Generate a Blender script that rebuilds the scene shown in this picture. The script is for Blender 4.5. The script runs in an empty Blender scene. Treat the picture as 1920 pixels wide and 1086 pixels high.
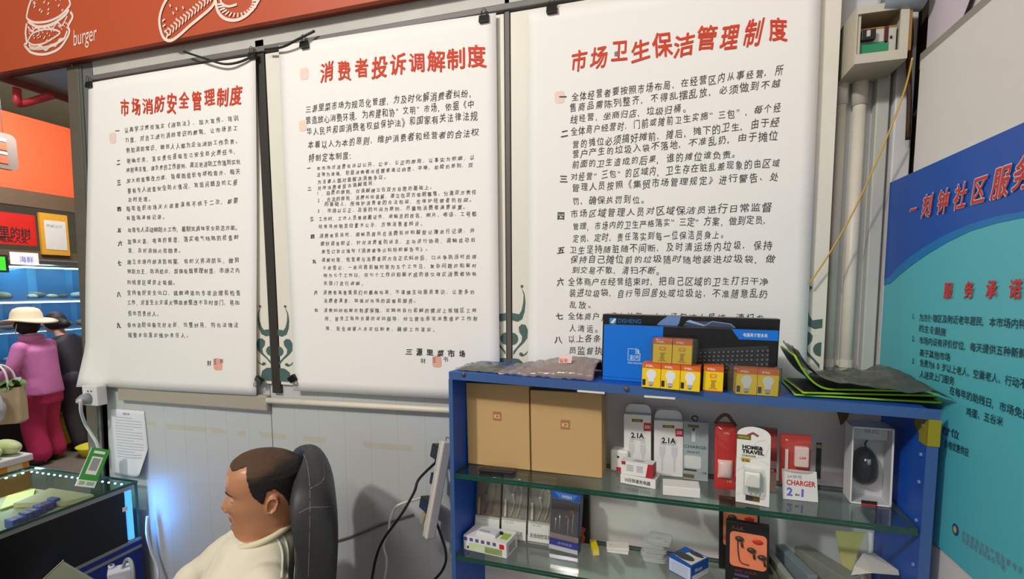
import bpy, bmesh, math, random
from mathutils import Vector, Matrix, noise
V = Vector
PI = math.pi
random.seed(7)
C = bpy.context.scene.collection
scene = bpy.context.scene

# ------------------------------------------------------------------ camera
FPX, CY = 924.0, 625.5
YAW, PITCH, ROLL = math.radians(16.16), math.radians(-5.1), math.radians(-0.353)
EYE = V((0, 0, 1.7))
fw = V((-math.sin(YAW) * math.cos(PITCH), math.cos(YAW) * math.cos(PITCH), math.sin(PITCH)))
_r = V((math.cos(YAW), math.sin(YAW), 0)); _u = _r.cross(fw)
rt = _r * math.cos(ROLL) + _u * math.sin(ROLL)
up = -_r * math.sin(ROLL) + _u * math.cos(ROLL)
cam_d = bpy.data.cameras.new('camera'); cam = bpy.data.objects.new('camera', cam_d); C.objects.link(cam)
cam_d.sensor_width = 36; cam_d.lens = FPX / 1920 * 36; cam_d.shift_y = (CY - 543) / 1920
cam_d.clip_start = 0.02; cam_d.clip_end = 200
mm = Matrix((rt, up, -fw)).transposed().to_4x4(); mm.translation = EYE
cam.matrix_world = mm
scene.camera = cam

# ------------------------------------------------------------------ world, lamps, exposure
scene.view_settings.view_transform = 'Standard'; scene.view_settings.look = 'None'
scene.view_settings.gamma = 1; scene.view_settings.use_curve_mapping = False
scene.view_settings.exposure = 0.04
world = bpy.data.worlds.new('hall_air'); scene.world = world; world.use_nodes = True
bg = world.node_tree.nodes['Background']; bg.inputs[0].default_value = (1.0, 0.975, 0.94, 1); bg.inputs[1].default_value = 0.55

def lamp(name, kind, loc, power, color, size=0.2, target=None, size_y=None):
    d = bpy.data.lights.new(name, kind); d.energy = power; d.color = color
    if kind == 'AREA':
        d.size = size
        if size_y: d.shape = 'RECTANGLE'; d.size_y = size_y
        else: d.shape = 'DISK'
    else: d.shadow_soft_size = size
    o = bpy.data.objects.new(name, d); C.objects.link(o); o.location = loc
    if target is not None:
        o.rotation_euler = (V(target) - V(loc)).to_track_quat('-Z', 'Y').to_euler()
    return o
lamp('hall_lamp', 'AREA', (-2.0, -1.58, 3.93), 70, (1.0, 0.97, 0.92), 0.22, (-0.6, 1.4, 1.5))
lamp('hall_tube_lamp', 'AREA', (-1.0, -1.1, 3.6), 30, (1.0, 0.95, 0.9), 1.6, (0.6, 1.4, 1.6), 0.2)
lamp('stall_lamp', 'AREA', (-5.2, 3.1, 3.7), 84, (0.98, 0.97, 1.0), 1.2, (-6.6, 3.9, 0.9), 0.3)

# ------------------------------------------------------------------ pixel helpers (the frame is 1920 x 1086)
def ray(x, y): return fw + rt * ((x - 960) / FPX) + up * ((CY - y) / FPX)
def PY(x, y, Y): d = ray(x, y); return EYE + d * (Y / d.y)
def PX(x, y, X): d = ray(x, y); return EYE + d * (X / d.x)
def PZ(x, y, Z): d = ray(x, y); return EYE + d * ((Z - EYE.z) / d.z)
def hit(x, y, P, n): d = ray(x, y); return EYE + d * ((P - EYE).dot(n) / d.dot(n))

# ------------------------------------------------------------------ materials
MATS = {}
def s2l(c): return c / 12.92 if c <= 0.04045 else ((c + 0.055) / 1.055) ** 2.4
def rgb(c):
    if isinstance(c, str):
        c = [int(c[i:i + 2], 16) for i in (0, 2, 4)]
    return tuple(s2l(x / 255) for x in c)
def M(name, col=(200, 200, 200), rough=0.55, metal=0.0, var=0.06, scale=18, bump=0.0, emit=None, spec=0.4, coat=0.0):
    if name in MATS: return MATS[name]
    m = bpy.data.materials.new(name); m.use_nodes = True; nt = m.node_tree
    b = nt.nodes['Principled BSDF']; c = rgb(col)
    b.inputs['Roughness'].default_value = rough; b.inputs['Metallic'].default_value = metal
    b.inputs['Specular IOR Level'].default_value = spec
    b.inputs['Coat Weight'].default_value = coat
    tc = nt.nodes.new('ShaderNodeTexCoord'); nz = nt.nodes.new('ShaderNodeTexNoise')
    nz.inputs['Scale'].default_value = scale; nz.inputs['Detail'].default_value = 4
    nt.links.new(tc.outputs['Object'], nz.inputs['Vector'])
    mx = nt.nodes.new('ShaderNodeMix'); mx.data_type = 'RGBA'
    mx.inputs[6].default_value = (*[max(0, x * (1 - var)) for x in c], 1)
    mx.inputs[7].default_value = (*[min(1, x * (1 + var)) for x in c], 1)
    nt.links.new(nz.outputs['Fac'], mx.inputs[0]); nt.links.new(mx.outputs[2], b.inputs['Base Color'])
    if bump:
        bp = nt.nodes.new('ShaderNodeBump'); bp.inputs['Strength'].default_value = bump; bp.inputs['Distance'].default_value = 0.004
        nt.links.new(nz.outputs['Fac'], bp.inputs['Height']); nt.links.new(bp.outputs['Normal'], b.inputs['Normal'])
    if emit:
        b.inputs['Emission Color'].default_value = (*c, 1); b.inputs['Emission Strength'].default_value = emit
    MATS[name] = m
    return m
def film(name, tint=(240, 245, 245), cloud=0.1, rough=0.08, cloudcol=(220, 225, 225), refl=1.0):
    """see-through sheet: transparent, a Fresnel gloss and a little cloudiness"""
    if name in MATS: return MATS[name]
    m = bpy.data.materials.new(name); m.use_nodes = True; nt = m.node_tree
    nt.nodes.remove(nt.nodes['Principled BSDF']); out = nt.nodes['Material Output']
    tr = nt.nodes.new('ShaderNodeBsdfTransparent'); tr.inputs[0].default_value = (*rgb(tint), 1)
    gl = nt.nodes.new('ShaderNodeBsdfGlossy'); gl.inputs['Roughness'].default_value = rough
    df = nt.nodes.new('ShaderNodeBsdfDiffuse'); df.inputs[0].default_value = (*rgb(cloudcol), 1)
    lw = nt.nodes.new('ShaderNodeFresnel'); gm = nt.nodes.new('ShaderNodeNewGeometry'); ir = nt.nodes.new('ShaderNodeMix')      # same gloss on both faces of the sheet
    ir.inputs[2].default_value = 1.45; ir.inputs[3].default_value = 1 / 1.45
    nt.links.new(gm.outputs['Backfacing'], ir.inputs[0]); nt.links.new(ir.outputs[0], lw.inputs[0])
    mu = nt.nodes.new('ShaderNodeMath'); mu.operation = 'MULTIPLY'; mu.inputs[1].default_value = refl
    nt.links.new(lw.outputs[0], mu.inputs[0])
    m1 = nt.nodes.new('ShaderNodeMixShader'); m1.inputs[0].default_value = cloud
    m2 = nt.nodes.new('ShaderNodeMixShader')
    nt.links.new(tr.outputs[0], m1.inputs[1]); nt.links.new(df.outputs[0], m1.inputs[2])
    nt.links.new(mu.outputs[0], m2.inputs[0]); nt.links.new(m1.outputs[0], m2.inputs[1]); nt.links.new(gl.outputs[0], m2.inputs[2])
    nt.links.new(m2.outputs[0], out.inputs[0])
    MATS[name] = m
    return m

# ------------------------------------------------------------------ objects
MW = {}
def thing(name, label, cat, loc=(0, 0, 0), group=None, mat=None):
    o = bpy.data.objects.new(name, None); C.objects.link(o); o.empty_display_size = 0.05
    m = mat if mat is not None else Matrix.Translation(V(loc))
    o.matrix_world = m; MW[o.name] = m.copy()
    tag(o, label, cat, group)
    return o
def tag(o, label=None, cat=None, group=None, kind=None):
    if label: o['label'] = label
    if cat: o['category'] = cat
    if group: o['group'] = group
    if kind: o['kind'] = kind
    return o
def copy_tree(o, mat, label, parent=None):
    c = o.copy(); C.objects.link(c)
    if parent is None:
        c.matrix_world = mat; MW[c.name] = mat.copy()
        if label: c['label'] = label
    else:
        c.parent = parent; MW[c.name] = MW[parent.name]
    for ch in list(o.children): copy_tree(ch, None, None, c)
    return c

GLY = {}
_fc = bpy.data.curves.new('glyph_source', 'FONT'); _fo = bpy.data.objects.new('glyph_source', _fc); C.objects.link(_fo)
_fc.resolution_u = 3
def glyph(s, bold=0.0):
    if any(ord(ch) > 0x2e80 for ch in s): bold = min(bold, 0.008)      # wider pen strokes break up dense characters
    k = (s, bold)
    if k in GLY: return GLY[k]
    _fc.body = s; _fc.offset = bold
    dg = bpy.context.evaluated_depsgraph_get(); dg.update()
    me = bpy.data.meshes.new_from_object(_fo.evaluated_get(dg))
    vs = [(v.co.x, v.co.y) for v in me.vertices]; fs = [tuple(p.vertices) for p in me.polygons]
    bpy.data.meshes.remove(me)
    GLY[k] = (vs, fs); return GLY[k]

def heavy(ch, q):
    """a character laid down several times, slightly shifted, for a broad stroke: (points, faces, layer)"""
    vs, fs = glyph(ch); out = []
    for li in range(9 if q > 0.03 else 5):
        a = 2 * PI * li / (8 if q > 0.03 else 4); ox, oy = (0, 0) if li == 0 else (q * math.cos(a), q * math.sin(a))
        out.append(([(x + ox, y + oy) for x, y in vs], fs, li))
    return out

class G:
    """collects shapes into one mesh; m = current material slot, T = current transform"""
    def __init__(s): s.v = []; s.f = []; s.m = 0; s.T = None
    def add(s, vs, fs, m=None):
        o = len(s.v); T = s.T
        s.v += [(T @ V(p)) if T else V(p) for p in vs]
        mi = s.m if m is None else m
        s.f += [([o + i for i in f], mi) for f in fs]
        return s
    def box(s, x0, y0, z0, x1, y1, z1, m=None):
        return s.add([(x0, y0, z0), (x1, y0, z0), (x1, y1, z0), (x0, y1, z0), (x0, y0, z1), (x1, y0, z1), (x1, y1, z1), (x0, y1, z1)],
                     [(0, 3, 2, 1), (4, 5, 6, 7), (0, 1, 5, 4), (1, 2, 6, 5), (2, 3, 7, 6), (3, 0, 4, 7)], m)
    def poly(s, pts, m=None): return s.add(pts, [tuple(range(len(pts)))], m)
    def prism(s, pts, vec, m=None):
        n = len(pts); p = [V(q) for q in pts]; q = [a + V(vec) for a in p]
        return s.add(p + q, [tuple(range(n - 1, -1, -1)), tuple(range(n, 2 * n))] + [(i, (i + 1) % n, n + (i + 1) % n, n + i) for i in range(n)], m)
    def tube(s, pts, r, n=8, m=None, cap=True):
        P = [V(p) for p in pts]; L = len(P); R = r if isinstance(r, (list, tuple)) else [r] * L
        vs = []; nrm = None
        for i in range(L):
            t = (P[min(i + 1, L - 1)] - P[max(i - 1, 0)]).normalized()
            if nrm is None:
                a = V((0, 0, 1)) if abs(t.z) < 0.9 else V((1, 0, 0)); nrm = t.cross(a).normalized()
            else:
                nrm = (nrm - t * nrm.dot(t)); nrm = nrm.normalized() if nrm.length > 1e-6 else t.orthogonal().normalized()
            b = t.cross(nrm)
            for k in range(n):
                a = 2 * PI * k / n; vs.append(P[i] + (nrm * math.cos(a) + b * math.sin(a)) * R[i])
        fs = [(i * n + k, i * n + (k + 1) % n, (i + 1) * n + (k + 1) % n, (i + 1) * n + k) for i in range(L - 1) for k in range(n)]
        if cap: fs += [tuple(range(n - 1, -1, -1)), tuple(range((L - 1) * n, L * n))]
        return s.add(vs, fs, m)
    def grid(s, fn, nu, nv, m=None, cu=False, cv=False):
        vs = [fn(i / (nu if cu else nu - 1), j / (nv if cv else nv - 1)) for i in range(nu) for j in range(nv)]
        fs = []
        for i in range(nu if cu else nu - 1):
            for j in range(nv if cv else nv - 1):
                a, b = (i + 1) % nu, (j + 1) % nv
                fs.append((i * nv + j, a * nv + j, a * nv + b, i * nv + b))
        return s.add(vs, fs, m)
    def ball(s, c, r, nu=14, nv=10, m=None):
        c = V(c); R = r if isinstance(r, (tuple, list)) else (r, r, r)
        vs = [c + V((0, 0, -R[2]))]; fs = []
        for j in range(1, nv):
            t = -PI / 2 + PI * j / nv
            for i in range(nu):
                a = 2 * PI * i / nu; vs.append(c + V((R[0] * math.cos(t) * math.cos(a), R[1] * math.cos(t) * math.sin(a), R[2] * math.sin(t))))
        vs.append(c + V((0, 0, R[2]))); L = len(vs) - 1
        for i in range(nu):
            k = (i + 1) % nu
            fs.append((0, 1 + k, 1 + i)); fs.append((L, L - nu + i, L - nu + k))
            for j in range(nv - 2): a = 1 + j * nu; fs.append((a + i, a + k, a + nu + k, a + nu + i))
        return s.add(vs, fs, m)
    def ribbon(s, pts, w, n, m=None, closed=False):
        P = [V(p) for p in pts]; n = V(n); L = len(P); vs = []
        W = w if isinstance(w, (list, tuple)) else [w] * L
        for i in range(L):
            a = P[(i - 1) % L] if closed else P[max(i - 1, 0)]; b = P[(i + 1) % L] if closed else P[min(i + 1, L - 1)]
            t = (b - a).normalized(); q = n.cross(t).normalized() * (W[i] / 2); vs += [P[i] - q, P[i] + q]
        fs = [(2 * i, 2 * i + 1, 2 * ((i + 1) % L) + 1, 2 * ((i + 1) % L)) for i in range(L if closed else L - 1)]
        return s.add(vs, fs, m)
    def loft(s, rings, m=None, cap=True):
        n = len(rings[0]); vs = [p for r in rings for p in r]; L = len(rings)
        fs = [(i * n + k, i * n + (k + 1) % n, (i + 1) * n + (k + 1) % n, (i + 1) * n + k) for i in range(L - 1) for k in range(n)]
        if cap: fs += [tuple(range(n - 1, -1, -1)), tuple(range((L - 1) * n, L * n))]
        return s.add(vs, fs, m)
    def text(s, t, o, ex, ez, width, height=None, bold=0.0, m=None):
        """t as one string from the left end o of its baseline, fitted to width along ex"""
        vs, fs = glyph(t, bold)
        if not vs: return s
        x0 = min(v[0] for v in vs); x1 = max(v[0] for v in vs)
        k = width / max(1e-6, x1 - x0)
        y1 = max(v[1] for v in vs); ky = k if height is None else height / y1
        o, ex, ez = V(o), V(ex).normalized(), V(ez).normalized()
        return s.add([o + ex * ((x - x0) * k) + ez * (y * ky) for x, y in vs], fs, m)
    def obj(s, name, mats, parent=None, smooth=False, bevel=0.0, sub=0, world=False, label=None, solid=0.0, seg=2):
        me = bpy.data.meshes.new(name)
        Mi = MW[parent.name].inverted() if (parent is not None and world) else None
        me.from_pydata([(Mi @ p) if Mi else p for p in s.v], [], [f for f, _ in s.f])
        mats = mats if isinstance(mats, (list, tuple)) else [mats]
        for x in mats: me.materials.append(x)
        for i, (_, k) in enumerate(s.f): me.polygons[i].material_index = min(k, len(mats) - 1)
        if smooth: me.polygons.foreach_set('use_smooth', [True] * len(me.polygons))
        me.update()
        o = bpy.data.objects.new(name, me); C.objects.link(o)
        if parent is not None: o.parent = parent; MW[o.name] = MW[parent.name]
        else: MW[o.name] = Matrix.Identity(4)
        if bevel:
            b = o.modifiers.new('bevel', 'BEVEL'); b.width = bevel; b.segments = seg; b.limit_method = 'ANGLE'
        if solid:
            b = o.modifiers.new('thickness', 'SOLIDIFY'); b.thickness = solid; b.offset = 0
        if sub:
            b = o.modifiers.new('subsurf', 'SUBSURF'); b.levels = sub; b.render_levels = sub
        if label: o['label'] = label
        return o

def recenter(o):
    """put a lone mesh's origin at the middle of its foot"""
    me = o.data; co = [v.co for v in me.vertices]
    c = V(((min(p.x for p in co) + max(p.x for p in co)) / 2, (min(p.y for p in co) + max(p.y for p in co)) / 2, min(p.z for p in co)))
    me.transform(Matrix.Translation(-c)); o.location = c; MW[o.name] = Matrix.Translation(c)
    return o
def single(g, name, mats, label, cat, group=None, **kw):
    o = g.obj(name, mats, **kw); tag(o, label, cat, group); return recenter(o)
def struct(g, name, mats, **kw):
    o = g.obj(name, mats, **kw); tag(o, kind='structure'); return o
def smooth_path(pts, n=6):
    P = [V(p) for p in pts]; out = []
    for i in range(len(P) - 1):
        p0, p1, p2, p3 = P[max(i - 1, 0)], P[i], P[i + 1], P[min(i + 2, len(P) - 1)]
        for k in range(n):
            t = k / n
            out.append(0.5 * ((2 * p1) + (p2 - p0) * t + (2 * p0 - 5 * p1 + 4 * p2 - p3) * t * t + (3 * p1 - p0 - 3 * p2 + p3) * t ** 3))
    out.append(P[-1]); return out
def rrect(x0, z0, x1, z1, r, n=5):
    out = []
    for cx, cz, a in ((x1 - r, z0 + r, -90), (x1 - r, z1 - r, 0), (x0 + r, z1 - r, 90), (x0 + r, z0 + r, 180)):
        for k in range(n + 1):
            t = math.radians(a + 90 * k / n); out.append((cx + r * math.cos(t), cz + r * math.sin(t)))
    return out
X3, Z3 = V((1, 0, 0)), V((0, 0, 1))

# ================================================================== SETTING
W = 1.55            # face of the partition wall
def wall_material():
    m = M('partition_panel', (192, 196, 196), 0.45, var=0.05, scale=3)
    nt = m.node_tree; b = nt.nodes['Principled BSDF']; src = b.inputs['Base Color'].links[0].from_socket
    tc = nt.nodes.new('ShaderNodeTexCoord'); sp = nt.nodes.new('ShaderNodeSeparateXYZ'); nt.links.new(tc.outputs['Object'], sp.inputs[0])
    a = nt.nodes.new('ShaderNodeMath'); a.operation = 'PINGPONG'; a.inputs[1].default_value = 0.055; nt.links.new(sp.outputs['X'], a.inputs[0])
    l = nt.nodes.new('ShaderNodeMath'); l.operation = 'LESS_THAN'; l.inputs[1].default_value = 0.0016; nt.links.new(a.outputs[0], l.inputs[0])
    mx = nt.nodes.new('ShaderNodeMix'); mx.data_type = 'RGBA'; mx.inputs[7].default_value = (*rgb((160, 166, 172)), 1)
    k = nt.nodes.new('ShaderNodeMath'); k.operation = 'MULTIPLY'; k.inputs[1].default_value = 0.4; nt.links.new(l.outputs[0], k.inputs[0])
    nt.links.new(k.outputs[0], mx.inputs[0]); nt.links.new(src, mx.inputs[6])
    # old tape marks in a broken band
    br = nt.nodes.new('ShaderNodeTexNoise'); br.inputs['Scale'].default_value = 9; nt.links.new(tc.outputs['Object'], br.inputs['Vector'])
    z = nt.nodes.new('ShaderNodeMath'); z.operation = 'COMPARE'; z.inputs[1].default_value = 1.135; z.inputs[2].default_value = 0.011; nt.links.new(sp.outputs['Z'], z.inputs[0])
    g = nt.nodes.new('ShaderNodeMath'); g.operation = 'GREATER_THAN'; g.inputs[1].default_value = 0.48; nt.links.new(br.outputs['Fac'], g.inputs[0])
    p = nt.nodes.new('ShaderNodeMath'); p.operation = 'MULTIPLY'; nt.links.new(z.outputs[0], p.inputs[0]); nt.links.new(g.outputs[0], p.inputs[1])
    q = nt.nodes.new('ShaderNodeMath'); q.operation = 'MULTIPLY'; q.inputs[1].default_value = 0.45; nt.links.new(p.outputs[0], q.inputs[0])
    m2 = nt.nodes.new('ShaderNodeMix'); m2.data_type = 'RGBA'; m2.inputs[7].default_value = (*rgb((188, 176, 140)), 1)
    nt.links.new(q.outputs[0], m2.inputs[0]); nt.links.new(mx.outputs[2], m2.inputs[6]); nt.links.new(m2.outputs[2], b.inputs['Base Color'])
    return m
WALLM = wall_material()
struct(G().box(-2.345, W, 0, -1.4295, W + 0.06, 3.3).box(-1.4265, W, 0, -0.455, W + 0.06, 3.3).box(-0.452, W, 0, 0.455, W + 0.06, 3.3)
       .box(-2.345, W + 0.004, 0, 0.455, W + 0.055, 3.3, 1), 'wall_back', [WALLM, M('seam_dark', (40, 38, 38))])
struct(G().box(-14, -6, -0.1, 6, 9, 0), 'floor', M('market_floor', (120, 112, 100), 0.45, var=0.18, scale=4, bump=0.1))
struct(G().box(-14, -6, 4.2, 6, 9, 4.3), 'ceiling', M('hall_ceiling', (190, 176, 140), 0.8))
# recessed column of duct boards at the corner
struct(G().box(0.44, W + 0.061, 0, 0.73, W + 0.1, 3.3), 'wall_corner', M('column_white', (205, 207, 208), 0.55))
RX = 0.602          # lower right-hand wall face, the upper panel sits a little further out
struct(G().box(RX, -1.2, 0, RX + 0.05, 1.462, 2.24), 'wall_right', M('right_white', (222, 220, 216), 0.6, var=0.03))
struct(G().box(RX + 0.022, -1.2, 2.24, RX + 0.07, 1.49, 3.6), 'wall_right_upper', M('right_lilac', (214, 203, 214), 0.55, var=0.02))
struct(G().box(RX + 0.004, -1.2, 2.226, RX + 0.06, 1.475, 2.262), 'trim_1', M('trim_grey', (150, 146, 138), 0.5))
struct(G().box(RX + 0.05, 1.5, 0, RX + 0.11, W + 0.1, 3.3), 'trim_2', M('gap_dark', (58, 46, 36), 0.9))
# dark strips between the boards
struct(G().box(-1.404, W - 0.014, 1.31, -1.368, W, 2.6), 'trim_3', M('strip_dark', (52, 46, 44), 0.5))
struct(G().box(-0.462, W - 0.014, 1.31, -0.448, W, 2.6), 'trim_4', M('strip_grey', (96, 90, 84), 0.5))

def lean(x0, x1, y0, y1, z0, z1, k0, k1):
    A = lambda x, k, z: x - k * (2.6 - z)
    return G().add([(A(x, k, z), y, z) for z in (z0, z1) for x, k, y in ((x0, k0, y0), (x1, k1, y0), (x1, k1, y1), (x0, k0, y1))],
                   [(0, 3, 2, 1), (4, 5, 6, 7), (0, 1, 5, 4), (1, 2, 6, 5), (2, 3, 7, 6), (3, 0, 4, 7)])
g = lean(-2.352, -2.284, 1.529, 1.549, 0, 2.626, 0.037, 0.037)
t = thing('steel_post', 'brown grey square steel post at the left end of the poster wall', 'post', (-2.35, 1.55, 0))
g.obj('post', M('post_brown', (96, 90, 78), 0.5, var=0.15), t, world=True, bevel=0.004)
lean(-2.283, -2.216, 1.535, 1.549, 0, 2.626, 0.037, 0.082).obj('side_channel', M('post_dark', (104, 108, 108), 0.5, var=0.12), t, world=True, bevel=0.003)
lean(-2.282, -2.268, 1.531, 1.535, 0.0, 2.62, 0.037, 0.037).obj('edge_strip', M('post_edge', (92, 94, 92), 0.5), t, world=True)

t = thing('steel_beam', 'dirty white steel beam running along the top edge of the posters', 'beam', (-1, 1.53, 2.56))
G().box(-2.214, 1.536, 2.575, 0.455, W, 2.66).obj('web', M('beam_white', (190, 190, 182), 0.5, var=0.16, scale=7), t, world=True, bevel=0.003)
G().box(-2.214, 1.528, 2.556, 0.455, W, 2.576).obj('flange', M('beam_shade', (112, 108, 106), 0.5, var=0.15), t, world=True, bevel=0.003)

# cream display boards behind the posters, with painted ornaments at the foot
GREEN = M('ornament_green', (76, 104, 98), 0.6)
CREAM = M('board_cream', (228, 225, 212), 0.5, var=0.03)
YB = W - 0.012
def orn(board, cx, sides, sx=1.0, dz=0.0):
    """scroll ornament painted symmetrically about cx (world X), built from its outline"""
    h = G(); y = YB - 0.0012
    def P(pts, m=1): return [V((cx + m * sx * a * 0.001, y, 1.314 + dz + b * 0.001)) for a, b in pts]
    for m in sides:
        horn = [(12, 176), (30, 172), (46, 180), (55, 205), (58, 235), (55, 262), (44, 284), (52, 258), (50, 232), (44, 208), (36, 196), (26, 198), (12, 200)]
        h.poly(P(horn, m)[::m]); h.poly(P([(46 + 5 * math.cos(a * PI / 4), 286 + 5 * math.sin(a * PI / 4)) for a in range(8)], m)[::m])
        drop = [(14, 62), (30, 84), (52, 104), (64, 120), (66, 146), (58, 162), (44, 164), (34, 154), (36, 138), (46, 124), (44, 108), (30, 92), (14, 74)]
        h.poly(P(drop, m)[::m])
        h.poly(P([(12, 96)] + [(12 + 20 * math.sin(a * PI / 8), 116 - 20 * math.cos(a * PI / 8)) for a in range(1, 8)] + [(12, 136)], m)[::m])
        h.poly(P([(8, 0), (52, 0), (56, 18), (50, 38), (34, 50), (18, 52), (8, 50)], m)[::m])
        h.poly(P([(42 + 7 * math.cos(a * PI / 5), 66 + 6 * math.sin(a * PI / 5)) for a in range(10)], m)[::m])
        h.poly(P([(42, 62), (56, 68), (68, 80), (60, 66), (46, 58)], m)[::m])
    h.obj('painted_ornament', GREEN, board, world=True)
bd = []
for x0, x1, lab in ((-2.212, -1.408, 'cream painted board behind the leftmost poster'),
                    (-1.364, -0.466, 'cream painted board behind the middle poster'),
                    (-0.444, 0.452, 'cream painted board behind the rightmost poster')):
    t = thing('display_board', lab, 'board', ((x0 + x1) / 2, W, 1.31))
    zb = 1.345 if x0 < -1 else 1.318
    G().box(x0, YB, zb, x1, W - 0.001, 2.55).obj('panel', CREAM, t, world=True); bd.append(t)
orn(bd[0], -1.386, (-1,), 1.25, 0.042); orn(bd[1], -1.386, (1,), 1.25, 0.042)
orn(bd[1], -0.455, (-1,), 0.95, 0.11); orn(bd[2], -0.455, (1,), 0.95, 0.11)
orn(bd[2], 0.456, (-1,), 1.0, 0.10)

# lower cable trunkings
single(G().box(-2.20, 1.525, 1.238, -1.425, W, 1.3), 'cable_trunking', M('trunk_brown', (170, 162, 148), 0.5), 'long beige cable trunking under the leftmost poster', 'trunking', bevel=0.006)
single(G().tube([(-1.425, 1.53, 1.281), (-0.9, 1.53, 1.287), (-0.2, 1.53, 1.296)], 0.0115, 12), 'conduit_pipe', M('pipe_cream', (226, 220, 200), 0.4, var=0.1), 'horizontal cream conduit under the middle poster', 'pipe', smooth=True)

# ================================================================== POSTERS
INK = M('ink_black', (66, 64, 64), 0.8, var=0.2); RED = M('ink_red', (214, 66, 34), 0.7, var=0.1)
PAPER = M('rice_paper', (242, 241, 237), 0.75, var=0.015, scale=40, spec=0.2)
PINK = M('seal_red', (236, 176, 160), 0.8, var=0.15); PALE = M('seal_pale', (240, 214, 204), 0.8, var=0.1)
YP = 1.522
def psurf(x, z, ph):
    return 0.0035 * math.sin(x * 4.2 + ph) + 0.0022 * math.sin(z * 5 + 2.1 * ph + x * 2) - 0.006 * max(0, 1.5 - z) ** 1.5
def poster(label, tl, tr, br, bl, ph, title, lines, extra, extraz=0):
    q = [PY(x, y, YP) for x, y in (tl, tr, br, bl)]
    t = thing('poster', label, 'poster', (q[0] + q[1]) / 2)
    def S(u, v):
        p = (q[0] * (1 - u) + q[1] * u) * (1 - v) + (q[3] * (1 - u) + q[2] * u) * v
        lift = (0.036 if ph == 0.3 else 0.004) * max(0, v - 0.86) / 0.14 * max(0, 0.16 - u) / 0.16
        return V((p.x, YP + psurf(p.x, p.z, ph) - lift, p.z))
    G().grid(S, 24, 34).obj('paper_sheet', PAPER, t, smooth=True, world=True, solid=0.0006)
    def on(p, d=0.0014): return V((p.x, YP + psurf(p.x, p.z, ph) - d, p.z))
    def hand(g, s, x0, y0, x1, y1, size, bold, jit=1.0, wide=1.0):
        n = len(s); a = PY(x0, y0, YP); b = PY(x1, y1, YP)
        e = (b - a); e = e.normalized() if n > 1 else V((1, 0, 0)); up_ = V((-e.z * 0.25, 0, 1)).normalized()
        pitch = (b - a).length / (n - 1) if n > 1 else size
        for i, ch in enumerate(s):
            if ch == ' ': continue
            c = a.lerp(b, i / (n - 1)) if n > 1 else a
            vs, fs = glyph(ch, 0.004 if bold > 0.01 else bold)
            k = size * 0.90 * random.uniform(0.80, 1.08); r = random.uniform(-0.11, 0.13) * jit; sh = random.uniform(-0.10, 0.24) * jit
            kx = min(size * 0.92, pitch * 0.96) * random.uniform(0.80, 1.02)
            dz = random.uniform(-0.07, 0.07) * size * jit
            q_ = bold * 0.9
            for li, (ox, oy) in enumerate(((0, 0), (q_, q_ * 0.5), (-q_, -q_ * 0.5), (q_ * 0.4, -q_), (-q_ * 0.4, q_)) if bold > 0.01 else ((0, 0),)):   # a broad brush: the stroke laid down several times
                out = []
                for x, y in vs:
                    X = (x - 0.48) + ox; Y = (y - 0.4) + oy
                    X, Y = X + sh * Y, Y + r * X
                    p = c + e * (X * kx) + up_ * (Y * k + dz)
                    out.append(on(p, 0.0014 + 0.00025 * li))
                g.add(out, fs)
    gt = G(); hand(gt, *title[:5], title[5], 0.016, 1.2, 0.9); gt.obj('title_writing', RED, t, world=True, label='red brush written title')
    gi = G()
    for L in lines:
        s, x0, y0, x1, y1, size = L[:6]
        hand(gi, s, x0, y0, x1, y1, size, L[6] if len(L) > 6 else 0.0, 1.0)
    gi.obj('body_writing', INK, t, world=True, label='black hand written rules')
    for px, py, r, mi in extra:
        gs = G()
        c = PY(px, py, YP); gs.add([on(c + V((a * r, 0, b * r * 1.15)), 0.001) for a, b in rrect(-1, -1, 1, 1, 0.5)], [tuple(range(24))])
        gs.obj('ink_smudge' if mi == 2 else 'seal_stamp', [PINK, PALE, M('grey_smudge', (130, 132, 130), 0.8)][mi], t, world=True, label=('faded red seal stamp', 'pale pink seal stamp', 'grey smudge')[mi])
    return t
def seq(tab, size):
    return [(s, x0, y0, x1, y1, size) for s, x0, y0, x1, y1 in tab]
nums = '一二三四五六七八九'
def numbers(tab, size): return [(nums[i], x, y, x, y, size, 0.012) for i, (x, y) in enumerate(tab)]

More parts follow.
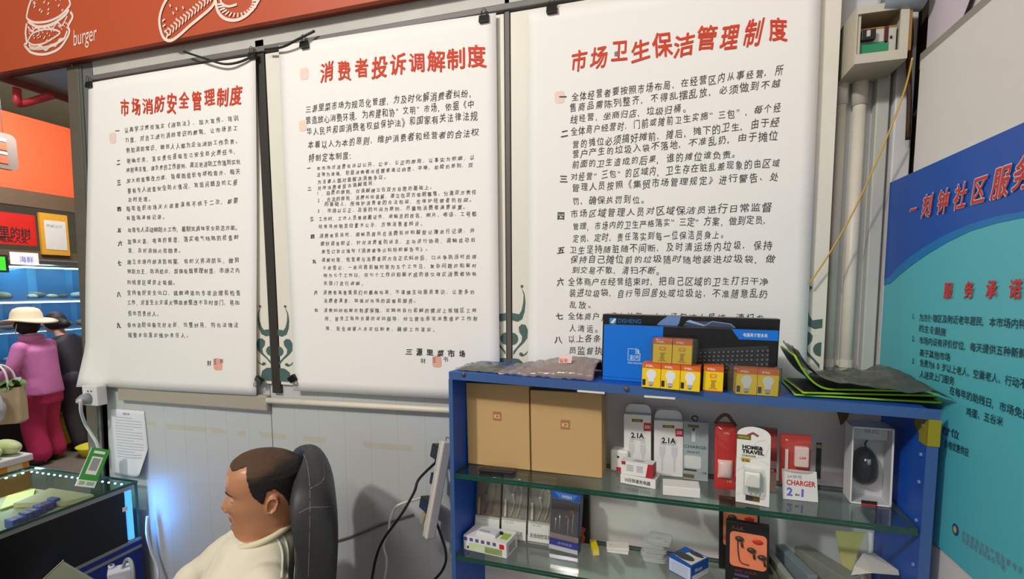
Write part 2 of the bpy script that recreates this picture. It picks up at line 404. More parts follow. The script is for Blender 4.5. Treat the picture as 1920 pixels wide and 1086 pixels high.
p1 = seq([('认真学习贯彻落实《消防法》,加大宣传、培训', 238, 244, 442, 221), ('力度,对员工进行消防常识的教育,让市场员工', 239, 263, 441, 240), ('熟知消防常识,做到人人都为企业消防工作负责。', 241, 282, 445, 264),
 ('明确任务,落实责任逐级签订安全防火责任书,', 242, 302, 442, 283), ('按照谁主管,谁负责的工作原则,真正把消防工作落到实处', 241, 319, 446, 303),
 ('加大检查整改力度,除每周组织专项检查外,每天', 242, 338.6, 445, 320.6), ('要有专人巡查安全防火情况,发现问题及时汇报', 243.5, 358, 440, 341), ('及时处理。', 245, 374.5, 283.6, 373),
 ('每年组织市场灭火疏散演练不低于二次,都要', 242, 392, 441, 376), ('有现场演练记录。', 242, 409.6, 310, 406),
 ('加强专人活动期防火工作,着制定具体安全防范方案。', 244.6, 431.5, 445, 426.5), ('加强火源,电源的管理,落实电气线路的检查制', 244.6, 453, 442, 444.7), ('度,及时消除火险隐患。', 246, 470, 340.7, 470),
 ('建立市场内部消防档案,组织义务消防队,做到', 244.6, 491, 443.5, 488), ('预防为主,防消结合,加强吸烟管理制度,市场之内', 244.6, 509.4, 445, 506.7), ('的经营区域禁止吸烟。', 244.6, 529, 331, 530),
 ('坚持做好安全出口,疏散通道的专项治理和检查', 244.6, 549, 446.8, 549), ('工作,对发生火灾或火情隐患整改不及时部门,将加', 244.6, 567, 445, 567), ('倍处罚责任人。', 246, 587, 301, 588),
 ('保持消防设备完好无损,完整好用,符合法律法', 244.6, 609, 443.5, 609.5), ('规要求自落实维护责任人。', 246, 628, 355.7, 628.7), ('财王书', 394, 680, 416, 677)], 0.0245)
p1 += numbers([(221, 246), (223, 304.6), (224, 342.7), (225, 392), (225.7, 432.5), (227.4, 455.7), (226.4, 493.5), (225.4, 551.5), (224.7, 609)], 0.026)
posters = []
posters.append(poster('white hand written poster nearest the steel post, red title above nine short rules', (166, 156), (479, 104), (481, 742), (159, 723), 0.3,
    ('市场消防安全管理制度', 235, 202, 442.4, 177, 0.083), p1, [(410, 683, 0.021, 0), (212, 259, 0.018, 1)]))
p2 = seq([('三源里菜市场为规范化管理,为及时化解消费者纠纷,', 578, 204, 886, 174), ('营造放心消费环境,为构建和协“文明”市场,依据《中', 578, 226, 883, 196), ('华人民共和国消费者权益保护法》和国家有关法律法规', 580, 247, 889, 217), ('本着以人为本的原则,维护消费者和经营者的合法权', 583, 272, 891, 249), ('特制定本制度:', 584.5, 297, 662, 290)], 0.0335)
p2 += seq([('本市场对消费投诉以公开、公平、公正的原则,以事实为依据,以', 598, 316, 886, 296), ('法律为准绳,积极消费者与经营者通过自愿、平等、和睦的原则,双', 598, 328, 883, 310), ('方当事人面对面解决消费争议。', 599.5, 341, 725, 332), ('对待消费者投诉调解规则:', 599.5, 353, 705.5, 344),
 ('1.自愿的原则,仅调解建立在双方自愿的基础上。', 598, 362.5, 811.6, 351.6), ('2.合法的原则,消费纠纷调解,建立在双方查明事情、分清双方责任', 599.5, 375, 889.5, 360), ('的基础上,所维护消费者的合法权益,也维护经营者的权益。', 613, 383, 886, 375), ('3.市场以公正、及接的时间为原则,尽量给消费者满意答复。', 599.5, 396, 874.5, 388),
 ('工作时,工作人员要佩戴证件,调解员的姓名、照片、电话、工号都', 601.4, 411, 890, 401), ('经营场所明显位置予公示,方便消费者投诉。', 601.4, 425, 794, 419), ('消费者投诉时,调解员首先在消费纠纷和解登记簿进行记录,并', 603, 442, 886.5, 432.5), ('做好调查取证,针对消费者的诉求,主动进行协商,调解成功后', 605, 457, 888, 450), ('要签订协议填写《消费者争议纠纷和解协书》。', 606.7, 471.6, 804, 467),
 ('调解时限,经营者与消费者双方自正式纠纷后,口头争执当时处理', 606.7, 487.7, 890, 481), ('不做登记,一般问题和解时限为五个工作日,复杂问题的和解时', 608.4, 502, 890, 498), ('限为七个工作日,在七个工作日和解不成的移交辖区消费者协有', 610, 516, 890, 513.6), ('关部门进行调解。', 610, 531, 682, 532),
 ('消费者满意是我们的最高标准,不谨慎主动服务意识,让更多的', 609, 548.6, 886.5, 547), ('消费者满意,加强对市场的监督和服务。', 610, 563.6, 781.5, 564), ('消费纠纷和解的制度保障,定期将自行和解的情况上报辖区工商', 610, 582, 890, 582), ('所,接受工商所开展的培训指导,创立健全各项消费维护工作制', 612, 597.5, 891.7, 597), ('度,配全调解人员定位职责,确保工作落实。', 613.6, 616, 816.5, 618)], 0.0185)
p2 += numbers([(579.5, 316), (581, 354), (585, 411), (586.4, 443), (589, 490), (591.6, 548), (592, 581)], 0.019)
p2 += [('三源里菜市场', 767.5, 660, 867, 662.6, 0.029, 0.02), ('财王书', 794, 676, 836, 674, 0.022)]
posters.append(poster('white hand written poster in the middle of the wall, red title over dense small writing', (521, 85), (930, 24), (938, 753), (551, 733), 1.4,
    ('消费者投诉调解制度', 612.7, 134, 893, 104.6, 0.079), p2, [(820, 678, 0.017, 0), (570, 138, 0.017, 1), (568, 236, 0.016, 1)]))
p3 = seq([('全体经营者要按照市场布局,在经营区内从事经营,所', 1078, 181, 1460, 134), ('售商品需陈列整齐,不得乱摆乱放,必须做到不越', 1074, 202, 1454, 158), ('线经营,坐商归店,垃圾归桶。', 1076, 222, 1287, 202), ('全体商户经营时,门前或摊前卫生实施“三包”,每个经', 1076, 245, 1456, 204), ('营的摊位必须搞好摊前,摊后,摊下的卫生,由于经', 1079, 270, 1452, 230),
 ('营户产生的垃圾入袋不落地,不准乱扔,由于摊位', 1079, 288, 1449, 254), ('前面的卫生造成的后果,谁的摊位谁负责。', 1079, 308, 1380, 288), ('对经营“三包”的区域内,卫生存在脏乱差现象的由区域', 1076, 331, 1454, 305), ('管理人员按照《集贸市场管理规定》进行警告、处', 1079, 351, 1451, 331), ('罚,确保执罚到位。', 1079, 376, 1209, 373),
 ('市场区域管理人员对区域保洁员进行日常监督', 1076, 401, 1437, 388), ('管理,市场内的卫生严格落实“三定”方案,做到定员,', 1079, 424, 1439, 411), ('定岗,定时,责任落实到每一位保洁员身上。', 1079, 446, 1358, 439), ('卫生坚持随脏随不间断,及时清运场内垃圾,保持', 1074, 468, 1439, 459), ('保持自己摊位前的垃圾随时随地装进垃圾袋,做', 1076, 486, 1444, 486), ('到交易不散,清扫不断。', 1079, 507, 1238, 507),
 ('全体商户在经营结束时,把自己区域的卫生打扫干净', 1071, 527, 1432, 527), ('装进垃圾袋,自行带回居处或垃圾站,不准随意乱扔', 1073, 549, 1431, 550), ('乱放。', 1074, 570, 1109, 572), ('全体商户从商自始至,由市场保洁人员统一清扫专', 1071, 593, 1424, 597), ('人清运。', 1073, 615, 1122, 617), ('以上各条', 1071, 635, 1119, 635), ('员监督执', 1073, 656, 1122, 658)], 0.0305)
p3 += numbers([(1055, 182), (1058, 249), (1056, 335), (1051, 403), (1051, 469), (1050, 529), (1048, 593), (1046, 637)], 0.029)
posters.append(poster('white hand written poster above the blue shelf, red title and large black writing', (990, 22), (1541, -58), (1510, 725), (990, 752), 2.6,
    ('市场卫生保洁管理制度', 1085, 109, 1457, 55, 0.082), p3, [(1049, 182, 0.015, 1), (1156, 101, 0.006, 2)]))

# binder clips
CLIPB = M('clip_black', (26, 24, 26), 0.35); CLIPW = M('clip_wire', (90, 88, 86), 0.3, 0.9)
def clip_proto():
    t = thing('binder_clip', 'x', 'clip', group=None)
    g = G(); g.prism([(-0.016, -0.010, 0), (-0.016, 0.006, 0), (-0.016, 0.001, 0.022), (-0.016, -0.005, 0.022)], (0.032, 0, 0)); g.obj('clip_body', CLIPB, t, bevel=0.001)
    for y in (-0.0055, 0.0016):
        G().tube([(-0.009, y, 0.021), (-0.006, y - 0.001, 0.038), (0, y - 0.0015, 0.042), (0.006, y - 0.001, 0.038), (0.009, y, 0.021)], 0.0011, 6).obj('wire_handle', CLIPW, t, smooth=True)
    return t
cl0 = None
for px, py, rot, lab in ((168, 159, 0, 'black binder clip on the upper left corner of the poster by the post'), (474, 105, 0, 'black binder clip on the upper right corner of the leftmost poster'),
    (163, 700, 235, 'black binder clip gripping the lower left edge of the leftmost poster'), (486, 713, 140, 'black binder clip at the lower right edge of the leftmost poster'),
    (571, 84, 0, 'black binder clip on the upper left corner of the middle poster'), (908, 36, 0, 'black binder clip on the upper right corner of the middle poster'),
    (549, 710, 215, 'black binder clip at the lower left edge of the middle poster'), (1035, 18, 0, 'black binder clip on the top left of the rightmost poster')):
    p = PY(px, py, YP - 0.002); m = Matrix.Translation(p) @ Matrix.Rotation(math.radians(-rot), 4, 'Y') @ Matrix.Translation((0, 0, -0.011))
    if cl0 is None: cl0 = clip_proto(); cl0.matrix_world = m; MW[cl0.name] = m; cl0['label'] = lab
    else: copy_tree(cl0, m, lab)

# ================================================================== SIGN BOX over the wall
t = thing('shop_sign', 'large orange sign box with white food drawings over the posters', 'sign', (-1.2, 1.5, 2.64))
YS = 1.488
zb = 2.628
G().box(-2.795, YS, zb, 0.55, YS + 0.02, 3.5).obj('sign_face', M('sign_orange', (184, 80, 46), 0.5, var=0.03), t, world=True)
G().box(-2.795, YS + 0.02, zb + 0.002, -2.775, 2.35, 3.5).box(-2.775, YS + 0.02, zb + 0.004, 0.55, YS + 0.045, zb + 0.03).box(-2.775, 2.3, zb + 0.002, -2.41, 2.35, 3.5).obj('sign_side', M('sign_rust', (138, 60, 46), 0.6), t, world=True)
G().box(-2.775, YS + 0.1, zb + 0.03, -2.41, 2.3, zb + 0.04).obj('soffit_panel', M('soffit_metal', (186, 190, 186), 0.3, 0.5), t, world=True)
LINE = M('sign_white', (236, 214, 202), 0.6)
ga = G(); nS = V((0, -1, 0)); yk = YS - 0.0015
NST = [0]
def sp(pts): NST[0] += 1; return [PY(x, y, yk - NST[0] * 1.5e-5) for x, y in pts]
def stroke(pts, w=0.006, closed=False): ga.ribbon(smooth_path(sp(pts), 5), w, nS)
# burger
stroke([(50, 30), (54, 12), (62, -8), (74, -22), (96, -28), (120, -18), (131, 4), (128, 14), (112, 30), (90, 40), (66, 42), (52, 36), (50, 30)], 0.009)
stroke([(52, 40), (70, 50), (96, 46), (120, 30), (129, 18)], 0.011)
stroke([(50, 44), (48, 62), (50, 80), (46, 84), (50, 90), (58, 98), (74, 102), (92, 100), (112, 90), (126, 70), (130, 58), (128, 48), (136, 32), (132, 22)], 0.010)
stroke([(52, 78), (60, 64), (78, 56), (98, 55), (112, 60), (108, 66), (96, 74), (80, 82), (62, 84), (52, 78)], 0.007)
stroke([(54, 84), (64, 92), (76, 86), (86, 94), (96, 84), (104, 86), (112, 74), (120, 72), (126, 58)], 0.008)
stroke([(52, 50), (60, 58), (68, 52), (78, 57), (88, 50), (98, 54), (108, 42), (116, 48), (126, 30)], 0.006)
for k in range(26):
    a = random.uniform(0, 1); b = random.uniform(0, 1); x = 60 + 62 * a; y = -18 + 44 * b + 4 - 10 * a
    stroke([(x, y), (x - 2.5, y + 4)], 0.006)
for k in range(34):
    x = 54 + 66 * k / 33; y = 96 - 0.004 * (x - 84) ** 2 - 8 * (k / 33) ** 2 * 2
    stroke([(x, y), (x + 3, y - 7)], 0.004)
for k in range(40):
    x = 52 + 74 * random.random(); y = 48 + 14 * random.random() - (x - 60) * 0.16
    stroke([(x, y), (x + 3, y + 4)], 0.003)
for k in range(14):
    x = 62 + 44 * random.random(); y = 62 + 16 * random.random()
    stroke([(x, y), (x + 2, y - 2)], 0.005)
ga.obj('burger_drawing', LINE, t, world=True, label='white line drawing of a burger'); ga = G()
# long loaf and second bread
stroke([(318, -10), (306, 10), (299, 34), (301, 56), (308, 72), (320, 76), (336, 66), (356, 48), (378, 30), (396, 14), (404, 0), (408, -14)], 0.011)
stroke([(404, 0), (408, 20), (420, 34), (440, 38), (460, 30), (476, 14), (488, -6)], 0.011)
stroke([(412, -8), (416, 6), (428, 12), (444, 8)], 0.008)
for k in range(16):
    x = 312 + 88 * k / 15; y = 74 - 74 * (k / 15) ** 0.95
    stroke([(x, y - 2), (x + 2, y - 11), (x - 4, y - 16)], 0.006)
for k in range(15):
    a = k / 14 * PI; x = 446 - 38 * math.cos(a); y = 8 + 28 * math.sin(a) - 8 * (k / 14)
    stroke([(x, y), (446 + (x - 446) * 0.7, 6 + (y - 6) * 0.7)], 0.006)
for x, y in ((330, 14), (324, 22), (342, 12), (330, 34), (318, 8)): stroke([(x, y), (x + 2, y + 5)], 0.006)
for x, y in ((304, 40), (305, 50), (308, 60), (313, 68)): stroke([(x, y), (x + 5, y - 4)], 0.006)
ga.obj('bread_drawing', LINE, t, world=True, label='white line drawing of bread')
a, b = PY(138, 86, yk), PY(181, 75, yk)
G().text('burger', a, b - a, (0.12, 0, 1), (b - a).length, 0.058, 0.0).obj('lettering', LINE, t, world=True)
g = G(); g.tube(smooth_path([PY(345, 97, 1.50), PY(385, 110, 1.49), PY(420, 120, 1.50), PY(450, 116, 1.51), PY(476, 104, 1.515)], 5), 0.004, 6)
single(g, 'black_wire', M('wire_black', (34, 32, 32), 0.5), 'thin black wire drooping over the top of the leftmost poster', 'wire', smooth=True)
g = G(); g.tube(smooth_path([PY(497, 93, 1.51), PY(530, 88, 1.505), PY(560, 73, 1.50), PY(590, 58, 1.51)], 5), 0.004, 6)
single(g, 'black_wire', M('wire_black'), 'thin black wire crossing the gap between the leftmost and middle posters', 'wire', smooth=True)
g = G(); g.tube(smooth_path([PX(32, 166, -2.79), PX(32, 180, -2.79), PX(34, 192, -2.79), PX(38, 195, -2.80), PX(60, 190, -2.75), PX(97, 179, -2.66)], 5), 0.016, 10)
single(g, 'red_pipe', M('pipe_red', (206, 62, 66), 0.4), 'bent red pipe hanging below the left end of the orange sign', 'pipe', smooth=True)

# ================================================================== RIGHT SIDE: pipes, fuse box, banner
PIPE = M('pipe_white', (212, 206, 192), 0.4, var=0.08)
YQ = W + 0.045
for pts, r, lab in (([(1583, 147), (1570, 368), (1550, 666), (1546, 745)], 0.0135, 'left one of the two white conduits running down from the fuse box'),
                    ([(1617, 147), (1603, 387), (1584, 666), (1580, 745)], 0.0160, 'right, thicker one of the two white conduits running down from the fuse box')):
    q = [PY(x, y, YQ) for x, y in pts]
    t = thing('conduit_pipe', lab, 'pipe', q[-1])
    q = [V((sum(p.x for p in q) / 4 + 0, YQ, 1.1)), V((sum(p.x for p in q) / 4, YQ, q[0].z + 0.02))]
    G().tube(q, r, 14).obj('pipe', PIPE, t, smooth=True, world=True)
    G().tube([q[1] - V((0, 0, 0.09)), q[1]], r * 1.22, 14).obj('sleeve', PIPE, t, smooth=True, world=True)
    for z in (1.475,):
        G().tube([(q[0].x, YQ, z), (q[0].x, YQ, z + 0.02)], r * 1.15, 12).box(q[0].x - r * 1.5, YQ + r * 0.5, z + 0.002, q[0].x + r * 1.5, W + 0.06, z + 0.018).obj('clip', PIPE, t, world=True)
xs = [PY(x, 400, W + 0.05).x for x in (1626, 1650, 1657, 1693)]
single(G().box(xs[0], W + 0.03, 0, xs[1], W + 0.06, 3.2), 'cable_duct', M('duct_grey', (186, 188, 182), 0.5), 'narrow grey cable duct beside the white conduits', 'duct', bevel=0.003)
single(G().box(xs[2], W + 0.02, 0, xs[3] - 0.004, W + 0.06, 3.2), 'duct_board', M('duct_white', (214, 213, 214), 0.5), 'wide white duct board next to the blue banner', 'duct', bevel=0.003)

# fuse box
p0 = PY(1600, 120, 1.47); p1 = PY(1696, 108, 1.47)
x0, x1, zb_, yf = p0.x, p1.x + 0.004, p0.z - 0.004, 1.47
zt = PY(1650, 8, 1.47).z
t = thing('fuse_box', 'cream wall mounted fuse box above the two conduits', 'fuse box', ((x0 + x1) / 2, W, zb_))
CB = M('box_cream', (190, 184, 164), 0.45, var=0.08)
g = G(); w_ = 0.012
g.box(x0, yf, zb_, x0 + w_, 1.6, zt).box(x1 - w_, yf, zb_, x1, 1.6, zt).box(x0 + w_, yf, zb_, x1 - w_, 1.6, zb_ + w_).box(x0 + w_, yf, zt - w_, x1 - w_, 1.6, zt).box(x0 + w_, 1.588, zb_ + w_, x1 - w_, 1.6, zt - w_)
g.obj('housing', CB, t, world=True)
ix0, ix1 = PY(1606, 50, yf).x, PY(1686, 50, yf).x; iz0, iz1 = PY(1606, 104, yf).z, PY(1660, 22, yf).z
g = G()
for a in ((x0 + 0.001, zb_ + 0.001, x1 - 0.001, iz0), (x0 + 0.001, iz1, x1 - 0.001, zt - 0.001), (x0 + 0.001, iz0, ix0, iz1), (ix1, iz0, x1 - 0.001, iz1)): g.box(a[0], yf - 0.006, a[1], a[2], yf - 0.0003, a[3])
g.obj('door_frame', M('box_frame', (196, 192, 176), 0.45), t, world=True)
yb = yf + 0.014
G().box(ix0, yb, iz0, ix1, yb + 0.004, iz1 - 0.03).obj('breaker_panel', M('panel_pale', (196, 194, 184), 0.5), t, world=True)
G().box(ix0, yb - 0.001, iz1 - 0.032, ix1, 1.58, iz1 - 0.028).obj('paper_liner', M('liner_yellow', (168, 122, 60), 0.7), t, world=True)
def pb(px, py): return PY(px, py, yb)
def pbox(a, b, d, name, m, lab=None):
    A, B = pb(*a), pb(*b); G().box(min(A.x, B.x), yb - d, min(A.z, B.z), max(A.x, B.x), yb, max(A.z, B.z)).obj(name, m, t, world=True, bevel=0.001, label=lab)
pbox((1612, 62), (1637, 78), 0.016, 'circuit_breaker', M('breaker_black', (30, 30, 34), 0.4), 'black circuit breaker')
pbox((1620, 64), (1626, 75), 0.02, 'breaker_lever', M('lever', (190, 188, 180), 0.4))
pbox((1606, 84), (1664, 97), 0.003, 'green_label', M('label_green', (44, 138, 96), 0.5), 'green label strip')
pbox((1658, 50), (1664, 81), 0.003, 'red_strip', M('strip_maroon', (82, 24, 26), 0.5), 'dark red strip')
pbox((1668, 68), (1672, 72), 0.004, 'screw', CLIPB)
# opened lid hinged on the right
G().box(x1 - 0.002, yf - 0.004, zb_ + 0.02, x1 + 0.006, 1.57, zt).obj('lid', M('lid_ochre', (150, 112, 60), 0.6), t, world=True)
g = G()
g.tube(smooth_path([PY(1706, 30, 1.53), PY(1708, 75, 1.525), PY(1704, 112, 1.53), PY(1705, 190, 1.54), PY(1702, 262, 1.545)]), 0.006, 8)
single(g, 'wire_bundle', M('wire_brown', (64, 44, 34), 0.6), 'dark brown wire bundle behind the fuse box edge', 'wire', smooth=True)
A, B = PY(1671, 3, 1.44), PY(1745, 3, 1.44)
single(G().tube([A + V((0, 0.03, 0.03)), B + V((0, 0.03, 0.03))], 0.034, 14), 'tube_light_housing', M('housing_blue', (158, 170, 180), 0.35, 0.2), 'blue grey rounded housing just above the fuse box', 'lamp housing', smooth=True)
q = [PY(1711, 108, 1.44), PY(1695, 173, 1.47), PY(1657, 272, 1.49), PY(1605, 387, 1.505), PY(1560, 468, 1.505), PY(1517, 533, 1.512)]
single(G().tube(smooth_path(q), 0.0022, 6), 'yellow_wire', M('wire_yellow', (206, 164, 72), 0.5), 'thin yellow wire slanting from the fuse box to the rightmost poster', 'wire', smooth=True)
q = [PX(x, y, RX + 0.016) for x, y in ((1826, -12), (1818, 12), (1800, 55), (1781, 98), (1760, 140), (1738, 178), (1716, 216))]
single(G().tube(smooth_path(q), 0.0042, 8), 'black_cable', M('wire_black'), 'black cable slanting across the lilac upper wall', 'cable', smooth=True)

# service banner on the right wall
XB = RX - 0.006
def RB(px, py, d=0.0): return PX(px, py, XB - d)
t = thing('service_banner', 'tall blue and turquoise service notice banner on the right wall', 'banner', (XB, 1.3, 0.9))
tl = RB(1649, 352); y1 = min(tl.y, W + 0.0185); y0 = 0.55; ztop = tl.z; zbot = RB(1768, 1033).z
TEAL = M('banner_teal', (86, 190, 204), 0.35, var=0.04, scale=3); BLUE = M('banner_blue', (8, 82, 180), 0.35, var=0.12, scale=2.5); MID = M('banner_mid', (0, 122, 196), 0.35)
G().box(XB, y0, zbot, XB + 0.004, y1, ztop).obj('banner_board', TEAL, t, world=True)
cyv = RB(1920, 412)
arc = [RB(x, y, 0.0008) for x, y in ((1669, 532), (1685, 517), (1710, 497), (1740, 476), (1775, 455), (1820, 433), (1870, 418), (1920, 408))]
arc2 = [RB(x, y, 0.0010) for x, y in ((1667, 520), (1680, 504), (1705, 482), (1735, 461), (1770, 441), (1815, 421), (1870, 405), (1920, 396))]
def header(arc, d, m, name):
    e = arc[-1]; pts = arc + [V((e.x, y0, e.z + 0.01)), V((e.x, y0, ztop)), V((e.x, y1, ztop)), V((e.x, y1, arc[0].z - 0.004))]
    G().poly(pts).obj(name, m, t, world=True)
header(arc, 0.0008, MID, 'arc_band'); header(arc2, 0.001, BLUE, 'header_field')
eY, eZ = V((0, -1, 0)), V((0, 0, 1))
RB_RED = M('banner_red', (206, 52, 52), 0.5); RB_INK = M('banner_ink', (30, 66, 84), 0.6); RB_W = M('banner_white', (224, 222, 230), 0.5)
for ch, x, y, h in (('一', 1712, 393, .036), ('刻', 1738, 385, .046), ('钟', 1768, 377, .046), ('社', 1800, 367, .046), ('区', 1835, 355, .046), ('服', 1876, 340, .05), ('务', 1918, 322, .05)):
    gw, gr = G(), G()
    for gg, bold, d in ((gw, 0.045, 0.0022), (gr, 0.016, 0.0034)):
        for vs, fs, li in heavy(ch, bold):
            c = RB(x, y, d + 0.0001 * li); gg.add([c + eY * ((px - 0.48 + 0.18 * (py - 0.4)) * h) + eZ * ((py - 0.4) * h * 1.18) for px, py in vs], fs)
    gw.obj('character_outline', RB_W, t, world=True); gr.obj('title_character', RB_RED, t, world=True, label='red title character')
for ch, x, y in (('服', 1777, 544), ('务', 1816, 543), ('承', 1858, 542), ('诺', 1903, 541)):
    gr = G()
    for vs, fs, li in heavy(ch, 0.025):
        c = RB(x, y, 0.002 + 0.0001 * li); gr.add([c + eY * ((px - 0.48) * 0.033) + eZ * ((py - 0.4) * 0.036) for px, py in vs], fs)
    gr.obj('heading_character', RB_RED, t, world=True, label='red heading character')
for s, x0_, y0_, x1_, y1_ in (('为方便辖区及附近老年居民,本市场内特设', 1727, 595, 1933, 608), ('的主食厨房', 1727, 615, 1768, 622), ('市场内设有评价摊位,每天提供五种新鲜菜', 1727, 638, 1933, 664), ('高于其他市场', 1728, 661, 1776, 669),
    ('免费为60岁以上老人、空巢老人、行动不便', 1728, 680, 1933, 722), ('人送货上门服务', 1728, 701, 1784, 713), ('在每年的助残日,市场免费为', 1785, 732, 1940, 782), ('鸡蛋、五谷米', 1816, 772, 1874, 789), ('摊位', 1774, 808, 1790, 813), ('价格优惠供应', 1774, 832, 1812, 847)):
    gi = G(); a, b = RB(x0_, y0_, 0.0016), RB(x1_, y1_, 0.0016); n = len(s)
    for i, ch in enumerate(s):
        vs, fs = glyph(ch, 0.012); c = a.lerp(b, i / (n - 1)); h = (b - a).length / (n - 1)
        gi.add([c + eY * ((px - 0.48) * h) + eZ * ((py - 0.4) * 0.0185) for px, py in vs], fs)
    gi.obj('notice_line', RB_INK, t, world=True, label='dark blue line of notice text')
for i, (x, y) in enumerate(((1712, 592), (1712, 634), (1712, 676))):
    c = RB(x, y, 0.0016); vs, fs = glyph(str(i + 1) + '.', 0.01); gi = G().add([c + eY * ((px - 0.3) * 0.018) + eZ * ((py - 0.4) * 0.018) for px, py in vs], fs); gi.obj('line_number', RB_INK, t, world=True)
c = RB(1791, 993, 0.0016); g = G()
g.poly([c + eY * (0.011 * math.cos(a * PI / 10)) + eZ * (0.012 * math.sin(a * PI / 10)) for a in range(20)], 0)
g.poly([c + V((-0.0006, 0, 0)) + eY * (0.006 * math.cos(a * PI / 6)) + eZ * (0.007 * math.sin(a * PI / 6)) for a in range(12)], 1)
g.obj('round_emblem', [M('emblem_navy', (44, 82, 130), 0.5), M('emblem_gold', (190, 170, 110), 0.5)], t, world=True, label='small round navy emblem')
for s, x0_, y0_, x1_, y1_ in (('市民服务热线举报监督电话', 1806, 1000, 1912, 1068), ('社区服务管理办公室制', 1806, 1012, 1880, 1062)):
    gi = G(); a, b = RB(x0_, y0_, 0.0016), RB(x1_, y1_, 0.0016); n = len(s)
    for i, ch in enumerate(s):
        vs, fs = glyph(ch, 0.01); c = a.lerp(b, i / (n - 1)); gi.add([c + eY * ((px - 0.48) * 0.011) + eZ * ((py - 0.4) * 0.013) for px, py in vs], fs)
    gi.obj('footer_line', M('footer_pale', (120, 150, 176), 0.6), t, world=True, label='pale footer line')

# ================================================================== BLUE SHELF
SA = PY(843, 700, 1.28); SB = PY(1764, 780, 1.20)
SE = V((SB.x - SA.x, SB.y - SA.y, 0)).normalized(); SN = V((-SE.y, SE.x, 0))
SA = V((SA.x, SA.y, 0)); SW = (V((SB.x, SB.y, 0)) - SA).length
SM = Matrix.Translation(SA) @ Matrix(((SE.x, SN.x, 0), (SE.y, SN.y, 0), (0, 0, 1))).to_4x4()
SMI = SM.inverted()
def SF(px, py, d=0.0): return SMI @ hit(px, py, SA + SN * d, SN)         # pixel -> shelf coordinates at depth d
class Plane:
    def __init__(s, p, q):
        a, b = SM @ SF(*p), SM @ SF(*q); s.p = a; s.n = (b - a).cross(SN).normalized()
        if s.n.z < 0: s.n = -s.n
    def on(s, px, py): return hit(px, py, s.p, s.n)
    def z(s, x, y=0): P = SM @ V((x, y, 0)); return s.p.z - ((P.x - s.p.x) * s.n.x + (P.y - s.p.y) * s.n.y) / s.n.z
P1 = Plane((853, 887.6), (1723, 992.6)); P2 = Plane((853, 1041), (1106, 1086)); PT = Plane((850, 697), (1760, 768))
t = thing('display_shelf', 'blue open display shelf with two glass shelves in front of the posters', 'shelf', mat=SM.copy())
SBL = M('shelf_blue', (18, 82, 182), 0.42, var=0.08, scale=9); SBE = M('shelf_edge', (60, 94, 150), 0.45, var=0.1, scale=12)
DP = 0.222
def slab(g, x0, x1, d0, d1, f, th):
    g.add([(x0, d0, f(x0) - th), (x1, d0, f(x1) - th), (x1, d1, f(x1) - th), (x0, d1, f(x0) - th), (x0, d0, f(x0)), (x1, d0, f(x1)), (x1, d1, f(x1)), (x0, d1, f(x0))],
          [(0, 3, 2, 1), (4, 5, 6, 7), (0, 1, 5, 4), (1, 2, 6, 5), (2, 3, 7, 6), (3, 0, 4, 7)])
    return g
slab(G(), 0.0105, 1.107, 0, DP, PT.z, 0.0225).obj('top_board', SBL, t, bevel=0.0015)
G().add([(0.0095, 0.213, 0.02), (1.1075, 0.262, 0.02), (1.1075, 0.266, 0.02), (0.0095, 0.217, 0.02), (0.0095, 0.213, PT.z(0) - 0.024), (1.1075, 0.262, PT.z(1.1) - 0.024), (1.1075, 0.266, PT.z(1.1) - 0.024), (0.0095, 0.217, PT.z(0) - 0.024)], [(0, 3, 2, 1), (4, 5, 6, 7), (0, 1, 5, 4), (1, 2, 6, 5), (2, 3, 7, 6), (3, 0, 4, 7)]).obj('back_panel', M('shelf_back', (226, 220, 216), 0.6, var=0.04), t, label='greyish white back panel')
g = G(); slab(g, 0.0, 1.128, -0.002, 0.0, PT.z, 0.0225); g.obj('top_edge_band', SBE, t)
g = G().box(-0.003, 0, 0, 0.0095, DP, PT.z(0) - 0.001); g.obj('side_panel', SBL, t, bevel=0.001)
xr = 1.108
G().box(xr, 0, 0, xr + 0.020, 0.275, PT.z(1.12) - 0.023).obj('side_panel', SBL, t, bevel=0.001)
G().box(-0.003, -0.002, 0, 0.0095, 0, PT.z(0) - 0.0225).obj('edge_band', SBE, t)
G().box(xr, -0.002, 0, xr + 0.02, 0, PT.z(1.12) - 0.023).obj('edge_band', SBE, t)
GLS = film('shelf_glass', (214, 232, 226), 0.02, 0.03, (160, 190, 180), 1.3); GLE = M('glass_edge', (22, 74, 60), 0.15, var=0.25, scale=30, spec=0.6)
for pl, x0, x1, d1 in ((P1, 0.0105, 1.104, 0.208), (P2, 0.0105, 1.104, 0.208)):
    g = G()
    for a, b in ((0.0, 0.0068), (0.0074, 0.0148)):
        f = lambda x, a=a: pl.z(x) - a
        g.add([(x0, 0, f(x0)), (x1, 0, f(x1)), (x1, d1, f(x1)), (x0, d1, f(x0))], [(0, 1, 2, 3)], 0) if a == 0 else None
        th = b - a
        v = [(x0, 0, f(x0) - th), (x1, 0, f(x1) - th), (x1, d1, f(x1) - th), (x0, d1, f(x0) - th), (x0, 0, f(x0)), (x1, 0, f(x1)), (x1, d1, f(x1)), (x0, d1, f(x0))]
        g.add(v, [(0, 1, 5, 4), (1, 2, 6, 5), (2, 3, 7, 6), (3, 0, 4, 7)], 1)
    g.obj('glass_shelf', [GLS, GLE], t, label='clear glass shelf with green edges')
for px, py in ((870, 702), (1175, 729)):
    c = SF(px, py); G().tube([(c.x, -0.001, c.z), (c.x, -0.006, c.z), (c.x, -0.008, c.z)], [0.006, 0.006, 0.003], 10).obj('screw_cap', M('screw_bronze', (110, 96, 84), 0.4, 0.6), t)
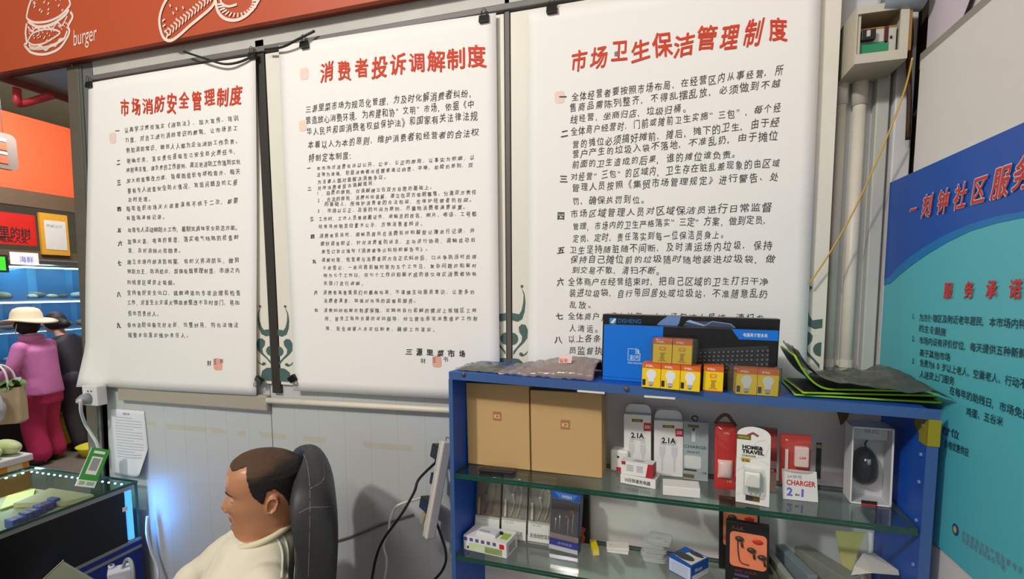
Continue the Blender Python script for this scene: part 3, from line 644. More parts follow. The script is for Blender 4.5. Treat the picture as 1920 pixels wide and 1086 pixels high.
for a, b in (((1083, 731), (1134, 735)), ((1208, 741), (1266, 745))):
    q0, q1 = SF(*a), SF(*b); G().add([(q0.x, -0.0035, q0.z), (q1.x, -0.0035, q1.z), (q1.x, -0.0035, q1.z - 0.005), (q0.x, -0.0035, q0.z - 0.005), (q0.x, -0.0025, q0.z), (q1.x, -0.0025, q1.z), (q1.x, -0.0025, q1.z - 0.005), (q0.x, -0.0025, q0.z - 0.005)], [(0, 3, 2, 1), (4, 5, 6, 7), (0, 1, 5, 4), (2, 3, 7, 6)]).obj('label_strip', M('strip_white', (226, 222, 212), 0.5), t, label='short white label strip')
zt_ = PT.z(1.1) - 0.0225
g = G(); g.box(xr - 0.0012, -0.0035, zt_ - 0.056, xr + 0.0212, -0.002, zt_); g.box(xr - 0.0012, -0.0035, zt_ - 0.056, xr, 0.035, zt_); g.prism([(xr - 0.0012, 0.035, zt_), (xr - 0.0012, 0.035, zt_ - 0.04), (xr - 0.0012, 0.06, zt_ - 0.026), (xr - 0.0012, 0.06, zt_)], (0.0012, 0, 0))
g.obj('tape', M('tape_yellow', (150, 140, 34), 0.4), t, label='yellow tape on the upper right corner')
for z in (1.41, 1.345, 1.285, 1.2, 1.1):
    G().tube([(xr + 0.001, 0.02, z), (xr - 0.003, 0.02, z)], 0.004, 8).obj('shelf_peg_hole', M('peg', (130, 150, 190), 0.4), t)

# ---- goods: a frame whose x runs along the item's front foot, y inwards, z up
def frame(P, bl, br, top=None, dip=0.0):
    a, b = P.on(*bl), P.on(*br); e = b - a; w = e.length; e.normalize(); n = P.n.cross(e).normalized(); dip += 0.0009; k = P.n
    h = 0
    if top:
        q = hit(top[0], top[1], a, n); h = q.z - a.z
    m = Matrix.Translation(a + V((0, 0, dip))) @ Matrix(((e.x, n.x, k.x), (e.y, n.y, k.y), (e.z, n.z, k.z))).to_4x4()
    return m, w, h
def tilt(m, deg): return m @ Matrix.Rotation(math.radians(-deg), 4, 'X')
WHITE = M('carton_white', (232, 230, 226), 0.5, var=0.02); KRAFT = M('carton_kraft', (200, 164, 112), 0.65, var=0.04, scale=50)
BLK = M('print_black', (28, 28, 30), 0.5); GREY = M('print_grey', (168, 168, 170), 0.5); LGREY = M('print_lgrey', (206, 208, 210), 0.5)
PRED = M('print_red', (206, 34, 46), 0.45); OLIVE = M('print_olive', (110, 92, 30), 0.4); PURP = M('print_purple', (116, 100, 214), 0.5)
FILM = film('clear_film', (244, 248, 248), 0.05, 0.12); FILM2 = film('cloudy_film', (230, 232, 228), 0.05, 0.12, (226, 222, 212))
YEL = M('bulb_yellow', (246, 208, 24), 0.45, var=0.05); ORG = M('bulb_orange', (222, 104, 40), 0.45); NAVY = M('print_navy', (38, 42, 72), 0.5)
def pr(g, x0, z0, x1, z1, m, d=0.0004): g.poly([(x0, -d, z0), (x1, -d, z0), (x1, -d, z1), (x0, -d, z1)], m)
def prr(g, x0, z0, x1, z1, r, m, d=0.0005): g.poly([(x, -d, z) for x, z in rrect(x0, z0, x1, z1, r)], m)
def tx(s, x, z, w, h=None, bold=0.02, d=0.0008): return G().text(s, (x, -d, z), X3, Z3, w, h, bold)

# two kraft boxes
for bl, br, lab, kx, kz in (((877.5, 869.7), (994, 883), 'plain kraft box at the left end of the upper glass shelf', 0.50, 0.60), ((996.5, 883.3), (1129, 898), 'plain kraft box, second from the left on the upper glass shelf', 0.50, 0.59)):
    m, w, h = frame(P1, bl, br, (1131, 737) if bl[0] > 900 else (994, 722)); h = min(h, 0.262)
    t = thing('kraft_box', lab, 'box', mat=m, group='kraft boxes on the upper glass shelf')
    G().box(0, 0, 0, w, 0.075, h * 0.975).obj('carton', KRAFT, t, bevel=0.002)
    s = 0.027; cx = w * kx; cz = h * kz
    g = G(); prr(g, cx - s / 2, cz - s / 2, cx + s / 2, cz + s / 2, 0.003, 0); g.obj('square_mark', M('mark_brown', (176, 116, 72), 0.6), t, label='brown square mark')
    tx('K2', cx - 0.0095, cz - 0.006, 0.019, 0.0115, 0.03, 0.001).obj('lettering', M('mark_pale', (226, 196, 158), 0.6), t)
a, b = P1.on(898, 889), P1.on(964, 892)
m, w, h = frame(P1, (897, 887), (964, 893))
t = thing('power_bank', 'slim black power bank lying before the left kraft box', 'power bank', mat=m)
G().box(0, 0, 0, w, 0.035, 0.011).obj('case', M('case_black', (34, 32, 38), 0.3), t, bevel=0.004)
G().box(w - 0.0005, 0.008, 0.003, w + 0.0008, 0.026, 0.008).obj('end_port', M('port_grey', (70, 70, 74), 0.3), t)

# travel adapter cube
m, w, h = frame(P1, (1144, 883), (1170, 887), (1144, 843))
t = thing('plug_adapter', 'white cube plug adapter beside the second kraft box', 'adapter', mat=m)
G().box(0, 0, 0.0, w + 0.012, 0.04, h).obj('body', WHITE, t, bevel=0.006)
g = G(); prr(g, w * 0.45, h * 0.03, w * 1.1, h * 0.22, 0.003, 0); g.obj('red_label', PRED, t)
g = G(); prr(g, w * 0.5, h * 0.64, w * 0.66, h * 0.74, 0.002, 0); prr(g, w * 0.95, h * 0.45, w * 1.08, h * 0.7, 0.002, 0); g.obj('socket_slots', BLK, t)

# tall charger cartons with the flap up
def cable_icon(g, cx, z0, s, m):
    for dx in (-0.011 * s, 0.011 * s):
        x = cx + dx
        pr(g, x - 0.004 * s, z0 + 0.05 * s, x + 0.004 * s, z0 + 0.062 * s, m); g.poly([(x - 0.0055 * s, -0.0005, z0 + 0.048 * s), (x - 0.0055 * s, -0.0005, z0 + 0.034 * s), (x - 0.002 * s, -0.0005, z0 + 0.026 * s), (x + 0.002 * s, -0.0005, z0 + 0.026 * s), (x + 0.0055 * s, -0.0005, z0 + 0.034 * s), (x + 0.0055 * s, -0.0005, z0 + 0.048 * s)][::-1], m)
        pr(g, x - 0.0016 * s, z0, x + 0.0016 * s, z0 + 0.026 * s, m)
def charger_carton(bl, br, top, lab, back=False):
    m, w, h = frame(P1, bl, br, top)
    t = thing('charger_carton', lab, 'box', mat=m, group='white charger cartons with raised flaps')
    g = G(); g.box(0, 0, 0, w, 0.028, h)
    if not back:
        pr(g, w * 0.30, h * 0.875, w * 0.70, h * 0.925, 1); pr(g, w * 0.74, h * 0.73, w, h * 0.87, 2)
        cable_icon(g, w * 0.5, h * 0.08, w / 0.052, 3)
    g.obj('carton', [WHITE, OLIVE, PRED, LGREY], t)
    fl = [(x, 0.027, z) for x, z in [(0.001, h), (w - 0.001, h)] + [(w * (0.5 + 0.48 * math.cos(a * PI / 12)), h + 0.024 * min(1, 1.3 * math.sin(a * PI / 12)) ** 0.7) for a in range(1, 12)]]
    G().prism(fl, (0, 0.0008, 0)).obj('top_flap', WHITE, t)
    if not back:
        tx('2.1A', w * 0.27, h * 0.60, w * 0.48, w * 0.2, 0.03).obj('lettering', BLK, t)
        tx('500', w * 0.78, h * 0.775, w * 0.19, w * 0.13, 0.03, 0.001).obj('badge_lettering', WHITE, t)
        tx('remax', w * 0.36, h * 0.887, w * 0.28, w * 0.06, 0.02, 0.001).obj('pill_lettering', M('pill_gold', (190, 170, 90), 0.5), t)
        tx('Data Charger', w * 0.3, h * 0.565, w * 0.4, w * 0.05, 0.0).obj('small_lettering', GREY, t)
    return t
charger_carton((1170, 884), (1220, 889), (1172, 777), 'tall white 2.1A charger carton behind the small red and white box')
charger_carton((1226, 880), (1277, 884), (1229, 783), 'blank white carton standing just behind the second 2.1A carton', True)
charger_carton((1226, 891), (1280, 895.5), (1229, 789), 'tall white 2.1A charger carton behind the flat white box')

# grey blister pack
m, w, h = frame(P1, (1281, 898), (1327, 904), (1285, 791))
t = thing('charger_pack', 'grey clear charger pack with black hanging loop beside the white cartons', 'charger', mat=m)
g = G(); g.box(0, 0, 0, w, 0.022, h); pr(g, w * 0.17, h * 0.905, w * 0.62, h * 0.955, 1); pr(g, 0, 0.004, w * 0.45, h * 0.09, 1); prr(g, w * 0.04, h * 0.2, w * 0.72, h * 0.42, 0.006, 2); pr(g, w * 0.02, h * 0.15, w * 0.55, h * 0.18, 3)
prr(g, w * 0.33, h * 0.66, w * 0.48, h * 0.86, 0.003, 2); prr(g, w * 0.36, h * 0.83, w * 0.45, h * 0.9, 0.002, 3); prr(g, w * 0.6, h * 0.74, w * 0.86, h * 0.82, 0.005, 4)
g.obj('pack', [M('pack_grey', (196, 200, 204), 0.25), OLIVE, WHITE, BLK, GREY], t)
tx('CHARGE', w * 0.02, h * 0.55, w * 0.9, h * 0.05, 0.02).obj('lettering', M('pack_ink', (90, 92, 98), 0.5), t)
tx('Quick 3.0', w * 0.15, h * 0.47, w * 0.5, h * 0.03, 0.01).obj('small_lettering', BLK, t)
tx('-10', w * 0.7, h * 0.12, w * 0.25, h * 0.04, 0.01).obj('corner_lettering', BLK, t)
G().tube(smooth_path([(w * 0.44, 0.01, h), (w * 0.32, 0.01, h + 0.008), (w * 0.42, 0.01, h + 0.015), (w * 0.56, 0.01, h + 0.01), (w * 0.5, 0.01, h)]), 0.0016, 6).obj('hanging_loop', BLK, t, smooth=True)
G().box(-0.0008, -0.0012, 0, w + 0.0008, -0.0002, h).obj('clear_cover', FILM, t)

# tray and small red white box on it
m, w, h = frame(P1, (1163, 906), (1229, 918.5), (1163, 890))
t = thing('paper_tray_box', 'shallow white carton with black lettering under the small red and white box', 'box', mat=m)
G().box(0, 0, 0, w, 0.05, h).obj('carton', WHITE, t, bevel=0.001)
tx('10日快速充电器', w * 0.14, h * 0.32, w * 0.72, h * 0.42, 0.03).obj('lettering', BLK, t)
G().box(-0.004, 0.0, 0, -0.003, 0.052, h * 1.1).box(w + 0.001, 0.0, 0, w + 0.002, 0.052, h * 1.1).obj('clear_sleeve', FILM, t)
hh = h
m2 = m @ Matrix.Translation((0.001, 0.004, h + 0.001)) @ Matrix.Rotation(math.radians(-1), 4, 'Y')
t = thing('small_carton', 'small red and white carton lying on the shallow white carton', 'box', mat=m2)
w2, h2 = w * 0.9, 0.036
g = G(); g.box(0, 0, 0, w2, 0.034, h2)
for z in (0.3, 0.4, 0.5, 0.6, 0.7): pr(g, w2 * 0.18, h2 * z, w2 * 0.40, h2 * (z + 0.05), 1); pr(g, w2 * 0.5, h2 * z, w2 * 0.70, h2 * (z + 0.05), 1)
pr(g, w2 * 0.02, h2 * 0.72, w2 * 0.15, h2 * 0.98, 2); g.poly([(w2 * 0.86, -0.0005, h2), (w2 * 0.78, -0.0005, 0), (w2, -0.0005, 0), (w2, -0.0005, h2)], 2)
g.poly([(w2 + 0.0004, 0, 0), (w2 + 0.0004, 0.034, 0), (w2 + 0.0004, 0.034, h2), (w2 + 0.0004, 0, h2)], 2)
g.poly([(w2 * (0.52 + 0.2 * math.cos(a * PI / 8)), 0.015 + 0.006 * math.sin(a * PI / 8), h2 + 0.0004) for a in range(16)], 3)
g.obj('carton', [WHITE, M('print_blue_grey', (160, 164, 180), 0.5), M('print_crimson', (176, 40, 48), 0.5), GREY], t)

# flat white box
m, w, h = frame(P1, (1243, 929), (1313, 935.5), (1243, 912))
single(G().box(0, 0, 0, w, 0.052, h), 'white_box', WHITE, 'plain white flat box lying in front of the second 2.1A carton', 'box', bevel=0.0015).matrix_world = m @ Matrix.Translation((w / 2, 0.026, 0))

# red blister card
m, w, h = frame(P1, (1339, 916), (1378, 920), (1340, 794))
t = thing('charger_card', 'red blister card with a white charger and brown hanger', 'charger', mat=m)
BR = M('blister_red', (198, 44, 42), 0.3)
G().prism([(0, 0, 0), (w, 0, 0), (w * 1.02, 0, h * 0.93), (w * 0.85, 0, h), (w * 0.12, 0, h), (0, 0, h * 0.93)], (0, 0.018, 0)).obj('card', BR, t)
fn = lambda u, v: V((w * (0.14 + 0.70 * u) + 0.002 * math.sin(3 * v), -0.001 - 0.013 * (max(0, math.sin(PI * u)) * max(0, math.sin(PI * v))) ** 0.35, h * (0.17 + 0.28 * v)))
G().grid(fn, 12, 12).obj('charger', M('charger_white', (238, 232, 226), 0.3), t, smooth=True)
G().grid(lambda u, v: V((w * (0.02 + 0.96 * u), -0.0045 - 0.012 * (math.sin(PI * u) * math.sin(PI * v)) ** 0.3 + 0.0006 * math.sin(40 * v + 9 * u), h * (0.03 + 0.93 * v))), 14, 20).obj('clear_blister', film('blister_film', (255, 240, 238), 0.03, 0.1), t, smooth=True)
G().ribbon(smooth_path([(w * 0.0, 0.006, h * 0.98), (w * 0.2, 0.006, h + 0.012), (w * 0.42, 0.006, h + 0.021), (w * 0.62, 0.006, h + 0.02), (w * 0.8, 0.006, h + 0.008), (w * 1.0, 0.006, h * 0.96)]), 0.009, (0, -1, 0)).obj('hanger', M('hanger_brown', (92, 66, 42), 0.5), t, solid=0.001)
tx('V8s', w * 0.4, h * 0.84, w * 0.3, 0.006, 0.02, 0.001).obj('lettering', M('pale_gold', (222, 190, 150), 0.5), t)
tx('2.4A', w * 0.6, h * 0.11, w * 0.25, 0.006, 0.01, 0.001).obj('small_lettering', M('pale_gold'), t)

# home and travel card
m, w, h = frame(P1, (1379, 941), (1442, 952), (1381, 816)); ha = 0.021
t = thing('charger_card', 'white round topped charger card standing nearest the glass shelf front', 'charger', mat=tilt(m, 3))
out = [(0, 0), (w, 0), (w, h)] + [(w * (0.5 + 0.5 * math.cos(a * PI / 14)), h + ha * math.sin(a * PI / 14)) for a in range(1, 14)] + [(0, h)]
g = G(); g.prism([(x, 0, z) for x, z in out], (0, 0.0012, 0))
pr(g, w * 0.0, h * 0.93, w * 0.42, h * 1.0, 1); pr(g, w * 0.14, h * 0.605, w * 0.42, h * 0.665, 2); pr(g, w * 0.30, h * 0.045, w * 0.52, h * 0.125, 3); pr(g, w * 0.52, h * 0.045, w * 0.72, h * 0.125, 1)
g.poly([(w * x, -0.0005, h * z) for x, z in ((0.3, 1.01), (0.48, 1.055), (0.66, 1.01), (0.62, 0.985), (0.48, 1.02), (0.34, 0.985))][::-1], 4)
for (xa, za), (xb, zb__) in (((0, .68), (.2, .6)), ((.2, .6), (.45, .66)), ((.45, .66), (.85, .72)), ((.85, .72), (.98, .9)), ((.6, .92), (.85, .96)), ((0, .45), (.2, .52)), ((.2, .52), (.25, .6)), ((.6, .92), (.5, .84)), ((.0, .1), (.12, .14)), ((.72, .66), (1, .6))):
    g.ribbon([(w * xa, -0.0005, h * za), (w * xb, -0.0005, h * zb__)], 0.001, (0, -1, 0), 5)
g.obj('card', [WHITE, OLIVE, M('print_gold', (196, 164, 60), 0.4), M('print_brown', (70, 52, 60), 0.5), M('print_wine', (140, 66, 70), 0.5), M('print_mint', (196, 206, 204), 0.5)], t)
tx('HOME&', w * 0.17, h * 0.80, w * 0.62, h * 0.055, 0.05).obj('lettering', BLK, t); tx('TRAVEL', w * 0.16, h * 0.735, w * 0.66, h * 0.055, 0.05).obj('lettering', BLK, t)
tx('CHARGER', w * 0.16, h * 0.685, w * 0.42, h * 0.03, 0.02).obj('small_lettering', OLIVE, t); tx('2.1A', w * 0.18, h * 0.612, w * 0.2, h * 0.035, 0.03, 0.001).obj('pill_lettering', BLK, t)
tx('remax', w * 0.05, h * 0.95, w * 0.32, h * 0.03, 0.02, 0.001).obj('band_lettering', M('pill_gold'), t)
G().box(w * 0.27, -0.022, h * 0.28, w * 0.74, -0.0006, h * 0.50).obj('charger', M('charger_white'), t, bevel=0.004)
g = G()
for x in (0.38, 0.52, 0.64): g.box(w * x, -0.012, h * 0.19, w * (x + 0.05), -0.009, h * 0.28)
g.obj('plug_pins', M('pin_steel', (196, 196, 196), 0.25, 0.8), t)
G().grid(lambda u, v: V((w * (0.22 + 0.62 * u), -0.0007 - 0.0245 * (math.sin(PI * u) * math.sin(PI * v)) ** 0.2, h * (0.14 + 0.39 * v))), 14, 14).obj('clear_blister', FILM, t, smooth=True)
for z in (0.36, 0.27, 0.23): pass
# pink card behind it
m, w, h = frame(P1, (1414, 918), (1455, 924.5), (1414, 803))
t = thing('pink_carton', 'faded red and pink carton half hidden behind the white round topped charger card', 'box', mat=m)
g = G(); g.box(0, 0, 0, w, 0.02, h); pr(g, 0, h * 0.5, w, h, 1); pr(g, w * 0.4, h * 0.32, w, h * 0.38, 2); g.obj('carton', [M('pale_pink', (214, 176, 168), 0.5), M('faded_red', (170, 72, 70), 0.4), PRED], t)
tx('ER', w * 0.62, h * 0.33, w * 0.3, h * 0.04, 0.03, 0.001).obj('lettering', WHITE, t)

# 2-in-1 charger
m, w, h = frame(P1, (1468, 936), (1534, 943), (1462, 880))
t = thing('charger_pack', 'red topped charger pack with a white lower card and purple digits', 'charger', mat=m)
hh = frame(P1, (1468, 936), (1534, 943), (1458, 815))[2]
g = G(); g.prism([(0, 0, 0), (w, 0, 0), (w * 0.93, 0, h), (-w * 0.06, 0, h * 1.02)], (0, 0.002, 0)); g.obj('white_card', WHITE, t)
G().box(-w * 0.10, 0.004, h * 0.5, w * 0.76, 0.012, hh).obj('red_card', M('pack_red', (190, 58, 46), 0.4), t)
G().box(w * 0.28, -0.012, h * 1.16, w * 0.68, 0.003, h * 1.82).obj('charger', WHITE, t, bevel=0.003)
tx('LAP', w * 0.41, h * 1.45, w * 0.18, 0.005, 0.02, 0.0135).obj('lettering', PRED, t)
G().box(w * 0.03, -0.002, h * 1.0, w * 0.12, 0.003, h * 1.68).obj('cable_plug', WHITE, t, bevel=0.001)
G().grid(lambda u, v: V((-w * 0.1 + w * 0.92 * u, 0.002 - 0.02 * (math.sin(PI * u) * math.sin(PI * v)) ** 0.25 + 0.0008 * math.sin(30 * u + 20 * v), h * 0.95 + (hh - h * 0.95) * v)), 14, 14).obj('clear_blister', film('blister_film'), t, smooth=True)
tx('2A快充', w * 0.10, h * 0.74, w * 0.42, h * 0.11, 0.02).obj('lettering', GREY, t); tx('CHARGER', w * 0.09, h * 0.50, w * 0.82, h * 0.17, 0.02).obj('red_lettering', PRED, t)
tx('2', w * 0.10, h * 0.14, w * 0.17, h * 0.27, 0.03).obj('purple_lettering', PURP, t); tx('1', w * 0.52, h * 0.14, w * 0.06, h * 0.25, 0.03).obj('purple_lettering', PURP, t); tx('IN', w * 0.35, h * 0.15, w * 0.11, h * 0.07, 0.03).obj('lettering', BLK, t)
m, w, h = frame(P1, (1512, 894), (1538, 899), (1512, 828))
t = thing('dark_carton', 'dark slate carton with a cream band behind the red topped charger pack', 'box', mat=m)
g = G(); g.box(0, 0, 0, w, 0.008, h); pr(g, 0, h * 0.86, w, h * 0.96, 1); g.obj('carton', [M('slate', (74, 80, 92), 0.5), M('cream_band', (206, 194, 160), 0.5)], t)

# mouse in its window box
m, w, h = frame(P1, (1593, 943.5), (1671, 952.5), (1596, 800))
t = thing('mouse_box', 'white window box with a dark computer mouse, rightmost on the upper glass shelf', 'mouse box', mat=m)
WB = M('window_box', (226, 224, 224), 0.4); dp = 0.062
g = G(); g.box(0, dp - 0.002, 0, w, dp, h).box(0, 0, 0, w, dp, 0.002).box(0, 0, h - 0.002, w, dp, h).box(0, 0, 0, 0.002, dp, h).box(w - 0.002, 0, 0, w, dp, h); g.obj('carton', WB, t)
g = G()
for a in ((0, 0, 0.003, h), (w - 0.004, 0, w, h), (0, 0, w, 0.004), (0, h - 0.004, w, h)): g.box(a[0], -0.0008, a[1], a[2], 0, a[3])
g.box(0.003, 0.03, h * 0.80, w - 0.004, 0.031, h - 0.004); g.obj('window_frame', WB, t)
tx('VR1C', w * 0.36, h * 0.885, w * 0.38, h * 0.055, 0.03, -0.0295).obj('lettering', GREY, t)
G().box(w * 0.28, -0.002, 0.003, w * 0.66, -0.0008, h * 0.055).obj('barcode_label', BLK, t); G().box(w * 0.28, -0.0021, 0.0, w * 0.66, -0.0009, h * 0.016).obj('red_label', PRED, t)
MB_ = M('mouse_dark', (22, 34, 48), 0.18, scale=4)
mc = V((w * 0.49, 0.036, h * 0.41)); rx, rz = w * 0.40, h * 0.255
def ms(u, v):
    a = 2 * PI * u; r = math.sin(PI / 2 * v); nx = math.sin(a); nz = math.cos(a)
    pinch = 1 - 0.10 * max(0, 1 - abs(nz) * 1.6)
    return mc + V((rx * r * nx * pinch * (0.92 + 0.08 * -nz), 0.022 - 0.044 * math.sqrt(max(0, 1 - r ** 2.6)) , rz * r * nz))
ms_o = G().grid(ms, 36, 12, cu=True).obj('mouse', MB_, t, smooth=True)
G().tube([mc + V((-0.0012, -0.0235, rz * 0.35)), mc + V((-0.0012, -0.0225, rz * 0.62))], 0.004, 8).obj('scroll_wheel', M('wheel_grey', (150, 156, 160), 0.3), t, smooth=True)
G().tube(smooth_path([mc + V((0, 0.006, rz * 0.97)), mc + V((-0.003, 0.006, rz * 1.22)), mc + V((0.002, 0.01, rz * 1.4))]), 0.0018, 6).obj('cord', BLK, t, smooth=True)
G().box(0.003, -0.0005, 0.004, w - 0.004, -0.0003, h - 0.004).obj('clear_window', film('window_film', (246, 247, 248), 0.0, 0.04, refl=0.7), t)
a = SM @ SF(1568, 768, 0.245); b = SM @ SF(1592, 800, 0.245)
g = G(); g.prism([a, V((b.x, a.y, a.z - 0.004)), V((b.x - 0.004, a.y, b.z + 0.02)), V((b.x - 0.018, a.y, b.z))], (0, 0.001, 0)); single(g, 'brown_tape', M('tape_brown', (120, 92, 56), 0.5), 'torn piece of brown tape on the shelf back above the mouse box', 'tape')

# ---- goods on top of the shelf
def sframe(x, d, P, lift=0.0009, rot=0.0):
    """frame standing on plane P at shelf coordinates (x, d)"""
    p = SM @ V((x, d, 0)); p.z = P.z(x, d) + lift
    e = (SE - P.n * SE.dot(P.n)).normalized(); n = P.n.cross(e).normalized(); k = P.n
    return Matrix.Translation(p) @ Matrix(((e.x, n.x, k.x), (e.y, n.y, k.y), (e.z, n.z, k.z))).to_4x4() @ Matrix.Rotation(math.radians(rot), 4, 'Z')
KBLU = M('box_blue', (0, 114, 220), 0.35, var=0.03); KBLK = M('box_black', (16, 16, 20), 0.35); KKEY = M('key_grey', (44, 50, 56), 0.5); KCAP = M('keycap_grey', (96, 102, 108), 0.5); KCAPD = M('keycap_dark', (16, 18, 20), 0.5)
m = sframe(0.425, 0.05, PT); w, h = 0.4055, 0.1455
t = thing('keyboard_box', 'blue and black keyboard carton standing behind the yellow bulb boxes', 'box', mat=m)
G().box(0, 0, 0, w, 0.045, h).obj('carton', KBLK, t, bevel=0.001)
bx = 0.148
g = G(); g.poly([(0, -0.0004, 0), (bx, -0.0004, 0), (bx, -0.0004, h), (0, -0.0004, h)]); g.poly([(-0.0004, 0, 0), (-0.0004, 0, h), (-0.0004, 0.045, h), (-0.0004, 0.045, 0)])
pr(g, 0, 0.008, bx, 0.0088, 1, 0.0007); g.obj('blue_panel', [KBLU, M('fold_line', (4, 70, 160), 0.4)], t, label='bright blue panel')
G().poly([(w, -0.0005, h), (0.305, -0.0005, h), (0.322, -0.0005, h - 0.024), (w, -0.0005, h - 0.024)][::-1], 0).obj('blue_corner_band', KBLU, t, label='blue band in the upper corner')
tx('电器英才智未来', 0.331, h - 0.0165, 0.052, 0.0085, 0.03).obj('lettering', WHITE, t)
g = G(); s = 0.030; cx, cz = 0.079, 0.070; EM = M('emblem_ice', (196, 226, 250), 0.5)
for a, b in (((-1, -1), (1, -1)), ((1, -1), (1, 0.3)), ((-1, -1), (-1, 1)), ((-1, 1), (0.55, 1))):
    g.ribbon([(cx + a[0] * s / 2, -0.0008, cz + a[1] * s / 2), (cx + b[0] * s / 2, -0.0008, cz + b[1] * s / 2)], 0.0012, (0, -1, 0))
g.text('彩', (cx - 0.011, -0.0008, cz - 0.013), X3, Z3, 0.014, 0.012, 0.01); g.text('逸', (cx + 0.002, -0.0008, cz + 0.003), X3, Z3, 0.012, 0.012, 0.01); g.text('光', (cx + 0.002, -0.0008, cz - 0.011), X3, Z3, 0.012, 0.011, 0.01)
g.text('RIXIN CAIGUANG', (cx - 0.015, -0.0008, cz - 0.0235), X3, Z3, 0.036, 0.0042, 0.01)
g.obj('emblem', EM, t, label='pale square emblem')
# printed keyboard picture, sheared like the photo on the carton
g = G()
kx0, kz0, kx1 = 0.195, 0.024, 0.392
def KP(u, v, d=0.0005): return (kx0 + (kx1 - kx0) * u + 0.006 * v * 0, -d, kz0 + 0.066 * v + (0.020 * u) * 1.0 - 0.012 * u * (1 - v))
g.poly([KP(0, 0), KP(1, 0), KP(0.97, 1), KP(0.04, 1)], 0)
for r in range(6):
    v0 = 0.10 + r * 0.138; n = 18
    for c in range(n):
        if r == 0 and 3 < c < 9: continue
        if c in (12, 16) and r < 5: pass
        u0 = 0.03 + c * 0.0525 + (0.012 if c > 11 else 0) + (0.012 if c > 14 else 0) + (0.003 * r if c < 12 else 0)
        if u0 > 0.95: continue
        if 11 < c < 15 and r in (2,): continue
        g.poly([KP(u0, v0, 0.0008), KP(u0 + 0.04, v0, 0.0008), KP(u0 + 0.04, v0 + 0.1, 0.0008), KP(u0, v0 + 0.1, 0.0008)], 2)
        g.poly([KP(u0 + 0.006, v0 + 0.03, 0.001), KP(u0 + 0.03, v0 + 0.03, 0.001), KP(u0 + 0.03, v0 + 0.09, 0.001), KP(u0 + 0.006, v0 + 0.09, 0.001)], 1)
g.obj('keyboard_picture', [KKEY, KCAP, KCAPD], t, label='printed picture of a grey keyboard')

m = sframe(0.4125, 0.102, PT); w, h = 0.4275, 0.1695
t = thing('keyboard_box', 'all black keyboard carton standing behind the blue keyboard carton', 'box', mat=m)
G().box(0, 0, 0, w, 0.045, h).obj('carton', KBLK, t, bevel=0.001)
g = G(); g.poly([(0.018, -0.0005, h - 0.024), (0.036, -0.0005, h - 0.024), (0.036, -0.0005, h - 0.010), (0.018, -0.0005, h - 0.010)], 0); g.poly([(0.020, -0.0008, h - 0.024), (0.029, -0.0008, h - 0.024), (0.036, -0.0008, h - 0.012), (0.030, -0.0008, h - 0.012)], 1)
g.obj('logo', [M('logo_cyan', (50, 150, 210), 0.4), WHITE], t)
tx('DISHENG', 0.041, h - 0.0225, 0.060, 0.0115, 0.01).obj('lettering', M('logo_blue', (44, 112, 168), 0.4), t)
g = G(); g.poly([(0.140, -0.0006, h - 0.026), (0.190, -0.0006, h - 0.026), (0.196, -0.0006, h - 0.0195), (0.20, -0.0006, h), (0.168, -0.0006, h), (0.15, -0.0006, h - 0.014)], 0)
g.poly([(0.205, -0.0006, h - 0.026), (0.215, -0.0006, h - 0.012), (0.275, -0.0006, h - 0.011), (0.320, -0.0006, h - 0.015), (0.332, -0.0006, h - 0.026)], 2)
g.poly([(0.212, -0.0008, h - 0.013), (0.222, -0.0008, h - 0.0085), (0.262, -0.0008, h - 0.0215), (0.255, -0.0008, h - 0.023)][::-1], 1)
g.ribbon([(0.275, -0.0009, h - 0.0105), (0.318, -0.0009, h - 0.0155), (0.33, -0.0009, h - 0.026)], 0.0016, (0, -1, 0), 1)
g.ribbon([(0.275, -0.0009, h - 0.0105), (0.258, -0.0009, h - 0.022)], 0.0016, (0, -1, 0), 1)
g.obj('carton_picture', [M('pic_blue', (104, 138, 196), 0.4), M('pic_ice', (150, 178, 220), 0.4), M('pic_slate', (70, 78, 104), 0.4)], t, label='printed blue hand and keyboard')

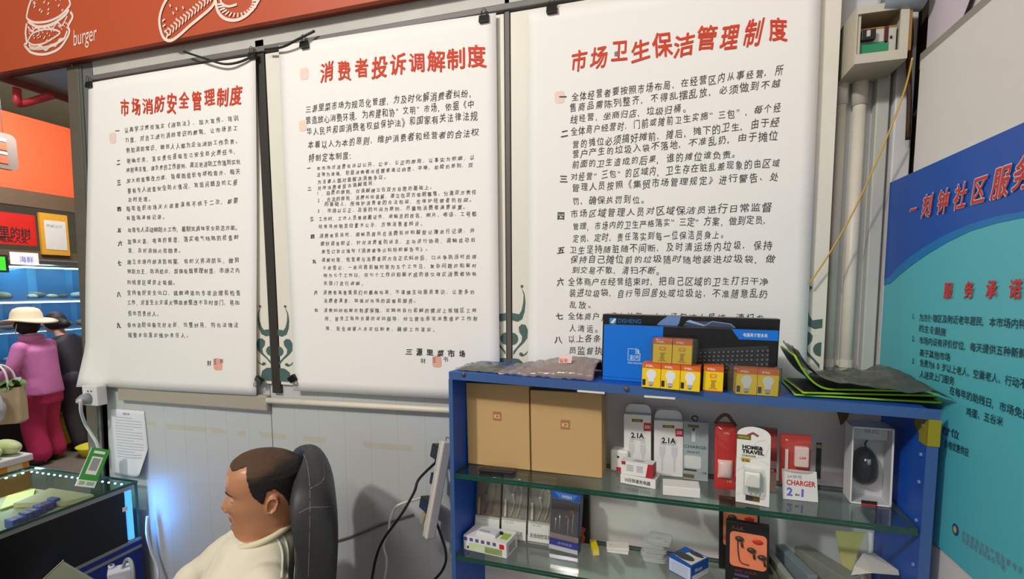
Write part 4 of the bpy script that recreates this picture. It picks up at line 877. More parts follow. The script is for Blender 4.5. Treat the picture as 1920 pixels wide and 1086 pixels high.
def bulb_box(kind):
    t = thing('bulb_box', 'x', 'bulb box', group='yellow light bulb boxes on the shelf top')
    w, dpt, h = 0.0434, 0.044, 0.059
    g = G(); g.box(0, 0, 0, w, dpt, h, 0); hb = h * 0.80
    for q in ([(0, -0.0003, hb), (w, -0.0003, hb), (w, -0.0003, h), (0, -0.0003, h)], [(w + 0.0003, 0, hb), (w + 0.0003, dpt, hb), (w + 0.0003, dpt, h), (w + 0.0003, 0, h)], [(-0.0003, 0, hb), (-0.0003, 0, h), (-0.0003, dpt, h), (-0.0003, dpt, hb)], [(0, 0, h + 0.0002), (w, 0, h + 0.0002), (w, dpt, h + 0.0002), (0, dpt, h + 0.0002)]): g.poly(q, 1)
    cx = w * 0.5
    if kind == 0:
        cz = h * 0.555; r = w * 0.27
        g.poly([(cx + r * math.cos(a * PI / 12 - 1.0), -0.0005, cz + r * math.sin(a * PI / 12 - 1.0)) for a in range(24)], 2)
        g.poly([(cx - r * 0.52, -0.0006, h * 0.24), (cx + r * 0.52, -0.0006, h * 0.24), (cx + r * 0.72, -0.0006, cz - r * 0.6), (cx - r * 0.72, -0.0006, cz - r * 0.6)], 2)
        g.poly([(cx - r * 0.42, -0.0008, h * 0.10), (cx + r * 0.42, -0.0008, h * 0.10), (cx + r * 0.46, -0.0008, h * 0.25), (cx - r * 0.46, -0.0008, h * 0.25)], 3)
        pr(g, cx - r * 0.3, h * 0.075, cx + r * 0.3, h * 0.105, 4, 0.0008); pr(g, w * 0.03, h * 0.08, w * 0.2, h * 0.33, 4, 0.0006)
    else:
        prr(g, cx - w * 0.17, h * 0.55, cx + w * 0.17, h * 0.70, 0.002, 5); prr(g, cx - w * 0.11, h * 0.58, cx + w * 0.11, h * 0.67, 0.001, 6, 0.0008)
        g.poly([(w * 0.38, -0.0006, h * 0.16), (w * 0.62, -0.0006, h * 0.16), (w * 0.58, -0.0006, h * 0.36), (w * 0.70, -0.0006, h * 0.46), (w * 0.36, -0.0006, h * 0.46), (w * 0.42, -0.0006, h * 0.36)], 7)
        pr(g, w * 0.28, h * 0.10, w * 0.72, h * 0.14, 7); pr(g, 0, 0, w, h * 0.045, 1)
    g.obj('carton', [YEL, ORG, M('bulb_white', (232, 232, 236), 0.4), M('bulb_cap_grey', (176, 178, 182), 0.4), NAVY, M('icon_orange', (226, 130, 50), 0.5), M('icon_pale', (240, 190, 90), 0.5), M('faded_ochre', (188, 150, 34), 0.5)], t)
    G().text('FSL', (w * 0.2, -0.0006, h * 0.86), X3, Z3, w * 0.42, h * 0.075, 0.03).obj('lettering', WHITE, t)
    return t
protoA, protoB = bulb_box(0), bulb_box(1)
def bulb(kind, m, lab, used=[False, False]):
    p = (protoA, protoB)[kind]
    if not used[kind]: used[kind] = True; p.matrix_world = m; MW[p.name] = m.copy(); p['label'] = lab; return p
    return copy_tree(p, m, lab)
def bm(x, d, rot=0.0, lift=0.0009): return sframe(x, d, PT, lift, rot)
bulb(0, bm(0.531, -0.0085, -4), 'yellow bulb box, leftmost of the row of three with bulb pictures')
bulb(0, bm(0.5755, -0.012, -4), 'yellow bulb box in the middle of the row of three')
bulb(0, bm(0.620, -0.0155, -4), 'yellow bulb box, right one of the row of three')
bulb(1, bm(0.671, 0.0, -1), 'single yellow bulb box showing its orange icon, on the shelf board')
bulb(0, bm(0.742, -0.005, 4), 'yellow bulb box, left one of the wrapped pair at the right')
bulb(0, bm(0.7865, -0.0018, 4), 'yellow bulb box, right one of the wrapped pair at the right')
bulb(1, bm(0.5555, -0.005, -3, 0.0605), 'yellow bulb box, left one of the wrapped pair stacked on top')
bulb(1, bm(0.6005, -0.0075, -3, 0.0605), 'yellow bulb box, right one of the wrapped pair stacked on top')
def wrap(m, x0, x1, y0, y1, z0, z1, lab, seed):
    def fn(u, v):
        a = 2 * PI * u; c, s_ = math.cos(a), math.sin(a); k = 6
        r = (abs(c) ** k + abs(s_) ** k) ** (-1 / k)
        cx, cy = (x0 + x1) / 2, (y0 + y1) / 2; rx, ry = (x1 - x0) / 2, (y1 - y0) / 2
        z = z0 + (z1 - z0) * min(1, v / 0.8); f = 1 if v <= 0.8 else 1 - (v - 0.8) / 0.2 * 0.98
        q = V((cx + rx * r * c * f, cy + ry * r * s_ * f, z + (0.002 if v > 0.8 else 0)))
        nn = noise.noise(V((q.x * 60 + seed, q.y * 60, q.z * 60))) * 0.0022
        return q + V((c * nn + (0.006 * max(0, c) ** 3 * math.sin(PI * min(1, v))), s_ * abs(nn) - 0.0006, nn * 0.6))
    g = G().grid(fn, 44, 16, cu=True)
    t = g.obj('plastic_wrap', FILM2, None, smooth=True); t.matrix_world = m; tag(t, lab, 'plastic wrap')
wrap(bm(0.5555, -0.005, -3, 0.0605), -0.008, 0.098, -0.003, 0.05, 0.001, 0.061, 'crinkled clear wrap around the two bulb boxes stacked on top', 3)
wrap(bm(0.742, -0.005, 4), -0.016, 0.092, -0.004, 0.049, 0.001, 0.062, 'crinkled clear wrap around the bulb box pair at the right', 11)

# mouse pads with bright stitched rims
PADK = M('pad_black', (30, 34, 32), 0.6, var=0.15, scale=40); PADG = M('pad_green', (150, 200, 44), 0.5)
def pad(lab, pts, zf, bag=False):
    """sheet with corner points given in shelf coordinates (front-left, front-right, back-right, back-left)"""
    t = thing('mouse_pad', lab, 'mouse pad', mat=sframe(0.9, 0.1, PT, 0)); Mi = MW[t.name].inverted()
    def S(u, v, dz=0):
        x = (pts[0][0] * (1 - u) + pts[1][0] * u) * (1 - v) + (pts[3][0] * (1 - u) + pts[2][0] * u) * v
        d = (pts[0][1] * (1 - u) + pts[1][1] * u) * (1 - v) + (pts[3][1] * (1 - u) + pts[2][1] * u) * v
        p = SM @ V((x, d, 0)); p.z = PT.z(min(x, 1.2), d) + zf(u, v) + dz
        return Mi @ p
    G().grid(S, 30, 14).obj('pad', PADK, t, smooth=True, solid=0.003)
    edge = [(k / 29, 0) for k in range(30)] + [(1, k / 14) for k in range(1, 14)] + [(1 - k / 29, 1) for k in range(30)] + [(0, 1 - k / 14) for k in range(1, 14)]
    edge = edge + edge[:1]
    G().tube([S(*e) for e in edge], 0.0024, 6).obj('stitched_rim', PADG, t, smooth=True, label='lime green stitched rim')
    return t
pad('lowest black mouse pad with lime rim, overhanging the right end of the shelf', [(0.868, 0.02), (1.145, 0.045), (1.155, 0.215), (0.868, 0.205)], lambda u, v: 0.004 + 0.002 * u)
pad('middle black mouse pad with lime rim, slid to the right of the pile', [(0.882, 0.012), (1.150, 0.078), (1.115, 0.214), (0.872, 0.2)], lambda u, v: 0.0115 + 0.003 * u)
pad('top black mouse pad with lime rim, its left end curled up against the keyboard carton', [(0.862, 0.012), (1.095, 0.062), (1.095, 0.21), (0.862, 0.2)], lambda u, v: 0.0195 + 0.004 * u + 0.075 * max(0, 1 - u / 0.34) ** 2.2)
def bag_fn(u, v):
    x = 0.866 + (0.284 - 0.030 * v) * u; d = -0.004 + 0.21 * v
    z = 0.039 + 0.006 * math.sin(7 * u + 3 * v) * (0.4 + u) + 0.018 * math.exp(-((u - 0.86) / 0.10) ** 2) * v - 0.024 * max(0, u - 0.88) / 0.12 + 0.080 * max(0, 1 - (x - 0.860) / 0.088) ** 2.2
    z += 0.005 * noise.noise(V((u * 9, v * 7, 1.0)))
    if u > 0.78: z = max(z, 0.012) if u < 0.8 else max(z, 0.004)
    p = SM @ V((x, d, 0)); p.z = PT.z(min(x, 1.2), d) + z; return p
o = G().grid(bag_fn, 44, 20).obj('plastic_bag', film('dark_bag', (196, 200, 194), 0.42, 0.2, (104, 108, 100), 0.8), None, smooth=True, solid=0.0004)
tag(o, 'smoky clear plastic bag lying over the pile of mouse pads', 'plastic bag'); recenter(o)

# flat pouch and the bag with the maroon bundle
def lump(x0, x1, d0, d1, hfn, P=PT, n=28, k=16, seed=0, cr=0.003, bottom=True):
    def fn(u, v):
        x = x0 + (x1 - x0) * u; d = d0 + (d1 - d0) * v
        p = SM @ V((x, d, 0)); z = max(0.0005, hfn(u, v) + cr * noise.noise(V((x * 55 + seed, d * 55, seed))))
        p.z = P.z(x, d) + 0.001 + z; return p
    return G().grid(fn, n, k)
ed = lambda u, v, p=0.5: (max(0, math.sin(PI * min(1, max(0, u)))) * max(0, math.sin(PI * v))) ** p
t = thing('flat_pouch', 'flat grey plastic pouch lying at the left end of the shelf top', 'pouch', mat=sframe(0.02, 0.08, PT))
lump(0.012, 0.135, 0.02, 0.13, lambda u, v: 0.013 * ed(u, v), seed=2, cr=0.004).obj('contents', M('pouch_grey', (112, 116, 104), 0.5, var=0.35, scale=25), t, smooth=True, world=True)
lump(0.006, 0.150, 0.015, 0.138, lambda u, v: 0.003 + 0.014 * ed(u, v), seed=4, cr=0.005).obj('film', FILM2, t, smooth=True, world=True)
t = thing('plastic_bag', 'crumpled clear plastic bag with a maroon cloth bundle beside the keyboard cartons', 'plastic bag', mat=sframe(0.2, 0.05, PT))
lump(0.20, 0.402, 0.05, 0.19, lambda u, v: (0.010 + 0.040 * max(0, u) ** 0.8) * ed(u * 0.86, v, 0.45), seed=5, cr=0.006).obj('bundle', M('maroon_cloth', (140, 76, 74), 0.7, var=0.25, scale=30), t, smooth=True, world=True)
lump(0.135, 0.408, 0.004, 0.195, lambda u, v: 0.003 + (0.006 + 0.05 * max(0, u) ** 0.9) * ed(u * 0.9, v, 0.4), seed=9, cr=0.008, n=46, k=26).obj('film', film('bag_film', (236, 234, 232), 0.24, 0.14, (214, 204, 200)), t, smooth=True, world=True, solid=0.0003)
c0, c1 = SF(1048, 680, 0.045), SF(1072, 668, 0.045)
g = G(); g.add([SM @ V(p) for p in ((c0.x, 0.040, c0.z), (c1.x, 0.040, c0.z + 0.001), (c1.x, 0.052, c1.z), (c0.x, 0.052, c1.z - 0.001))], [(0, 1, 2, 3)]); g.obj('paper_label', M('label_pink', (226, 190, 184), 0.5), t, world=True)
g = G().text('红字', SM @ V((c0.x + 0.003, 0.0395, c0.z + 0.003)), SE, Z3, 0.022, 0.01, 0.02); g.obj('label_lettering', PRED, t, world=True)

# ---- goods on the lower glass shelf
def earphone_pack(x, d, w, h, lab, brown, rot=0):
    m = tilt(sframe(x, d, P2, 0.0022, rot), 10)
    t = thing('earphone_pack', lab, 'earphones', mat=m, group='clear earphone packs on the lower shelf')
    BK = M('pack_brown_back', (120, 104, 90), 0.5, var=0.15) if brown else M('pack_grey_back', (150, 146, 138), 0.5, var=0.15)
    G().box(0, 0.004, 0, w, 0.005, h).obj('back_card', BK, t)
    G().box(0, -0.001, h * 0.04, w, 0.0, h * 0.33).obj('white_card', M('card_speckled', (214, 216, 210), 0.5), t)
    tx('无线线控耳机', w * 0.08, h * 0.10, w * 0.8, 0.012, 0.03, 0.0016).obj('lettering', M('card_ink', (70, 70, 72), 0.5), t)
    tx('TYPE 系列', w * 0.1, h * 0.26, w * 0.4, 0.006, 0.01, 0.0016).obj('small_lettering', GREY, t)
    G().tube(smooth_path([(w * 0.35, 0, h * 0.36), (w * 0.5, -0.003, h * 0.55), (w * 0.44, -0.003, h * 0.7), (w * 0.62, -0.003, h * 0.84), (w * 0.8, -0.003, h * 0.78), (w * 0.72, -0.003, h * 0.5), (w * 0.6, 0, h * 0.36)]), 0.0012, 6).obj('cable', WHITE if not brown else BLK, t, smooth=True)
    for px, pz in ((0.45, 0.68), (0.76, 0.82)):
        G().ball((w * px, -0.005, h * pz), (0.006, 0.004, 0.004)).tube([(w * px, -0.005, h * pz), (w * px + 0.003, -0.005, h * pz - 0.014)], 0.002, 6).obj('earbud', M('bud_brown', (110, 62, 36), 0.3) if brown else M('bud_pale', (224, 222, 218), 0.3), t, smooth=True)
    G().box(w * 0.12, -0.007, h * 0.35, w * 0.2, -0.001, h * 0.6).obj('plastic_prong', M('prong_gold', (206, 170, 110), 0.3) if brown else WHITE, t, bevel=0.001)
    G().grid(lambda u, v: V((w * u, -0.002 - 0.012 * (math.sin(PI * u) * math.sin(PI * v)) ** 0.35 + 0.0012 * noise.noise(V((u * 8, v * 11, x * 50))), h * (0.30 + 0.66 * v))), 16, 18).obj('clear_front', film('blister_clear', (238, 236, 232), 0.06, 0.06, (220, 215, 205), 1.6), t, smooth=True)
    return t
earphone_pack(0.018, 0.115, 0.082, 0.205, 'brown backed clear earphone pack at the left end behind the green printed carton', True)
earphone_pack(0.105, 0.120, 0.080, 0.208, 'clear earphone pack, middle one of the three on the lower shelf', False)
earphone_pack(0.190, 0.124, 0.084, 0.206, 'clear earphone pack just left of the blue earphone box', False)
m, w, h = frame(P2, (870, 1030), (950, 1048), (870, 1004))
t = thing('converter_carton', 'white and green printed carton with a row of purple squares at the left end', 'box', mat=m)
g = G(); g.box(0, 0, 0, w, 0.075, h)
pr(g, w * 0.12, h * 0.05, w * 0.9, h * 0.58, 1); pr(g, w * 0.5, h * 0.06, w * 0.9, h * 0.5, 2)
for k in range(6): pr(g, w * (0.01 + 0.135 * k), h * 0.66, w * (0.09 + 0.135 * k), h * 0.90, 3)
prr(g, w * 0.84, h * 0.55, w * 0.95, h * 0.88, 0.003, 4); pr(g, w * 0.08, h * 0.1, w * 0.12, h * 0.3, 5)
g.poly([(w * 0.55, 0.06, h + 0.0004), (w * 0.72, 0.06, h + 0.0004), (w * 0.72, 0.02, h + 0.0004), (w * 0.55, 0.02, h + 0.0004)][::-1], 6); g.poly([(w * 0.78, 0.055, h + 0.0004), (w * 0.95, 0.055, h + 0.0004), (w * 0.95, 0.02, h + 0.0004), (w * 0.78, 0.02, h + 0.0004)][::-1], 2)
g.poly([(w + 0.0004, 0.015, h * 0.15), (w + 0.0004, 0.06, h * 0.15), (w + 0.0004, 0.06, h * 0.7), (w + 0.0004, 0.015, h * 0.7)], 6)
g.obj('carton', [WHITE, M('vga_pale_green', (206, 220, 176), 0.5, var=0.15), M('vga_green', (150, 190, 76), 0.5, var=0.2), M('vga_purple', (96, 88, 150), 0.5), PRED, BLK, GREY], t)
m2 = m @ Matrix.Translation((w * 0.24, 0.018, h + 0.0006)) @ Matrix.Rotation(math.radians(-3), 4, 'Z')
t = thing('small_white_carton', 'small white carton lying on the green printed carton', 'box', mat=m2)
G().box(0, 0, 0, w * 0.46, 0.036, 0.010).obj('carton', M('pale_grey_blue', (214, 218, 222), 0.5), t, bevel=0.001)
g = G(); g.poly([(w * 0.05, 0.006, 0.0105), (w * 0.3, 0.006, 0.0105), (w * 0.3, 0.014, 0.0105), (w * 0.05, 0.014, 0.0105)]); g.obj('printed_label', GREY, t)
G().box(w * 0.46, 0.026, 0.001, w * 0.46 + 0.008, 0.034, 0.007).obj('dark_tab', BLK, t)
# blue earphone box
m, w, h = frame(P2, (1029, 1033), (1081, 1044), (1032, 931)); m = tilt(m @ Matrix.Rotation(math.radians(2.2), 4, 'Y'), 6) @ Matrix.Translation((0, 0, 0.0075))
t = thing('earphone_box', 'blue and silver boxed earphones with red buds on the lower glass shelf', 'earphones', mat=m); w *= 1.03; h *= 1.03
g = G(); g.box(0, 0, 0, w, 0.03, h); pr(g, 0, h * 0.07, w, h * 0.2, 1); pr(g, 0, h * 0.2, w, h * 0.28, 2); pr(g, 0, 0, w, h * 0.08, 3); pr(g, w * 0.0, h * 0.86, w, h, 4); g.poly([(w * 0.1, -0.0006, h * 0.98), (w * 0.9, -0.0006, h * 0.98), (w * 0.75, -0.0006, h * 0.88), (w * 0.3, -0.0006, h * 0.88)][::-1], 5)
g.obj('carton', [M('wish_navy', (46, 52, 96), 0.25, var=0.2, scale=14), M('wish_blue', (52, 60, 140), 0.35), M('wish_foil', (200, 186, 196), 0.2, 0.4, var=0.2), M('wish_silver', (206, 204, 214), 0.25, 0.3), M('wish_bright', (50, 92, 190), 0.3), M('wish_sky', (84, 132, 220), 0.3)], t)
tx('WISH', w * 0.36, h * 0.9, w * 0.34, h * 0.05, 0.02, 0.001).obj('lettering', WHITE, t); tx('高保真音', w * 0.3, h * 0.11, w * 0.5, h * 0.04, 0.0, 0.001).obj('small_lettering', M('wish_pale', (150, 160, 210), 0.4), t)
RB_ = M('bud_red', (176, 66, 38), 0.3)
for px, pz, L in ((0.58, 0.60, 0.3), (0.74, 0.70, 0.36)):
    G().ball((w * px, -0.003, h * pz), (0.007, 0.004, 0.0045)).obj('earbud', RB_, t, smooth=True)
    G().tube([(w * (px + 0.05), -0.0025, h * pz), (w * (px + 0.05), -0.0025, h * (pz - L))], 0.0010, 6).obj('cable', WHITE, t, smooth=True)
for px, a, b in ((0.2, 0.34, 0.56), (0.34, 0.36, 0.62)): G().tube([(w * px, -0.003, h * a), (w * px, -0.003, h * b)], 0.0024, 6).obj('silver_plug', M('plug_silver', (206, 214, 226), 0.2, 0.6), t, smooth=True)
G().box(w * 0.3, 0.012, h, w * 0.75, 0.014, h + 0.012).obj('black_hanger', BLK, t)
G().box(0, -0.009, h * 0.2, w, -0.0085, h * 0.9).obj('clear_window', film('blister_clear'), t)
m, w, h = frame(P2, (1088, 1017), (1105, 1019), (1088, 925)); 
t = thing('black_carton', 'narrow black carton behind the blue earphone box with an orange tool end', 'box', mat=m)
G().box(-0.03, 0, 0, w, 0.03, h).obj('carton', BLK, t)
G().prism([(-0.012, -0.001, 0.0), (0.012, -0.001, 0.0), (0.016, -0.001, 0.018), (0.010, -0.001, 0.028), (0.018, -0.001, 0.045), (0.008, -0.001, 0.052), (-0.012, -0.001, 0.05)][::-1], (0, -0.008, 0)).obj('orange_grip', M('tool_orange', (196, 92, 40), 0.4), t, bevel=0.002, label='orange grip')
m, w, h = frame(P2, (1112, 1044), (1124.5, 1044.5), (1112, 1030))
m = sframe(0.3915, 0.116, P2, rot=20)
single(G().box(0, 0, 0, 0.018, 0.062, 0.0165, 0).add([(0.002, -0.0005, 0.002), (0.016, -0.0005, 0.002), (0.016, -0.0005, 0.0145), (0.002, -0.0005, 0.0145)], [(0, 1, 2, 3)], 1), 'yellow_carton', [M('carton_lemon', (236, 210, 24), 0.45), M('carton_straw', (220, 206, 150), 0.5)], 'small long yellow carton lying on the lower glass shelf', 'box').matrix_world = m @ Matrix.Translation((0.009, 0.031, 0))
m = sframe(0.425, 0.148, P2, rot=3)
t = thing('white_cards', 'two small white cards lying on the lower glass shelf beside the yellow carton', 'cards', mat=m)
G().box(0.002, 0, 0, 0.062, 0.034, 0.005).obj('card', WHITE, t); g = G(); g.T = Matrix.Translation((0, 0.002, 0.0062)) @ Matrix.Rotation(0.12, 4, 'Z'); g.box(0, 0, 0, 0.064, 0.034, 0.008); g.obj('card', M('card_cream', (226, 222, 210), 0.5), t)
g = G(); g.T = Matrix.Translation((0, 0.002, 0.0062)) @ Matrix.Rotation(0.12, 4, 'Z'); g.poly([(0.012 + 0.003 * math.cos(a * PI / 5), 0.016 + 0.003 * math.sin(a * PI / 5), 0.0084) for a in range(10)]); g.obj('punch_mark', GREY, t)
# stack of clear cases
CASE = film('case_film', (238, 242, 242), 0.42, 0.12, (226, 228, 226))
def case_proto():
    t = thing('clear_case', 'x', 'case', group='stack of small clear cases')
    g = G(); pts = rrect(-0.033, -0.024, 0.033, 0.024, 0.012)
    g.prism([(x, y, 0) for x, y in pts], (0, 0, 0.0125)); g.obj('shell', CASE, t, bevel=0.002)
    g = G(); g.tube(smooth_path([(0.02 * math.cos(a) * (1 - 0.04 * a), 0.014 * math.sin(a) * (1 - 0.04 * a), 0.004 + 0.0004 * a) for a in [k * 0.5 for k in range(26)]], 2), 0.0016, 5); g.obj('coiled_cable', WHITE, t, smooth=True)
    return t
cp = None
for i, lab in enumerate(('lowest clear case of the small stack', 'second clear case from the bottom of the small stack', 'middle clear case of the small stack', 'second clear case from the top of the small stack')):
    m = sframe(0.558 + (0.002, -0.002, 0.003, 0.0)[i], 0.152, P2, 0.001 + 0.0132 * i, (2, -4, 3, -2)[i])
    if cp is None: cp = case_proto(); cp.matrix_world = m; MW[cp.name] = m; cp['label'] = lab
    else: copy_tree(cp, m, lab)
copy_tree(cp, sframe(0.573, 0.150, P2, 0.056, -6) @ Matrix.Rotation(0.12, 4, 'X'), 'topmost clear case, tilted on the small stack')
# blue and white mouse carton
m = sframe(0.6605, 0.062, P2, rot=34); w, dp, h = 0.07, 0.075, 0.043
m = sframe(0.600, 0.106, P2, rot=-36); w, dp = 0.072, 0.072
t = thing('mouse_carton', 'blue and white carton with a picture of a grey mouse on its top', 'box', mat=m)
g = G(); g.box(0, 0, 0, w, dp, h); pr(g, 0.002, 0.002, w * 0.96, h * 0.86, 1)
g.poly([(w + 0.0004, 0.002, 0.001), (w + 0.0004, dp, 0.001), (w + 0.0004, dp, h * 0.36), (w + 0.0004, 0.002, h * 0.36)], 2)
for k in range(7): pr(g, w * 0.12, h * (0.1 + 0.1 * k), w * 0.85, h * (0.135 + 0.1 * k), 3, 0.0007)
g.poly([(0.012, 0.012, h + 0.0004), (w - 0.004, 0.004, h + 0.0004), (w - 0.003, dp - 0.004, h + 0.0004), (0.03, dp - 0.004, h + 0.0004)], 2)
g.poly([(w * 0.42 + 0.030 * math.cos(a * PI / 10) , dp * 0.36 + 0.015 * math.sin(a * PI / 10), h + 0.0008) for a in range(20)], 4)
g.poly([(w * 0.62 + 0.022 * math.cos(a * PI / 10), dp * 0.82 + 0.009 * math.sin(a * PI / 10), h + 0.0008) for a in range(20)], 5)
g.obj('carton', [M('mouse_box_blue', (36, 92, 180), 0.4), M('mouse_box_ice', (206, 216, 236), 0.45), M('mouse_box_cream', (230, 224, 214), 0.45), M('mouse_box_text', (166, 178, 206), 0.5), M('mouse_pic', (72, 74, 72), 0.4), M('mouse_pic_dark', (60, 66, 80), 0.4)], t)
g = G(); g.text('Mouse', (w + 0.0009, 0.014, h * 0.52), (0, 1, 0), Z3, 0.03, 0.01, 0.02); g.obj('lettering', M('mouse_box_ice'), t)
# black earphone cartons with orange windows
def xlk(x, d, lab, rot, tiltd, h=0.17):
    m = tilt(sframe(x, d, P2, 0.006 if tiltd > 5 else 0.004, rot), tiltd); w = 0.098
    t = thing('black_earphone_carton', lab, 'earphones', mat=m)
    g = G(); g.box(0, 0, 0, w, 0.028, h); pr(g, w * 0.22, h * 0.20, w * 0.55, h * 0.235, 1); pr(g, w * 0.2, h * 0.08, w * 0.62, h * 0.11, 2)
    g.obj('carton', [M('carton_black', (24, 22, 24), 0.4), M('print_violet', (76, 70, 120), 0.4), M('print_dim_red', (120, 56, 50), 0.4)], t, bevel=0.001)
    g = G(); g.poly([(x_, -0.0006, z_) for x_, z_ in rrect(w * 0.10, h * 0.34, w * 0.95, h * 0.86, 0.010)]); g.obj('orange_window', M('window_orange', (232, 132, 92), 0.35, var=0.12), t)
    tx('X-LK', w * 0.12, h * 0.895, w * 0.3, 0.0085, 0.01, 0.001).obj('lettering', M('copper_ink', (150, 92, 70), 0.4), t)
    tx('耳机 立体声', w * 0.22, h * 0.265, w * 0.5, 0.006, 0.01, 0.001).obj('small_lettering', M('print_dim_red'), t); tx('HIFI  耳塞', w * 0.2, h * 0.13, w * 0.42, 0.006, 0.01, 0.001).obj('caption', GREY, t)
    DG = M('bud_dark', (62, 54, 50), 0.35)
    for px, pz in ((0.32, 0.77), (0.60, 0.63), (0.84, 0.55)):
        G().ball((w * px, -0.006, h * pz), (0.010, 0.005, 0.006)).tube([(w * px + 0.004, -0.005, h * pz - 0.003), (w * px + 0.007, -0.005, h * pz - 0.02)], 0.0028, 6).obj('earbud', DG, t, smooth=True)
    G().ball((w * 0.74, -0.003, h * 0.76), (0.012, 0.002, 0.006)).obj('red_badge', M('badge_red', (196, 50, 40), 0.3), t, smooth=True)
    G().tube(smooth_path([(w * 0.28, -0.004, h * 0.74), (w * 0.3, -0.004, h * 0.55), (w * 0.36, -0.004, h * 0.42), (w * 0.55, -0.004, h * 0.40)]), 0.0012, 5).obj('cable', DG, t, smooth=True)
    return t
xlk(0.738, 0.062, 'black earphone carton with an orange window, front one', -6, 8, 0.165)
xlk(0.728, 0.150, 'black earphone carton standing behind the front one', 0, 4, 0.190)
# leaning packs at the right of the lower shelf
for x, d, rot, th, ln, hh_, m_, lab in ((0.856, 0.045, 11, 0.008, 0.14, 0.050, M('slab_olive', (120, 122, 84), 0.5, var=0.4, scale=30), 'thin olive printed sleeve right of the black earphone cartons'),
        (0.874, 0.042, 14, 0.015, 0.14, 0.062, M('slab_white', (196, 200, 190), 0.45, var=0.15), 'thin white sleeve, second in the fanned row of packs'),
        (0.917, 0.040, 20, 0.022, 0.145, 0.078, M('slab_blue', (150, 168, 184), 0.3, var=0.25, scale=22), 'blue grey plastic wrapped pack, third in the fanned row'),
        (0.990, 0.030, 33, 0.040, 0.150, 0.088, M('slab_grey', (160, 162, 156), 0.25, var=0.25, scale=22), 'grey plastic wrapped pack, widest of the fanned row')):
    t = thing('wrapped_pack', lab, 'pack', mat=sframe(x, d, P2, 0.0018, rot))
    G().box(0, 0, 0, th, ln, hh_).obj('pack', m_, t, bevel=0.002)
    G().box(-0.0008, -0.0008, 0.0, th + 0.0008, ln + 0.0008, hh_ + 0.0008).obj('film', FILM2, t)
m = sframe(0, 0, P2)
e = [SF(x, y, d) for x, y, d in ((1566, 995, 0.16), (1622, 1000, 0.16), (1596, 1072, 0.10), (1578, 1060, 0.11))]
single(G().prism([SM @ p for p in e], SN * 0.003), 'envelope', M('envelope_olive', (168, 164, 104), 0.6, var=0.1), 'yellow green paper envelope hanging point down behind the right end pile', 'envelope')
e = [SF(x, y, d) for x, y, d in ((1602, 1062, 0.07), (1618, 1038, 0.12), (1640, 1038, 0.14), (1684, 1070, 0.08), (1686, 1079, 0.06), (1634, 1075, 0.05), (1596, 1079, 0.05))]
single(G().prism([SM @ p for p in e][::-1], V((0, 0, 0.0012))), 'folded_paper', M('paper_grey', (204, 202, 194), 0.6), 'folded grey white paper lying below the olive envelope', 'paper')
e = [SF(x, y, 0.15) for x, y in ((1628, 1000), (1636, 1000), (1632, 1052), (1630, 1052))]
single(G().prism([SM @ p for p in e], SN * 0.01), 'white_strip', WHITE, 'thin white upright card strip beside the olive envelope', 'card')
single(lump(0.985, 1.085, 0.03, 0.10, lambda u, v: 0.022 * ed(u, v), P=P2, cr=0.004), 'blue_pouch', M('pouch_navy', (46, 66, 92), 0.4, var=0.3, scale=30), 'dark blue pouch under the folded paper at the right', 'pouch', smooth=True)

# ================================================================== MAN IN THE CHAIR
def fuse(g, name, mats, parent, voxel, smooth=6, mat_fn=None, world=True, factor=0.5):
    """melt the overlapping closed shapes of g into one continuous surface"""
    o = g.obj(name, mats, None)
    r = o.modifiers.new('r', 'REMESH'); r.mode = 'VOXEL'; r.voxel_size = voxel; r.use_smooth_shade = True
    if smooth: s_ = o.modifiers.new('s', 'SMOOTH'); s_.iterations = smooth; s_.factor = factor
    dg = bpy.context.evaluated_depsgraph_get(); dg.update()
    me = bpy.data.meshes.new_from_object(o.evaluated_get(dg)); me.name = name
    old = o.data; bpy.data.objects.remove(o, do_unlink=True); bpy.data.meshes.remove(old)
    mats = mats if isinstance(mats, (list, tuple)) else [mats]
    me.materials.clear()
    for x in mats: me.materials.append(x)
    for p in me.polygons: p.material_index = 0; p.use_smooth = True
    if mat_fn:
        for p in me.polygons: p.material_index = mat_fn(p.center)
    o = bpy.data.objects.new(name, me); C.objects.link(o)
    if parent is not None:
        if world: me.transform(MW[parent.name].inverted())
        o.parent = parent; MW[o.name] = MW[parent.name]
    return o
def ell(c, ax, ay, rx, ry, n=24, p=2.0):
    c, ax, ay = V(c), V(ax), V(ay); out = []
    for k in range(n):
        a = 2 * PI * k / n; cs, sn = math.cos(a), math.sin(a); r = (abs(cs) ** p + abs(sn) ** p) ** (-1 / p)
        out.append(c + ax * (rx * r * cs) + ay * (ry * r * sn))
    return out
def limb(g, pts, rad, n=16, sub=5):
    P = smooth_path(pts, sub); m_ = len(pts) - 1; R = []
    for i in range(len(P)):
        t = i / sub; k = min(int(t), m_ - 1); R.append(rad[k] + (rad[k + 1] - rad[k]) * (t - k))
    g.tube(P, R, n); g.ball(P[0], R[0] * 0.98); g.ball(P[-1], R[-1] * 0.98); return g
def gs(x, s): return math.exp(-(x / s) ** 2)

